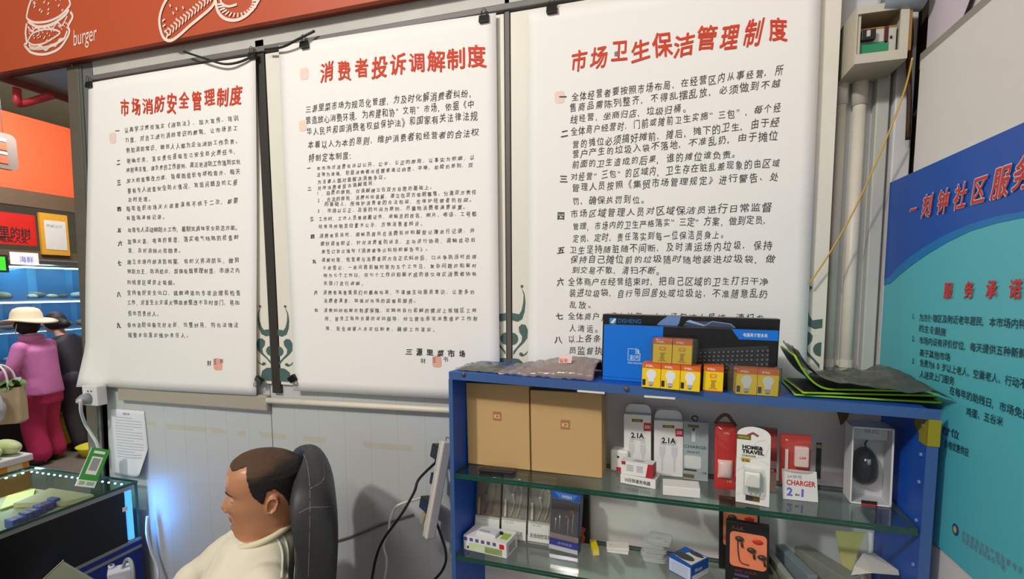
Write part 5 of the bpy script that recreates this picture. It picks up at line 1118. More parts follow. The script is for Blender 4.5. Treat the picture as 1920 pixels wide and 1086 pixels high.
YAWH = math.atan2(-0.64, -0.77)
HC = EYE + ray(500, 920) * (1.10 / ray(500, 920).y)
HM = Matrix.Translation(HC) @ Matrix.Rotation(YAWH, 4, 'Z') @ Matrix.Rotation(math.radians(3), 4, 'Y') @ Matrix.Rotation(math.radians(-7), 4, 'X') @ Matrix.Diagonal((1.04, 1.0, 0.95, 1))
PROF = [(-0.200, .040, .072, .064), (-0.165, .044, .070, .063), (-0.138, .056, .069, .063), (-0.122, .072, .069, .064), (-0.110, .085, .070, .065), (-0.098, .093, .071, .066), (-0.085, .0945, .074, .068), (-0.073, .090, .078, .070), (-0.066, .095, .080, .071),
        (-0.061, .0925, .081, .071), (-0.055, .096, .082, .072), (-0.046, .0915, .084, .073), (-0.036, .090, .087, .075), (-0.020, .089, .092, .077), (0.000, .0885, .097, .078), (0.014, .086, .099, .078), (0.022, .0865, .100, .078), (0.032, .092, .101, .078),
        (0.048, .0945, .102, .0785), (0.066, .0905, .101, .078), (0.084, .080, .088, .0745), (0.099, .066, .072, .065), (0.110, .050, .054, .052), (0.118, .032, .036, .036), (0.1235, .012, .022, .018), (0.1245, .001, .002, .002)]
def prof(z):
    for i in range(len(PROF) - 1):
        a, b = PROF[i], PROF[i + 1]
        if z <= b[0]:
            t = (z - a[0]) / (b[0] - a[0]); p0 = PROF[max(i - 1, 0)]; p3 = PROF[min(i + 2, len(PROF) - 1)]
            t = max(0, min(1, t))
            return [a[k] + (b[k] - a[k]) * t for k in (1, 2, 3)]
    return PROF[-1][1:]
NOSE = [(-0.044, 0), (-0.040, .006), (-0.035, .017), (-0.029, .0215), (-0.023, .0225), (-0.016, .0205), (-0.006, .0155), (0.004, .0105), (0.014, .006), (0.022, .002), (0.030, 0)]
def nose(z):
    for (a, x), (b, y) in zip(NOSE, NOSE[1:]):
        if a <= z <= b: return x + (y - x) * (z - a) / (b - a)
    return 0
def head_pt(th, z, off=0.0):
    f, b, w = prof(z); cs, sn = math.cos(th), math.sin(th); p = 2.35
    f += off; b += off; w += off
    if cs > 0 and -0.112 < z < -0.015:
        fl = 0.086 + (z + 0.112) / 0.097 * 0.003; f = fl + off + (f - off - fl) * gs(w * sn, 0.030)
    rx = f if cs > 0 else b
    r = (abs(cs) ** p + abs(sn) ** p) ** (-1 / p)
    x, y = rx * r * cs, w * r * sn
    if cs > 0:
        ay = abs(y); nw = 0.0085 + 0.0105 * max(0, min(1, (0.012 - z) / 0.035))
        x += nose(z) * gs(y, nw)
        x -= 0.0085 * gs(ay - 0.030, 0.014) * gs(z - 0.015, 0.011)
        x += 0.0050 * gs(ay - 0.032, 0.010) * gs(z - 0.010, 0.0075)
        x -= 0.0018 * gs(ay - 0.032, 0.011) * gs(z - 0.0045, 0.0018)
        x += 0.0026 * gs(ay - 0.028, 0.016) * gs(z - 0.030, 0.007)
        x += 0.0030 * gs(y, 0.022) * (gs(z + 0.0555, 0.0042) + gs(z + 0.0665, 0.0048)) - 0.0030 * gs(y, 0.025) * gs(z + 0.061, 0.0018)
        x -= 0.0025 * gs(ay - 0.024 - 0.3 * (-0.03 - z), 0.005) * (1 if -0.062 < z < -0.03 else 0)
        x += 0.004 * gs(ay - 0.043, 0.020) * gs(z + 0.022, 0.020)
        x += 0.003 * gs(y, 0.012) * gs(z + 0.095, 0.010)
    x += 0.45 * max(0, -0.10 - z) + 0.22 * max(0, z - 0.066)
    return V((x, y, z))
NTH, NZ = 120, 130
def zk(j):
    t = j / (NZ - 1); return -0.200 + 0.3245 * t if t < 0.92 else -0.200 + 0.3245 * (0.92 + 0.08 * math.sin((t - 0.92) / 0.08 * PI / 2))
man = thing('person', 'balding man in a cream long sleeved shirt dozing in the black office chair, head bowed', 'person', mat=Matrix.Translation((HC.x - 0.1, HC.y, 0.0)))
g = G(); g.T = HM
g.loft([[head_pt(2 * PI * k / NTH, zk(j)) for k in range(NTH)] for j in range(NZ)])
for s in (1, -1): g.ball((0.0955, s * 0.0125, -0.0315), (0.0105, 0.0075, 0.0075), 12, 8)
for s in (1, -1):      # ears
    def ear(u, v):
        a = 2 * PI * u; r = v
        rx, rz = 0.0155 + 0.003 * math.sin(a), 0.0275
        x = -0.015 + rx * r * math.cos(a) - 0.006 * math.sin(a) * r; z = -0.004 + rz * r * math.sin(a)
        rim = 0.011 + 0.006 * gs(r - 0.82, 0.16) - 0.007 * gs(r - 0.42, 0.22) + 0.005 * max(0, -math.cos(a)) * r
        y = 0.0735 + (rim if r < 0.97 else 0.002)
        return (x, s * y, z)
    n0 = len(g.v)
    g.grid(ear, 28, 10, cu=True)
    g.ball((-0.013, s * 0.072, -0.004), (0.012, 0.008, 0.023))
    g.ball((-0.008, s * 0.079, -0.026), (0.007, 0.005, 0.007))
g.T = None
# body frame: F forward, L left
Fv = V((math.cos(YAWH), math.sin(YAWH), 0)); Lv = V((-Fv.y, Fv.x, 0))
NB = HM @ V((0.010, 0, -0.132))            # base of the neck
BM = Matrix.Translation(NB) @ Matrix(((Fv.x, Lv.x, 0), (Fv.y, Lv.y, 0), (0, 0, 1))).to_4x4()
def Bp(x, y, z): return BM @ V((x, y, z))
ZF = -NB.z
TORSO = [(0.005, 0.005, .070, .066), (-0.03, 0.02, .100, .082), (-0.06, 0.035, .165, .090), (-0.10, 0.05, .185, .100), (-0.17, 0.07, .195, .115), (-0.26, 0.10, .185, .140), (-0.36, 0.115, .180, .148), (-0.45, 0.15, .175, .135), (-0.52, 0.17, .165, .115)]
def torso(g, off=0.0, zmin=-0.6, top=0):
    R = []
    for z, x, wy, wx in TORSO[top:]:
        R.append(ell((x, 0, z), (1, 0, 0), (0, 1, 0), wx + off, wy + off, 32, 2.3))
    g.T = BM; g.loft(R); g.T = None
hipz = -0.50
ARML = [(0.0, 0.150, -0.085), (0.03, 0.215, -0.34), (0.28, 0.20, -0.36), (0.36, 0.17, -0.37)]
ARMR = [(0.04, -0.175, -0.085), (0.20, -0.235, -0.205), (0.385, -0.20, -0.275), (0.46, -0.19, -0.295)]
torso(g)
for A in (ARML, ARMR):
    limb(g, [Bp(*p) for p in A], [.052, .043, .030, .026])
    hx = (V(A[3]) - V(A[2])).normalized(); hand = V(A[3])
    sd = -1 if A is ARML else 1
    c = hand + hx * 0.045
    g.T = BM; g.loft([ell(hand + hx * t, (0, 1, 0), (0, 0, 1), rw, rt_, 16) for t, rw, rt_ in ((-0.01, .026, .021), (0.02, .036, .018), (0.06, .042, .016), (0.088, .040, .013))]); g.T = None
    for k, (dy, ln) in enumerate(((-0.029, .068), (-0.010, .078), (0.010, .073), (0.028, .058))):
        b0 = hand + hx * 0.08 + V((0, dy, 0)); b1 = b0 + hx * ln * 0.5 + V((0, dy * 0.15, -0.006)); b2 = b0 + hx * ln * 0.78 + V((0, dy * 0.2, -0.024)); b3 = b0 + hx * ln * 0.86 + V((0, dy * 0.2, -0.042))
        limb(g, [Bp(*p) for p in (b0, b1, b2, b3)], [.0092, .0086, .0080, .0070], 10, 3)
    b0 = hand + hx * 0.02 + V((0, sd * 0.028, -0.004)); limb(g, [Bp(*p) for p in (b0, b0 + hx * 0.03 + V((0, sd * 0.022, -0.012)), b0 + hx * 0.056 + V((0, sd * 0.026, -0.020))) ], [.012, .0098, .008], 10, 3)
for s in (1, -1):
    limb(g, [Bp(0.17, s * .095, hipz), Bp(0.60, s * .13, hipz + 0.02), Bp(0.62, s * .13, ZF + 0.09)], [.092, .062, .042], 18)
    limb(g, [Bp(0.61, s * .13, ZF + 0.06), Bp(0.70, s * .14, ZF + 0.045), Bp(0.80, s * .145, ZF + 0.035)], [.042, .04, .03], 14)
SKIN = M('skin_tan', (188, 132, 98), 0.36, var=0.06, scale=30, spec=0.5); LIP = M('lip_brown', (160, 92, 78), 0.45)
HMI = HM.inverted()
def face_mat(c):
    q = HMI @ c
    if q.x > 0.065 and abs(q.y) < 0.024 and ((-0.0715 < q.z < -0.0525)): return 1
    return 0
fuse(g, 'body', [SKIN, LIP], man, 0.0032, 3, face_mat, factor=0.4)
# hair: cropped sides and back, thin on the crown
def smooth01(x): x = max(0, min(1, x)); return x * x * (3 - 2 * x)
def hair_line(d):
    pts = [(0, .090), (30, .090), (45, .098), (62, .106), (66, .095), (70, .055), (74, .022), (80, .004), (86, -.004), (90, .010), (94, .034), (104, .036), (114, .010), (124, -.030), (140, -.070), (180, -.080)]
    for (a, x), (b, y) in zip(pts, pts[1:]):
        if a <= d <= b: return x + (y - x) * (d - a) / (b - a)
    return pts[-1][1]
vs, fs, dens = [], [], []
NT2, NZ2 = 220, 170
def hz(j): return -0.10 + 0.2245 * math.sin(j / (NZ2 - 1) * PI / 2) ** 0.9
for j in range(NZ2):
    z = hz(j)
    for k in range(NT2):
        th = 2 * PI * k / NT2; q = head_pt(th, min(z, 0.1244)); d = math.degrees(abs((th + PI) % (2 * PI) - PI))
        n = V((q.x, q.y, max(0, q.z - 0.02) * 1.1)).normalized()
        e_ = smooth01((z - hair_line(d) + 0.004 * noise.noise(q * 90)) / 0.010)
        vs.append(q + n * (-0.0045 + 0.0082 * e_ + 0.0006 * noise.noise(q * 300)))
        top = 0.066 + 0.022 * smooth01((d - 70) / 60) + 0.008 * noise.noise(q * 40)
        dens.append(1 - smooth01((z - top) / 0.022))
for j in range(NZ2 - 1):
    for k in range(NT2):
        fs.append((j * NT2 + k, j * NT2 + (k + 1) % NT2, (j + 1) * NT2 + (k + 1) % NT2, (j + 1) * NT2 + k))
fs = [f for f in fs if any(vs[i_].z > hair_line(math.degrees(abs(((2 * PI * (i_ % NT2) / NT2) + PI) % (2 * PI) - PI))) - 0.004 for i_ in f)]
fs.append(tuple(range((NZ2 - 1) * NT2, NZ2 * NT2)))
hg = G(); hg.T = HM; hg.add(vs, fs); hg.T = None
HAIRM = M('hair_black', (30, 25, 22), 0.75, var=0.35, scale=160, bump=0.4)
nt = HAIRM.node_tree; b_ = nt.nodes['Principled BSDF']; src = b_.inputs['Base Color'].links[0].from_socket
at = nt.nodes.new('ShaderNodeAttribute'); at.attribute_name = 'hair_cover'; mx = nt.nodes.new('ShaderNodeMix'); mx.data_type = 'RGBA'
mx.inputs[6].default_value = (*rgb((80, 58, 42)), 1); nt.links.new(src, mx.inputs[7]); nt.links.new(at.outputs['Fac'], mx.inputs[0]); nt.links.new(mx.outputs[2], b_.inputs['Base Color'])
ho = hg.obj('hair', HAIRM, man, smooth=True, world=True, label='short black hair, thin on the crown')
da = ho.data.attributes.new('hair_cover', 'FLOAT', 'POINT')
for i_, x_ in enumerate(dens): da.data[i_].value = x_
def mirror(s, p): return V((p.x, s * p.y, p.z))
def face_pt(y, z, off=0.0):
    lo, hi = 0.0, PI / 2
    for _ in range(30):
        md = (lo + hi) / 2
        if head_pt(md, z).y < y: lo = md
        else: hi = md
    p = head_pt(lo, z); return V((p.x + off, y, z))
BROW = M('brow_dark', (58, 40, 32), 0.8)
for s in (1, -1):
    bp = [HM @ mirror(s, face_pt(y, z, 0.0004)) for y, z in ((0.014, 0.028), (0.022, 0.0315), (0.032, 0.033), (0.042, 0.031), (0.050, 0.026))]
    G().tube(smooth_path(bp, 5), [0.0012 + 0.0014 * math.sin(PI * min(1, k / 20)) for k in range(21)], 6).obj('eyebrow', BROW, man, smooth=True, world=True)
    bp = [HM @ mirror(s, face_pt(y, z, 0.0001)) for y, z in ((0.024, 0.0040), (0.029, 0.0030), (0.034, 0.0028), (0.040, 0.0040), (0.046, 0.0065))]
    G().tube(smooth_path(bp, 5), 0.0009, 5).obj('closed_eyelashes', BROW, man, smooth=True, world=True)
# shirt
SH = M('shirt_cream', (226, 221, 200), 0.85, var=0.04, scale=20, spec=0.2)
g = G(); torso(g, 0.015, top=0)
for A in (ARML, ARMR):
    q = [V(p) for p in A]; cuff = q[1].lerp(q[2], 0.62 if A is ARML else 0.16)
    P = [q[0] + V((0, 0, 0.004)), q[0].lerp(q[1], 0.5), q[1], cuff]; R = [.060, .062, .058, .050]
    limb(g, [Bp(*p) for p in P], R, 18, 6)
    d_ = (cuff - q[1]).normalized()
    if A is ARMR:
        for t_, r_ in ((0.0, .055), (-0.022, .054), (-0.045, .058)):
            c_ = cuff + d_ * t_; g.ball(Bp(*c_), (r_, r_, r_ * 0.95))
sh = fuse(g, 'shirt', SH, man, 0.006, 22)
tex = bpy.data.textures.new('folds', 'CLOUDS'); tex.noise_scale = 0.09; tex.noise_depth = 1
dm = sh.modifiers.new('folds', 'DISPLACE'); dm.texture = tex; dm.strength = 0.02; dm.mid_level = 0.5; dm.texture_coords = 'LOCAL'
g = G(); g.T = BM; pts = []
for k in range(40):
    a = 2 * PI * k / 40; pts.append(V((0.008 + 0.080 * math.cos(a), 0.084 * math.sin(a), 0.004 - 0.022 * math.cos(a) + 0.006 * abs(math.sin(a)))))
g.tube(pts + pts[:2], 0.0085, 10); g.obj('collar', M('collar_cream', (222, 216, 184), 0.85, var=0.04), man, smooth=True, world=True, label='ribbed round collar')
from mathutils.bvhtree import BVHTree
def project_line(ob, pts, lift):
    """the polyline seen along pixel rays, laid on the surface of ob"""
    dg = bpy.context.evaluated_depsgraph_get(); dg.update(); bv = BVHTree.FromObject(ob, dg); ml = MW[ob.name]; mi = ml.inverted(); P = []
    for q in smooth_path([V((x, y, 0)) for x, y in pts], 6):
        h_ = bv.ray_cast(mi @ EYE, (mi.to_3x3() @ ray(q.x, q.y)).normalized())
        if h_[0] is not None: P.append(ml @ (h_[0] + h_[1] * lift))
    return P
for pts in ([(527, 1000), (536, 1015), (540, 1040), (538, 1084)], [(516, 1006), (526, 1022), (530, 1045), (528, 1084)]):
    P = project_line(sh, pts, 0.0005)
    if len(P) > 3: G().tube(P, 0.0034, 6).obj('sleeve_stripe', M('stripe_mint', (208, 222, 204), 0.8), man, smooth=True, world=True)
g = G()
torso_r = [ell((x, 0, z), (1, 0, 0), (0, 1, 0), wx + 0.018, wy + 0.018, 28, 2.3) for z, x, wy, wx in TORSO[6:]]
g.T = BM; g.loft(torso_r); g.T = None
for s in (1, -1): limb(g, [Bp(0.17, s * .095, hipz), Bp(0.60, s * .13, hipz + 0.02), Bp(0.62, s * .13, ZF + 0.11)], [.108, .078, .060], 18)
fuse(g, 'trousers', M('trousers_dark', (46, 50, 60), 0.8), man, 0.009, 4)
for s in (1, -1):
    g = G(); g.T = BM; g.loft([ell((x, s * .137, ZF + z), (0, 1, 0), (0, 0, 1), w_, h_, 16, 2.6) for x, z, w_, h_ in ((0.54, .045, .03, .04), (0.58, .05, .045, .046), (0.68, .045, .05, .042), (0.78, .035, .05, .031), (0.84, .028, .03, .02))])
    g.obj('shoe', M('shoe_black', (34, 32, 32), 0.4), man, smooth=True, world=True)

# ------------------------------------------------------------------ office chair
LEA = M('chair_leather', (46, 48, 50), 0.5, var=0.12, scale=60, bump=0.08); SEAM = M('seam_grey', (128, 130, 130), 0.6)
chair = thing('office_chair', 'black leather high backed office chair behind the dozing man', 'chair', mat=Matrix.Translation(Bp(0.12, 0, ZF)))
sideP = NB + Lv * 0.10
def CP(px, py): q = BM.inverted() @ hit(px, py, sideP, Lv); return (q.x, q.z)
prof_px = [(560, 1086), (556, 1040), (553, 1000), (552, 960), (557, 920), (551, 893), (542, 872), (546, 852), (562, 838), (582, 834), (601, 843), (617, 868), (625, 900), (627, 940), (626, 985), (623, 1030), (618, 1086)]
pf = [CP(x, y + 26 * max(0, min(1, (960 - y) / 90))) for x, y in prof_px]
dx = (pf[0][0] - pf[3][0]) ; low = -0.50
pf = [(pf[0][0] + 0.045, low)] + pf + [(pf[-1][0] + 0.045, low)]
pf = [(p[0] - 0.008, p[1]) for p in pf]
cx_ = sum(p[0] for p in pf) / len(pf); cz_ = sum(p[1] for p in pf) / len(pf)
def ring(y, k):
    out = []
    for x, z in pf:
        f = (z - low) / (max(p[1] for p in pf) - low)
        dent = 0.066 * max(0, 1 - (abs(y) / 0.15) ** 2) * max(0, min(1, (0.222 - z) / 0.03)) - 0.016 * min(1, (abs(y) / 0.13) ** 2) if x > cx_ else 0
        out.append(Bp(cx_ + (x - dent - cx_) * (1 - (1 - k) * 0.8), y, z - (1 - k) * 0.62 * max(0, f) ** 2.5))
    return out
WID = 0.235
rings = [ring(y, k) for y, k in ((-WID, .70), (-WID + .015, .84), (-WID + .05, .93), (-0.13, 0.96), (-0.09, 0.98), (-0.045, 1.0), (0.0, 1.0), (0.045, 1.0), (0.09, 0.98), (0.13, 0.96), (WID - .05, .93), (WID - .015, .84), (WID, .70))]
g = G().loft(rings); bk = g.obj('backrest', LEA, chair, smooth=True, world=True, sub=1)
def seam(pts):
    P = project_line(bk, pts, 0.0014)
    if len(P) > 2: G().tube(P, 0.0018, 5).obj('stitching', SEAM, chair, smooth=True, world=True)
seam([(566, 846), (575, 868), (580, 905), (581, 950), (580, 1010), (578, 1084)])
seam([(560, 962), (581, 952), (600, 951), (621, 950)]); seam([(581, 916), (600, 906), (608, 893), (606, 868)])
G().box(-0.05, -0.25, hipz - 0.19, 0.55, 0.25, hipz - 0.118).obj('seat', LEA, chair, bevel=0.025).matrix_local = MW[chair.name].inverted() @ BM
for s in (1, -1):
    g = G(); g.tube(smooth_path([Bp(0.0, s * 0.27, hipz - 0.15), Bp(0.02, s * 0.33, hipz + 0.03), Bp(0.10, s * 0.335, hipz + 0.07), Bp(0.30, s * 0.335, hipz + 0.06)]), 0.02, 10); g.obj('armrest', LEA, chair, smooth=True, world=True)
G().tube([Bp(0.20, 0, hipz - 0.19), Bp(0.20, 0, ZF + 0.10)], 0.03, 14).obj('gas_column', M('chrome_dark', (90, 92, 96), 0.3, 0.8), chair, smooth=True, world=True)
for k in range(5):
    a = 2 * PI * k / 5 + 0.3; e_ = (0.20 + 0.26 * math.cos(a), 0.26 * math.sin(a))
    G().tube([Bp(0.20, 0, ZF + 0.10), Bp(e_[0], e_[1], ZF + 0.07)], [0.03, 0.018], 10).obj('base_arm', LEA, chair, world=True)
    G().ball(Bp(e_[0], e_[1], ZF + 0.030), 0.028).obj('castor', BLK, chair, smooth=True, world=True)

# ================================================================== GLASS COUNTER
XC, XL, ZT = -2.1, -2.757, 0.9
cnt = thing('glass_counter', 'low glass display counter with black and blue side and light strips, left of the man', 'counter', ((XC + XL) / 2, 0.7, 0))
Y0, Y1 = -0.4, 1.505
CGL = film('counter_glass', (232, 244, 242), 0.015, 0.03, (200, 215, 212), 0.06)
G().box(XL, Y0, ZT - 0.008, XC, Y1, ZT).obj('top_glass', CGL, cnt, world=True)
g = G(); g.box(XC, Y0, ZT - 0.009, XC + 0.0025, Y1, ZT + 0.001).box(XL, Y1, ZT - 0.009, XC + 0.0025, Y1 + 0.0025, ZT + 0.001).box(XL - 0.0025, Y0, ZT - 0.009, XL, Y1 + 0.0025, ZT + 0.001)
g.obj('glass_rim', GLE, cnt, world=True)
AL = M('trim_silver', (150, 150, 146), 0.35, 0.5)
G().box(XC - 0.012, Y0, ZT - 0.026, XC + 0.001, Y1 - 0.02, ZT - 0.009).box(XC - 0.01, Y0, 0.644, XC + 0.004, Y1, 0.656).box(XC - 0.01, Y0, 0.610, XC + 0.004, Y1, 0.622).obj('silver_trim', AL, cnt, world=True)
G().box(XC - 0.006, Y0, 0.656, XC, Y1 - 0.055, ZT - 0.026).obj('black_panel', M('panel_black', (14, 16, 22), 0.25), cnt, world=True)
CB_ = M('counter_blue', (22, 44, 132), 0.4)
G().box(XC - 0.02, Y0, 0.0, XC, Y1, 0.644).box(XL, Y0, 0.0, XL + 0.02, Y1, 0.60).box(XL + 0.02, Y1 - 0.02, 0, XC - 0.02, Y1, 0.62).box(XL + 0.02, Y0, 0, XC - 0.02, Y0 + 0.02, 0.6).obj('cabinet', CB_, cnt, world=True)
G().box(XL + 0.006, Y0, 0.785, XC - 0.013, Y1 - 0.006, 0.80).obj('display_floor', M('floor_tan', (176, 168, 128), 0.6, var=0.1, scale=6), cnt, world=True)
G().box(XL, Y0, 0.62, XL + 0.005, Y1, ZT - 0.008).box(XL + 0.005, Y1 - 0.005, 0.62, XC - 0.006, Y1, ZT - 0.008).obj('side_glass', CGL, cnt, world=True)
LED = M('led_blue_white', (190, 214, 255), 0.5, emit=6)
n_led = 0
for k in range(26):
    y = 1.47 - k * 0.03; o = G().ball((XL + 0.012, y, ZT - 0.018), (0.004, 0.006, 0.004), 6, 4).obj('light_dot', LED, cnt, world=True)
for k in range(16):
    x = XL + 0.03 + k * 0.037; o = G().ball((x, Y1 - 0.012, ZT - 0.018), (0.006, 0.004, 0.004), 6, 4).obj('light_dot', LED, cnt, world=True)
G().box(XC - 0.012, Y1 - 0.045, 0.66, XC - 0.002, Y1 - 0.024, ZT - 0.03).obj('corner_light_strip', M('led_azure', (70, 150, 255), 0.5, emit=1.6), cnt, world=True, label='glowing blue corner light strip')
G().box(XC - 0.002, Y1 - 0.01, 0.656, XC + 0.002, Y1, ZT - 0.01).obj('corner_glass_edge', GLE, cnt, world=True)
lamp('counter_led_glow', 'AREA', (XC + 0.006, Y1 - 0.028, 0.76), 0.5, (0.08, 0.36, 1.0), 0.012, (XC + 0.2, Y1 + 0.06, 0.76), 0.22)
lamp('counter_led_inside', 'AREA', (XL + 0.02, 1.1, ZT - 0.014), 1.5, (0.85, 0.93, 1.0), 0.8, (XL + 0.25, 1.1, 0.80), 0.02)
a = PX(257, 944, XC + 0.001); G().box(XC + 0.0005, a.y - 0.06, a.z - 0.012, XC + 0.002, a.y - 0.04, a.z + 0.006).obj('white_sticker', WHITE, cnt, world=True)
# things lying inside
for i in range(7):
    p = PZ(102 - 13 * i, 949 + 6.8 * i, 0.80)
    single(G().box(p.x - 0.026, p.y - 0.011, 0.8012, p.x + 0.022, p.y + 0.011, 0.835 - 0.004 * (i % 2)), 'battery_box', M('box_indigo', (70, 76, 160), 0.4, var=0.2), ('small indigo box inside the glass counter, %s' % ('nearest the wall', 'second from the wall', 'third from the wall', 'fourth from the wall', 'fifth from the wall', 'sixth from the wall', 'farthest from the wall')[i]), 'box', 'indigo boxes inside the counter', bevel=0.002)
q = [PZ(x, y, 0.8025) for x, y in ((0, 958), (62, 937), (66, 919), (14, 932))]
single(G().prism(q, (0, 0, 0.006)), 'lime_sheet', M('sheet_lime', (214, 218, 110), 0.5, var=0.3, scale=30), 'yellow green printed sheet lying inside the glass counter', 'sheet')
q = [V((x, y, 0.8025)) for x, y in ((-2.56, 1.33), (-2.37, 1.40), (-2.33, 1.485), (-2.60, 1.485))]
single(G().prism(q, (0, 0, 0.02)), 'kraft_tray', M('tray_tan', (214, 190, 146), 0.6), 'flat tan carton lying inside the glass counter near the wall', 'box')
p = PZ(95, 915, 0.80); single(G().box(p.x - 0.02, p.y - 0.003, 0.801, p.x + 0.02, p.y + 0.003, 0.885), 'acrylic_divider', CGL, 'clear upright acrylic divider inside the glass counter', 'divider')
# green phone box leaning on the counter top
a, b = PZ(184, 905, ZT + 0.001), PZ(163, 893, ZT + 0.001)
m = Matrix.Translation(V((-2.225, 1.355, ZT + 0.024))) @ Matrix.Rotation(math.radians(58), 4, 'Z') @ Matrix.Rotation(math.radians(24), 4, 'Y') @ Matrix.Rotation(math.radians(-14), 4, 'X')
t = thing('green_box', 'slim green and white accessory box standing tilted on the glass counter', 'box', mat=m)
w, h = 0.062, 0.155
g = G(); g.box(0, 0, 0, w, 0.02, h); pr(g, 0, h * 0.17, w, h, 1); pr(g, w * 0.22, h * 0.32, w * 0.80, h * 0.78, 0, 0.0007); pr(g, w * 0.3, h * 0.42, w * 0.72, h * 0.74, 2, 0.0009); pr(g, w * 0.2, h * 0.86, w * 0.8, h * 0.93, 0, 0.0007); pr(g, w * 0.1, h * 0.05, w * 0.4, h * 0.14, 3, 0.0007); pr(g, w * 0.5, h * 0.05, w * 0.9, h * 0.14, 3, 0.0007)
g.obj('carton', [WHITE, M('carton_green', (58, 150, 62), 0.4), M('print_grey2', (150, 154, 150), 0.5), M('print_sage', (150, 186, 150), 0.5)], t)
G().box(w, 0.003, 0, w + 0.004, 0.018, h * 0.95).obj('clear_side', CGL, t)
# socket box, its plug and cable
sx0, sx1 = PY(154, 740, 1.472).x, PY(181, 740, 1.472).x
t = thing('socket_box', 'white surface mounted socket box with a grey plug at the foot of the leftmost poster', 'socket', ((sx0 + sx1) / 2, 1.5, 1.17))
sz1, sz0 = PY(170, 724, 1.472).z, PY(170, 761, 1.472).z
G().box(sx0, 1.472, sz0, sx1, 1.5145, sz1).obj('housing', M('socket_white', (222, 224, 226), 0.35), t, world=True, bevel=0.004)
sw = sx1 - sx0; sh_ = sz1 - sz0
for fx in (0.38, 0.6): G().box(sx0 + sw * fx, 1.4714, sz0 + sh_ * 0.70, sx0 + sw * (fx + 0.1), 1.4722, sz0 + sh_ * 0.76).obj('socket_hole', BLK, t, world=True)
c = V((sx0 + sw * 0.42, 1.462, sz0 + sh_ * 0.36)); G().tube([c + V((0, 0.0098, 0)), c + V((0, -0.012, 0)), c + V((-0.004, -0.03, -0.006))], [0.024, 0.022, 0.012], 14).obj('plug', M('plug_grey', (150, 152, 158), 0.4), t, smooth=True, world=True)
q = [c + V((-0.004, -0.03, -0.006)), PY(151, 752, 1.43), PY(152, 772, 1.44), PY(160, 795, 1.48), PY(172, 815, 1.495), PY(182, 832, 1.50), PY(186, 848, 1.505), PY(188, 866, 1.507)]
single(G().tube(smooth_path(q, 6), 0.0065, 8), 'white_cable', M('cable_grey_white', (200, 204, 206), 0.4), 'grey white cable running from the socket box down behind the green box', 'cable', smooth=True)
q = [PX(277, 968, -2.07), PX(276, 1000, -2.07), PX(284, 1035, -2.06), PX(294, 1062, -2.04), PX(297, 1095, -2.02), PX(300, 1200, -2.02)]
single(G().tube(smooth_path(q, 6), 0.0065, 8), 'white_cable', M('cable_grey_white'), 'grey white cable hanging down at the corner of the glass counter', 'cable', smooth=True)
# notice sheet on the wall
def sheet(u, v):
    a = PY(206, 766, W - 0.003); b = PY(270, 767, W - 0.003); x = a.x + (b.x - a.x) * u + 0.012 * v * (1 if u > 0.5 else -0.2) * u; zb = PY(240, 893, W - 0.003).z
    z = a.z + (zb - a.z) * v; cur = max(0, u - 0.62) / 0.38 * max(0, v - 0.55) / 0.45
    return V((x - 0.02 * cur, W - 0.003 - 0.035 * cur - 0.006 * math.sin(PI * u) * v, z + 0.03 * cur))
t = thing('notice_sheet', 'white printed paper notice taped to the wall above the glass counter', 'notice', sheet(0.5, 0))
G().grid(sheet, 14, 18).obj('paper_sheet', M('paper_cool', (226, 230, 238), 0.7, var=0.02), t, smooth=True, world=True, solid=0.0004)
g = G()
for k in range(15):
    v = 0.12 + 0.042 * k; L = 0.76 if k % 4 else 0.5
    a, b = sheet(0.14, v), sheet(0.14 + L, v); g.ribbon([p + V((0, -0.0012, 0)) for p in (sheet(0.14, v), sheet(0.14 + L / 2, v), sheet(0.14 + L, v))], 0.0022, (0, -1, 0))
g.obj('print_lines', M('print_mist', (166, 172, 184), 0.7), t, world=True)
G().text('通知单', sheet(0.38, 0.075) + V((0, -0.0012, 0)), X3, Z3, 0.04, 0.010, 0.01).obj('lettering', GREY, t, world=True)
# green safety sign behind the poster edge
a, b = PY(164, 634, YB - 0.002), PY(196, 692, YB - 0.002)
t = thing('safety_sign', 'small dark green sign peeking out behind the left edge of the leftmost poster', 'sign', (a.x, YB, b.z))
G().box(-2.345, YB + 0.004, b.z, -2.29, W - 0.001, a.z).obj('plate', M('sign_green', (30, 66, 54), 0.5), t, world=True)
G().text('安', V((-2.343, YB + 0.003, (a.z + b.z) / 2 - 0.015)), X3, Z3, 0.03, 0.036, 0.01).obj('lettering', M('sign_cream', (206, 210, 180), 0.5), t, world=True)

# white power strip in front of the counter, with plug and cables
m = Matrix.Translation(PX(205, 1088, -1.98) + V((0, 0, -0.12))) @ Matrix.Rotation(math.radians(-38), 4, 'Z') @ Matrix.Rotation(math.radians(8), 4, 'Y')
t = thing('power_strip', 'white power strip standing before the blue counter side with a white charger in it', 'power strip', mat=m)
PW = M('strip_plastic', (212, 216, 226), 0.35)
G().box(0, 0, -0.1, 0.05, 0.075, 0.185).obj('housing', PW, t, bevel=0.006)
G().tube([(0.012, 0.012, 0.183), (0.012, 0.012, 0.197)], 0.010, 12).obj('hanging_ear', PW, t, smooth=True)
G().tube([(0.012, 0.012, 0.1965), (0.012, 0.012, 0.198)], 0.005, 10).obj('screw_hole', BLK, t)
G().box(0.05, 0.0, 0.07, 0.095, 0.048, 0.14).obj('charger', M('charger_ice', (222, 226, 240), 0.3), t, bevel=0.007)
G().tube(smooth_path([(0.09, 0.024, 0.105), (0.12, 0.02, 0.1), (0.145, 0.0, 0.08), (0.17, -0.02, 0.0)]), [0.012] * 6 + [0.006] * 13, 8).obj('charger_cable', M('charger_ice'), t, smooth=True)
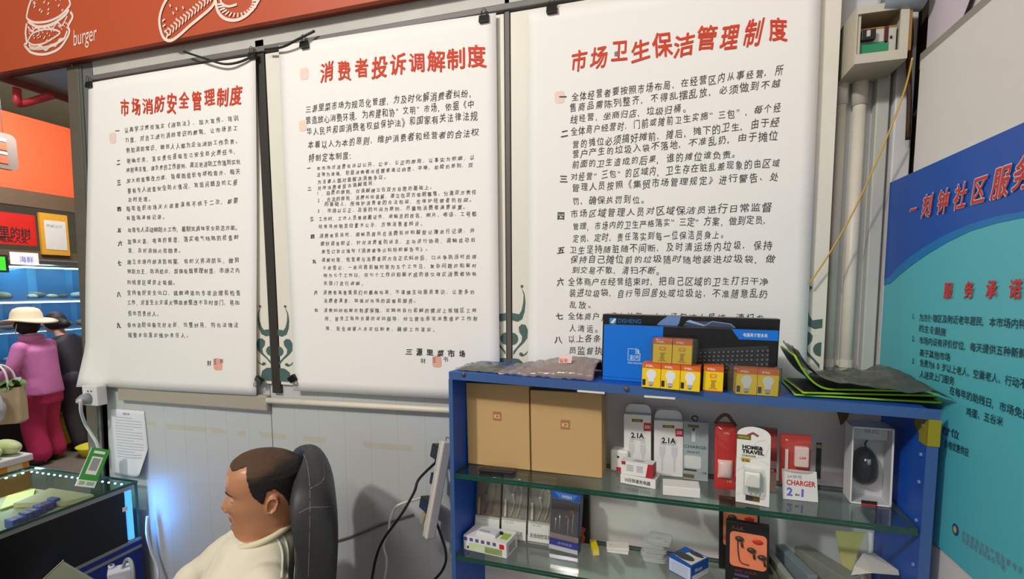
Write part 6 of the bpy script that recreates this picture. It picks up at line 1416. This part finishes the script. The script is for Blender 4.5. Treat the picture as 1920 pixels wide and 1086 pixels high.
G().tube(smooth_path([(0.03, 0.045, 0.182), (0.045, 0.06, 0.225), (0.085, 0.075, 0.235), (0.115, 0.08, 0.20), (0.125, 0.075, 0.1), (0.12, 0.07, -0.1)]), 0.006, 8).obj('cord', M('cord_grey', (168, 172, 172), 0.4), t, smooth=True)
# tablet edge at the lower frame edge
p = [PX(x, y, -1.72) for x, y in ((112, 1062), (117, 1052), (150, 1090), (106, 1100))]
a0 = PX(117, 1054, -1.75); m = Matrix.Translation(a0) @ Matrix.Rotation(math.radians(40), 4, 'Z') @ Matrix.Rotation(math.radians(47), 4, 'Y')
t = thing('tablet', 'grey green tablet with a pale metal edge at the lower left before the counter', 'tablet', mat=m)
G().box(0, 0, -0.16, 0.22, 0.008, 0).obj('back_cover', M('tablet_sage', (128, 138, 122), 0.4), t, bevel=0.003)
G().box(-0.003, -0.001, -0.16, 0.0, 0.009, 0.002).obj('metal_edge', M('edge_champagne', (214, 196, 160), 0.25, 0.6), t, bevel=0.001)

# ------------------------------------------------------------------ wall power strip by the shelf and its cables
top, bot = PY(830, 828, 1.47), PY(797, 1011, 1.43)
axis = (top - bot); Lh = axis.length; zx = axis.normalized(); xx = V((0.80, -0.60, 0)); xx = (xx - zx * xx.dot(zx)).normalized(); yy = zx.cross(xx)
m = Matrix.Translation(bot) @ Matrix((xx, yy, zx)).transposed().to_4x4()
t = thing('wall_power_strip', 'long white socket strip hanging aslant on the wall beside the blue shelf', 'power strip', mat=m)
SW_ = M('strip_ivory', (214, 208, 198), 0.4)
G().box(-0.013, 0, 0, 0.008, 0.034, Lh).obj('housing', SW_, t, bevel=0.004)
G().box(-0.0165, -0.002, 0.002, -0.013, 0.036, Lh - 0.002).obj('face_plate', M('strip_cream', (228, 222, 212), 0.35), t, bevel=0.001)
g = G(); g.tube([(-0.008, 0.018, Lh - 0.003), (-0.010, 0.018, Lh + 0.012), (0.012, 0.018, Lh + 0.014)], 0.0016, 6); g.obj('hanging_wire', M('wire_rust', (90, 70, 50), 0.5), t)
def left(px, py, Y=1.44): return PY(px, py, Y)
MI = m.inverted()
def plugbox(pa, pb, name, mat_, lab, depth=0.04, group=None):
    a, b = MI @ PY(*pa, 1.44), MI @ PY(*pb, 1.44)
    zc = (a.z + b.z) / 2; hh = abs((PY(*pa, 1.44) - PY(pa[0], pb[1], 1.44)).z) / 2
    x0 = -0.018 - (PY(*pb, 1.44).x - PY(*pa, 1.44).x) * 0.95
    mm = m @ Matrix.Translation((0, 0, zc))
    q = thing(name, lab, 'plug', mat=mm)
    G().box(x0, 0.0, -hh, -0.0172, depth * 0.85, hh).obj('plug_body', mat_, q, bevel=0.004)
    return q, mm, x0, hh
PB_ = M('plug_black', (28, 28, 32), 0.4)
q1, mm1, x0, hh = plugbox((790, 841), (818, 867), 'power_adapter', PB_, 'upper black power adapter plugged into the slanting wall strip')
G().tube([(x0 + 0.014, 0.024, -hh), (x0 + 0.014, 0.024, -hh - 0.014)], 0.008, 8).obj('strain_relief', PB_, q1)
plugbox((795, 892), (808, 913), 'black_plug', PB_, 'small black plug in the middle of the slanting wall strip', 0.03)
q2, mm2, x2, h2 = plugbox((765, 940), (799, 962), 'power_adapter', PB_, 'lower black power adapter with the white cable in the slanting wall strip')
G().tube([(x2, 0.022, 0.0), (x2 - 0.022, 0.022, 0.002)], [0.008, 0.005], 8).obj('white_cable_end', WHITE, q2)
plugbox((775, 967), (795, 988), 'beige_plug', M('plug_beige', (168, 158, 134), 0.5), 'beige plug at the bottom of the slanting wall strip', 0.03)
st = mm1 @ V((x0 + 0.014, 0.024, -hh - 0.014))
single(G().tube(smooth_path([st, PY(786, 898, 1.42), PY(777, 922, 1.40), PY(757, 958, 1.38), PY(738, 985, 1.38), PY(724, 1004, 1.38), PY(712, 1026, 1.38), PY(703, 1055, 1.38), PY(696, 1095, 1.38)], 6), 0.0045, 8), 'black_cable', M('wire_black'), 'black cable hanging from the upper adapter of the slanting wall strip', 'cable', smooth=True)
st = mm2 @ V((x2 - 0.022, 0.022, 0.002))
single(G().tube(smooth_path([st, PY(750, 946, 1.45), PY(739, 956, 1.45), PY(731, 976, 1.45), PY(728, 998, 1.45), PY(719, 1022, 1.45), PY(724, 1045, 1.45), PY(724, 1066, 1.45), PY(719, 1095, 1.45)], 6), 0.0042, 8), 'white_cable', M('cable_white', (226, 224, 220), 0.4), 'white cable curling down from the lower adapter of the slanting wall strip', 'cable', smooth=True)
single(G().tube(smooth_path([PY(775, 965, 1.545), PY(735, 978, 1.545), PY(715, 984, 1.545), PY(680, 999, 1.545), PY(640, 1012, 1.545), PY(600, 1022, 1.545)], 6), 0.004, 8), 'grey_cable', M('cable_taupe', (110, 104, 96), 0.5), 'grey cable running along the wall behind the office chair', 'cable', smooth=True)
single(G().tube(smooth_path([PY(818, 978, 1.46), PY(828, 1008, 1.47), PY(835, 1030, 1.47), PY(836, 1052, 1.47), PY(828, 1072, 1.47), PY(812, 1090, 1.47)], 6), 0.0045, 8), 'black_cable', M('wire_black'), 'short black cable looping between the wall strip and the blue shelf', 'cable', smooth=True)

# ================================================================== FISH AND VEGETABLE STALLS BEYOND THE POST
XS = -6.6
struct(G().box(-9.2, -2, 0, -9.1, 9, 4.2), 'wall_left', M('hall_wall', (196, 190, 172), 0.7))
struct(G().box(-9.1, 6.5, 0, -2, 6.6, 4.2), 'wall_far', M('hall_wall'))
single(G().box(-8.9, 1, 3.62, -8.7, 6.4, 3.92), 'roof_beam', M('beam_tan', (176, 158, 112), 0.6), 'tan roof beam high up beyond the orange stall fascia', 'beam')
t = thing('strip_light', 'bright fluorescent strip light hanging under the market roof at the upper left', 'light', (-5.4, 2.6, 3.9))
a = PX(4, 18, -5.4)
G().box(-5.5, a.y - 0.35, a.z - 0.03, -5.3, a.y + 0.12, a.z + 0.03).obj('diffuser', M('tube_glow', (255, 246, 214), 0.5, emit=7), t, world=True)
G().box(-5.52, a.y - 0.36, a.z + 0.03, -5.28, a.y + 0.13, a.z + 0.06).obj('housing', WHITE, t, world=True)
G().tube([(-5.4, a.y, a.z + 0.06), (-5.4, a.y, 4.2)], 0.008, 6).obj('hanger_rod', GREY, t, world=True)
OR_ = M('fascia_orange', (218, 88, 50), 0.45, var=0.04)
single(G().box(XS, 1.5, 2.79, XS + 0.1, 6.3, 3.575), 'stall_fascia', OR_, 'wide bright orange fascia board over the seafood stall', 'fascia')
single(G().box(XS + 0.02, 1.5, 2.62, XS + 0.12, 6.3, 2.785), 'timber_rail', M('timber_brown', (92, 72, 52), 0.6, var=0.15), 'dark brown timber rail under the orange fascia', 'rail')
a, b = PX(-30, 243, -5.6), PX(30, 322, -5.6)
t = thing('hanging_sign', 'grey rounded hanging sign with orange and white bands before the orange fascia', 'sign', (-5.6, (a.y + b.y) / 2, b.z))
g = G(); g.prism([(-5.6, y, z) for y, z in rrect(a.y, b.z, b.y, a.z, 0.05)], (0.04, 0, 0)); g.obj('frame', M('sign_taupe', (112, 98, 88), 0.5), t, world=True)
for f0, f1, mm_ in ((0.15, 0.36, 'sign_orange2'), (0.40, 0.46, 'band_white'), (0.52, 0.72, 'sign_orange2'), (0.76, 0.84, 'band_white')):
    G().box(-5.559, a.y + 0.05, b.z + (a.z - b.z) * f0, -5.556, b.y - 0.075, b.z + (a.z - b.z) * f1).obj('band', M(mm_, (190, 82, 50) if 'orange' in mm_ else (226, 222, 214), 0.5), t, world=True)
for y in (a.y + 0.08, b.y - 0.08): G().tube([(-5.58, y, a.z - 0.01), (-5.58, y, 4.2)], 0.003, 5).obj('hanging_wire', BLK, t, world=True)
def XB_(x0, y0, x1, y1, X, d=0.03): a, b = PX(x0, y0, X), PX(x1, y1, X); return G().box(X - d, min(a.y, b.y), min(a.z, b.z), X, max(a.y, b.y), max(a.z, b.z)), a, b
g, a, b = XB_(-40, 392, 70, 462, XS + 0.06)
t = thing('red_sign', 'red stall sign with black brush characters under the orange fascia', 'sign', (XS, a.y, b.z))
g.obj('board', M('board_red', (184, 30, 22), 0.45), t, world=True)
G().text('家里的树', PX(-22, 441, XS + 0.063), (0, 1, 0), Z3, 0.36, 0.11, 0.02).obj('lettering', BLK, t, world=True)
G().text('电买入文', PX(0, 452, XS + 0.063), (0, 1, 0), Z3, 0.24, 0.05, 0.01).obj('small_lettering', BLK, t, world=True)
g, a, b = XB_(73, 398, 132, 480, XS + 0.135)
t = thing('certificate', 'white certificate in a wide yellow frame hanging beside the red stall sign', 'certificate', (XS, a.y, b.z))
g.obj('frame', M('frame_gold', (196, 140, 40), 0.45, var=0.1), t, world=True)
g, a, b = XB_(82, 412, 127, 470, XS + 0.139, 0.003); g.obj('paper', M('paper_ivory', (196, 190, 180), 0.6), t, world=True)
G().text('荣誉证书', PX(87, 425, XS + 0.141), (0, 1, 0), Z3, 0.15, 0.03, 0.02).obj('lettering', GREY, t, world=True)
single(G().box(XS - 0.1, 1.5, 2.06, XS + 0.1, 6.3, 2.15), 'timber_shelf', M('timber_brown'), 'brown timber shelf above the top fish tank', 'shelf')
a = PX(0, 494, XS + 0.16); t = thing('price_board', 'small black price board with a bright green face at the left end above the tanks', 'sign', a)
G().box(XS + 0.13, a.y - 0.14, a.z - 0.09, XS + 0.15, a.y + 0.075, a.z + 0.09).obj('frame', BLK, t, world=True); G().box(XS + 0.15, a.y - 0.12, a.z - 0.07, XS + 0.152, a.y + 0.05, a.z + 0.07).obj('face', M('price_green', (70, 220, 50), 0.5), t, world=True)
a = PX(48, 486, XS + 0.12); t = thing('white_notice', 'white notice propped above the top fish tank', 'notice', a)
G().box(XS + 0.11, a.y - 0.13, a.z - 0.06, XS + 0.115, a.y + 0.12, a.z + 0.07).obj('card', WHITE, t, world=True); G().text('海鲜', (XS + 0.1165, a.y - 0.05, a.z - 0.03), (0, 1, 0), Z3, 0.12, 0.06, 0.0).obj('lettering', PURP, t, world=True)
# three tiers of tanks
TB = M('tank_blue', (84, 168, 212), 0.4, var=0.2, scale=3); TGL = film('tank_glass', (220, 238, 246), 0.02, 0.03, (190, 215, 225), 0.9)
SHELL = [M('shell_a', (214, 180, 130), 0.6, var=0.3, scale=60), M('shell_b', (132, 116, 92), 0.6, var=0.3, scale=60), M('shell_c', (214, 204, 184), 0.6, var=0.2, scale=60), M('shell_d', (186, 120, 84), 0.6, var=0.3, scale=60)]
tanks = []
for i, (z0, z1, lab) in enumerate(((1.63, 2.0, 'top tier blue backed glass fish tank of the seafood stall'), (1.30, 1.60, 'middle tier blue backed glass fish tank of the seafood stall'), (0.95, 1.27, 'lowest tier blue backed glass fish tank behind the woman in pink'))):
    xf = XS - 0.02 + 0.04 * i; t = thing('fish_tank', lab, 'fish tank', (xf - 0.3, 3.9, z0))
    G().box(xf - 0.55, 2.0, z0, xf - 0.53, 6.0, z1).obj('back_panel', TB, t, world=True)
    G().box(xf - 0.55, 2.0, z0 - 0.025, xf + 0.01, 6.0, z0).obj('base', M('tank_base', (60, 92, 130), 0.5), t, world=True)
    G().box(xf - 0.01, 2.0, z0, xf, 6.0, z1).obj('front_glass', TGL, t, world=True)
    G().box(xf - 0.015, 2.0, z1, xf + 0.008, 6.0, z1 + 0.014).obj('rim', M('rim_ice', (120, 150, 170), 0.4), t, world=True)
    for y in (3.0, 3.38, 3.75, 4.12, 4.5): G().box(xf - 0.5, y, z0, xf - 0.02, y + 0.008, z1 - 0.02).obj('divider', TGL, t, world=True)
    G().box(xf - 0.30, 2.0, z1 - 0.02, xf - 0.26, 6.0, z1 - 0.005).obj('tank_fill_bar', M('tank_fill_glow', (232, 242, 255), 0.5, emit=9), t, world=True)  # glowing bar added under each rim to brighten the tank inside
    for k in range(12):
        cell = k // 3; r = random.uniform(0.045, 0.075)
        y = 3.0 + 0.375 * cell + 0.10 + 0.10 * (k % 3) + random.uniform(-.01, .01)
        x = xf - 0.12 - 0.11 * (k % 2) - random.uniform(0, 0.02); r = min(r, 0.046 if k % 3 != 1 else 0.07)
        o = G().ball((x, y, z0 + 0.001 + r * 0.55), (r * 1.1, r * 1.2, r * 0.55), 12, 8)
        for q in o.v: q += V((noise.noise(q * 30), noise.noise(q * 30 + V((5, 0, 0))), 0)) * 0.012
        single(o, 'shellfish', SHELL[(k * 7 + i) % 4], 'brownish shellfish lying on the floor of the %s fish tank' % ('top', 'middle', 'lowest')[i], 'shellfish', 'shellfish in the %s tank' % ('top', 'middle', 'lowest')[i], smooth=True)
lamp('tank_lamp', 'AREA', (XS - 0.1, 3.9, 2.04), 8, (0.9, 0.96, 1.0), 0.2, (XS - 0.2, 3.9, 1.0), 1.6)
# stall counter with trays
t = thing('stall_counter', 'pale pink edged stall counter with seafood trays behind the woman in pink', 'counter', (-6.2, 4, 0))
G().box(-6.62, 2.2, 0.70, -6.18, 6.0, 0.74).obj('top', M('counter_steel', (160, 162, 168), 0.3, 0.4), t, world=True)
G().box(-6.18, 2.2, 0.62, -6.15, 6.0, 0.745).obj('front_edge', M('edge_pink', (222, 186, 190), 0.5), t, world=True)
G().box(-6.62, 2.2, 0.0, -6.50, 6.0, 0.70).obj('base', M('stall_dark', (44, 38, 40), 0.7), t, world=True)
for k in range(10):
    y = 3.66 + (k % 5) * 0.075; x = -6.25 - 0.12 * (k // 5)
    single(G().ball((x, y, 0.772), (0.05, 0.034, 0.03), 12, 8), 'fish_piece', M('salmon', (224, 136, 110), 0.45, var=0.2, scale=30) if k % 3 else M('fish_pale', (226, 214, 206), 0.4), 'piece of pink seafood lying on the stall counter right of the woman', 'seafood', 'pieces of seafood on the stall counter', smooth=True)
t = thing('seafood_basin', 'pale round basin with a blue bag on the stall counter', 'basin', (-6.2, 3.95, 0.95))
single(G().box(-6.60, 3.5, 0.745, -6.52, 4.6, 0.86), 'foam_box', M('foam_white', (224, 226, 228), 0.6), 'white foam box at the back of the stall counter', 'box')
c = V((-6.36, 4.19, 0.742)); g = G(); g.loft([ell(c + V((0, 0, z)), X3, V((0, 1, 0)), r, r, 24) for z, r in ((0, .07), (0.02, .10), (0.07, .14), (0.075, .145))], cap=True); g.obj('basin', M('basin_cream', (216, 204, 180), 0.4), t, smooth=True, world=True)
G().ball(c + V((0, 0.02, 0.09)), (0.08, 0.09, 0.05)).obj('blue_bag', M('bag_blue', (66, 96, 214), 0.35, var=0.2), t, smooth=True, world=True)
# buckets on the floor
t = thing('yellow_crate', 'tall yellow plastic crate on the floor beside the woman in pink', 'crate', (-5.8, 3.75, 0))
a = PZ(118, 845, 0.0); x, y = -6.34, 3.74
g = G(); g.box(x - 0.13, y - 0.13, 0, x + 0.13, y + 0.13, 0.02).box(x - 0.13, y - 0.13, 0, x - 0.115, y + 0.13, 0.328).box(x + 0.115, y - 0.13, 0, x + 0.13, y + 0.13, 0.328).box(x - 0.13, y - 0.13, 0, x + 0.13, y - 0.115, 0.328).box(x - 0.13, y + 0.115, 0, x + 0.13, y + 0.13, 0.328)
g.obj('crate', M('crate_yellow', (214, 184, 30), 0.5), t, world=True); G().box(x - 0.14, y - 0.14, 0.33, x + 0.14, y + 0.14, 0.335).obj('rim', M('crate_yellow'), t, world=True)
c = V((-5.62, 3.66, 0.0)); g = G(); g.loft([ell(c + V((0, 0, z)), X3, V((0, 1, 0)), r, r, 28) for z, r in ((0.001, .14), (0.08, .17), (0.10, .185), (0.10, .17), (0.03, .13))]); single(g, 'yellow_basin', M('basin_yellow', (224, 214, 60), 0.45), 'shallow yellow basin on the floor near the grey post', 'basin', smooth=True)
# produce at the lower left
t = thing('orange_crate', 'orange crate with pale tape at the lower left under the wrapped vegetables', 'crate', (-5.1, 2.7, 0))
a = PX(52, 828, -5.0)
cr = (-5.35, 2.25, -5.0, a.y)
G().box(cr[0], cr[1], 0.0, cr[2], cr[3], 0.30).obj('box', M('crate_orange', (226, 144, 40), 0.5, var=0.1), t, world=True, bevel=0.01)
for y in (a.y - 0.10, a.y - 0.36): G().box(cr[2], y - 0.05, 0.20, cr[2] + 0.003, y + 0.05, 0.30).obj('tape', M('tape_pale', (232, 206, 160), 0.5), t, world=True)
t = thing('foam_tray', 'white foam tray on the orange crate', 'tray', (-5.17, 2.5, 0.3)); G().box(cr[0] - 0.02, cr[1], 0.301, cr[2] + 0.02, cr[3] + 0.02, 0.36).obj('tray', M('foam_white'), t, world=True, bevel=0.01)
for k in range(5):
    y = cr[3] - 0.06 - k * 0.13
    single(G().ball((-5.15, y, 0.425), (0.15, 0.065, 0.06), 16, 10), 'cabbage', M('cabbage_pale', (206, 222, 160), 0.5, var=0.3, scale=16), 'pale green cabbage lying on the foam tray at the lower left', 'cabbage', 'cabbages on the foam tray', smooth=True)
# ---- woman in pink
WY = math.atan2(-0.38, -0.92); WP = V((-5.86, 3.345, 0))
WM = Matrix.Translation(WP) @ Matrix.Rotation(WY, 4, 'Z')
wo = thing('person', 'woman in cream sun hat, pink jacket and crimson trousers standing at the stall', 'person', mat=WM)
wp = lambda x, y, z: WM @ V((x, y, z))
def rings(g, tab, mtx): g.T = mtx; g.loft([ell((x, y, z), (1, 0, 0), (0, 1, 0), rx, ry, 24, 2.2) for z, x, y, rx, ry in tab]); g.T = None
g = G(); rings(g, [(0.70, -0.02, 0, .09, .14), (0.85, -0.02, 0, .085, .125), (1.0, 0.0, 0, .09, .135), (1.15, 0.02, 0, .095, .15), (1.22, 0.03, 0, .07, .12), (1.26, 0.045, 0, .048, .05), (1.31, 0.06, 0, .046, .046)], WM)
g.ball(wp(0.085, 0, 1.40), (0.09, 0.09, 0.112), 20, 14); g.ball(wp(0.17, 0, 1.385), 0.014)
for s in (1, -1):
    limb(g, [wp(0.02, s * .155, 1.17), wp(0.10, s * .20, 0.93), wp(0.31, s * .12, 0.88), wp(0.38, s * .10, 0.87)], [.045, .037, .026, .022], 12)
    g.ball(wp(0.41, s * .10, 0.87), 0.032)
    for k in range(4): limb(g, [wp(0.43, s * .10 + (k - 1.5) * 0.015, 0.87), wp(0.465, s * .10 + (k - 1.5) * 0.016, 0.86), wp(0.47, s * .10 + (k - 1.5) * 0.016, 0.835)], [.0085, .008, .007], 8, 2)
    limb(g, [wp(0.41, s * 0.075, 0.875), wp(0.44, s * 0.055, 0.87), wp(0.455, s * 0.05, 0.86)], [.011, .009, .008], 8, 2)
    limb(g, [wp(-0.01, s * .075, 0.74), wp(0.02, s * .085, 0.40), wp(-0.02, s * .085, 0.07)], [.085, .055, .038], 14)
    limb(g, [wp(-0.03, s * .085, 0.05), wp(0.06, s * .09, 0.04), wp(0.13, s * .095, 0.03)], [.036, .036, .026], 12)
fuse(g, 'body', M('skin_fair', (214, 164, 138), 0.5, var=0.05), wo, 0.009, 3)
JK = M('jacket_pink', (216, 126, 184), 0.6, var=0.1, scale=14)
g = G(); rings(g, [(0.70, -0.02, 0, .135, .185), (0.74, -0.02, 0, .135, .18), (0.87, -0.02, 0, .125, .16), (1.0, 0.0, 0, .13, .172), (1.14, 0.015, 0, .13, .188), (1.21, 0.03, 0, .10, .155), (1.25, 0.04, 0, .075, .085), (1.285, 0.05, 0, .07, .075)], WM)
for s in (1, -1): limb(g, [wp(0.02, s * .165, 1.17), wp(0.09, s * .215, 0.94), wp(0.31, s * .13, 0.885)], [.066, .058, .042], 14)
for k in range(12):
    a = PI * (0.35 + 1.3 * k / 11); g.ball(wp(0.045 + 0.078 * math.cos(a), 0.085 * math.sin(a), 1.265), 0.026, 8, 6)
jk = fuse(g, 'jacket', JK, wo, 0.011, 5)
g = G(); rings(g, [(0.60, -0.02, 0, .125, .165), (0.72, -0.02, 0, .13, .17), (0.80, -0.02, 0, .11, .14)], WM)
for s in (1, -1): limb(g, [wp(-0.01, s * .08, 0.70), wp(0.03, s * .09, 0.40), wp(-0.02, s * .09, 0.11)], [.108, .092, .088], 16)
fuse(g, 'trousers', M('trousers_crimson', (186, 40, 88), 0.65, var=0.12, scale=14), wo, 0.011, 5)
for s in (1, -1): g = G(); g.ball(wp(0.05, s * .09, 0.04), (0.13, 0.055, 0.042)); g.T = None; g.obj('shoe', M('shoe_dark', (40, 34, 36), 0.6), wo, smooth=True, world=True)
g = G(); g.ball(wp(0.070, 0, 1.385), (0.098, 0.098, 0.105), 20, 12); g.obj('hair', M('hair_dark', (34, 26, 26), 0.6), wo, smooth=True, world=True)
hat = [(1.40, .215), (1.405, .225), (1.425, .175), (1.435, .125), (1.45, .118), (1.50, .110), (1.535, .092), (1.552, .055), (1.556, .01)]
g = G(); R_ = []
for z, r in hat:
    R_.append([wp(0.07 + r * math.cos(2 * PI * k / 32) * 1.02, r * math.sin(2 * PI * k / 32), z + (0.035 * abs(math.sin(2 * PI * k / 32)) ** 3 - 0.02 * max(0, math.cos(2 * PI * k / 32))) * max(0, (r - 0.12) / 0.1)) for k in range(32)])
g.loft(R_, cap=False); g.obj('sun_hat', M('hat_cream', (236, 216, 184), 0.8, var=0.05), wo, smooth=True, world=True, solid=0.008, label='cream wide brimmed sun hat')
G().tube(smooth_path([wp(0.08, 0.10, 1.40), wp(0.11, 0.085, 1.30), wp(0.12, 0.0, 1.265)]), 0.004, 6).obj('hat_cord', M('hat_cream'), wo, smooth=True, world=True)
# her shopping bag
bp = wp(0.43, 0.12, 0)
a = PX(28, 735, -5.74); bm_ = Matrix.Translation(V((-5.66, 2.93, 0.52))) @ Matrix.Rotation(WY + 0.2, 4, 'Z')
t = thing('shopping_bag', 'cream paper shopping bag full of greens hanging from the arm of the woman in pink', 'bag', mat=bm_)
g = G(); g.loft([[V((x * k, y * k2, z)) for x, y in rrect(-0.16, -0.07, 0.16, 0.07, 0.03)] for z, k, k2 in ((0, .92, .9), (0.02, 1, 1), (0.18, 1.0, 1.05), (0.33, .98, .9), (0.325, .93, .82), (0.2, .92, .9))]); g.obj('paper_bag', M('bag_cream', (206, 186, 150), 0.7, var=0.08), t, smooth=False)
g = G()
for k in range(90):
    x, y = random.uniform(-.15, .15), random.uniform(-.06, .06); g.T = Matrix.Translation((x, y, 0.33 + random.uniform(-0.01, 0.035))) @ Matrix.Rotation(random.uniform(0, 6), 4, 'Z') @ Matrix.Rotation(random.uniform(-.9, .9), 4, 'X'); g.grid(lambda u, v: V(((u - .5) * 0.05 * math.sin(PI * (0.1 + 0.8 * v)), (v - .5) * 0.09, 0.012 * math.sin(PI * v))), 4, 5)
g.T = None; o = g.obj('leafy_greens', M('leaf_green', (84, 116, 48), 0.55, var=0.3, scale=20), t, smooth=True); o['kind'] = 'stuff'
for y in (-0.06, 0.06): G().tube(smooth_path([(-0.09, y, 0.30), (-0.07, y * 0.8, 0.46), (0, y * 0.3, 0.53), (0.07, y * 0.8, 0.46), (0.09, y, 0.30)]), 0.009, 8).obj('handle', M('handle_white', (228, 222, 216), 0.6), t, smooth=True)
t = thing('plastic_carrier', 'white translucent carrier bag hanging beside the cream shopping bag at the left edge', 'bag', mat=Matrix.Translation((-5.52, 2.74, 0.52)))
def pc(u, v):
    a = 2 * PI * u; r = 0.12 * math.sin(PI * min(0.97, max(0.05, v))) ** 0.5; q = V((r * math.cos(a), r * 1.1 * math.sin(a), 0.34 * v)); return q * (1 + 0.12 * noise.noise(q * 16))
G().grid(pc, 28, 16, cu=True).obj('film', film('carrier_film', (236, 236, 240), 0.5, 0.2, (226, 226, 236)), t, smooth=True)
# ---- second shopper behind the post
PM = Matrix.Translation(V((-5.95, 3.78, 0))) @ Matrix.Rotation(math.atan2(-0.1, -1), 4, 'Z'); pp = lambda x, y, z: PM @ V((x, y, z))
pe = thing('person', 'dark haired shopper in a black jacket bending over the stall beside the post', 'person', mat=PM)
g = G()
R_ = []
for t_ in [k / 8 for k in range(9)]:
    cx0 = 0.02 + 0.20 * t_ ** 1.4; cz0 = 0.80 + 0.42 * t_; R_.append(ell((cx0, 0, cz0), V((1, 0, -0.35)).normalized(), (0, 1, 0), .095, .15 if t_ < 0.9 else .09, 20))
g.T = PM; g.loft(R_); g.T = None
limb(g, [pp(0.22, 0, 1.22), pp(0.28, 0, 1.31)], [.052, .048]); g.ball(pp(0.32, 0, 1.36), (0.095, 0.085, 0.11), 18, 12); g.ball(pp(0.41, 0.0, 1.34), 0.014)
for s in (1, -1):
    limb(g, [pp(0.20, s * .16, 1.16), pp(0.26, s * .20, 0.96), pp(0.30, s * .14, 0.92)], [.045, .038, .026], 12); g.ball(pp(0.32, s * .13, 0.91), 0.034)
    for k in range(4): limb(g, [pp(0.34, s * .13 + (k - 1.5) * 0.015, 0.91), pp(0.37, s * .13 + (k - 1.5) * 0.016, 0.895), pp(0.375, s * .13 + (k - 1.5) * 0.016, 0.87)], [.0085, .008, .007], 8, 2)
    limb(g, [pp(0.31, s * .10, 0.91), pp(0.34, s * .085, 0.90), pp(0.35, s * .08, 0.89)], [.011, .009, .008], 8, 2)
    limb(g, [pp(0.02, s * .08, 0.80), pp(0.04, s * .09, 0.42), pp(-0.02, s * .09, 0.08)], [.085, .058, .04], 14); limb(g, [pp(-0.02, s * .09, 0.045), pp(0.12, s * .095, 0.035)], [.038, .028], 12)
fuse(g, 'body', M('skin_fair'), pe, 0.010, 3)
g = G(); g.T = PM; g.loft([[PM.inverted() @ (PM @ p) for p in ell((0.02 + 0.20 * t_ ** 1.4, 0, 0.72 + 0.50 * t_), V((1, 0, -0.35)).normalized(), (0, 1, 0), .125, .18 if t_ < 0.9 else .11, 20)] for t_ in [k / 8 for k in range(9)]]); g.T = None
for s in (1, -1): limb(g, [pp(0.20, s * .17, 1.16), pp(0.26, s * .21, 0.96), pp(0.29, s * .145, 0.93)], [.066, .056, .042], 12)
fuse(g, 'jacket', M('jacket_black', (34, 32, 38), 0.6), pe, 0.012, 4)
g = G()
for s in (1, -1): limb(g, [pp(0.01, s * .085, 0.78), pp(0.04, s * .095, 0.42), pp(-0.02, s * .095, 0.10)], [.11, .085, .07], 14)
fuse(g, 'trousers', M('trousers_grey', (56, 50, 58), 0.7), pe, 0.012, 4)
g = G(); g.ball(pp(0.295, 0, 1.385), (0.105, 0.098, 0.112), 20, 14); g.ball(pp(0.185, 0, 1.36), (0.06, 0.055, 0.05), 14, 10); fuse(g, 'hair', M('hair_dark'), pe, 0.010, 3)
for s in (1, -1): G().ball(pp(0.05, s * .092, 0.042), (0.12, 0.05, 0.04)).obj('shoe', M('shoe_dark'), pe, smooth=True, world=True)
bpy.data.objects.remove(_fo, do_unlink=True)
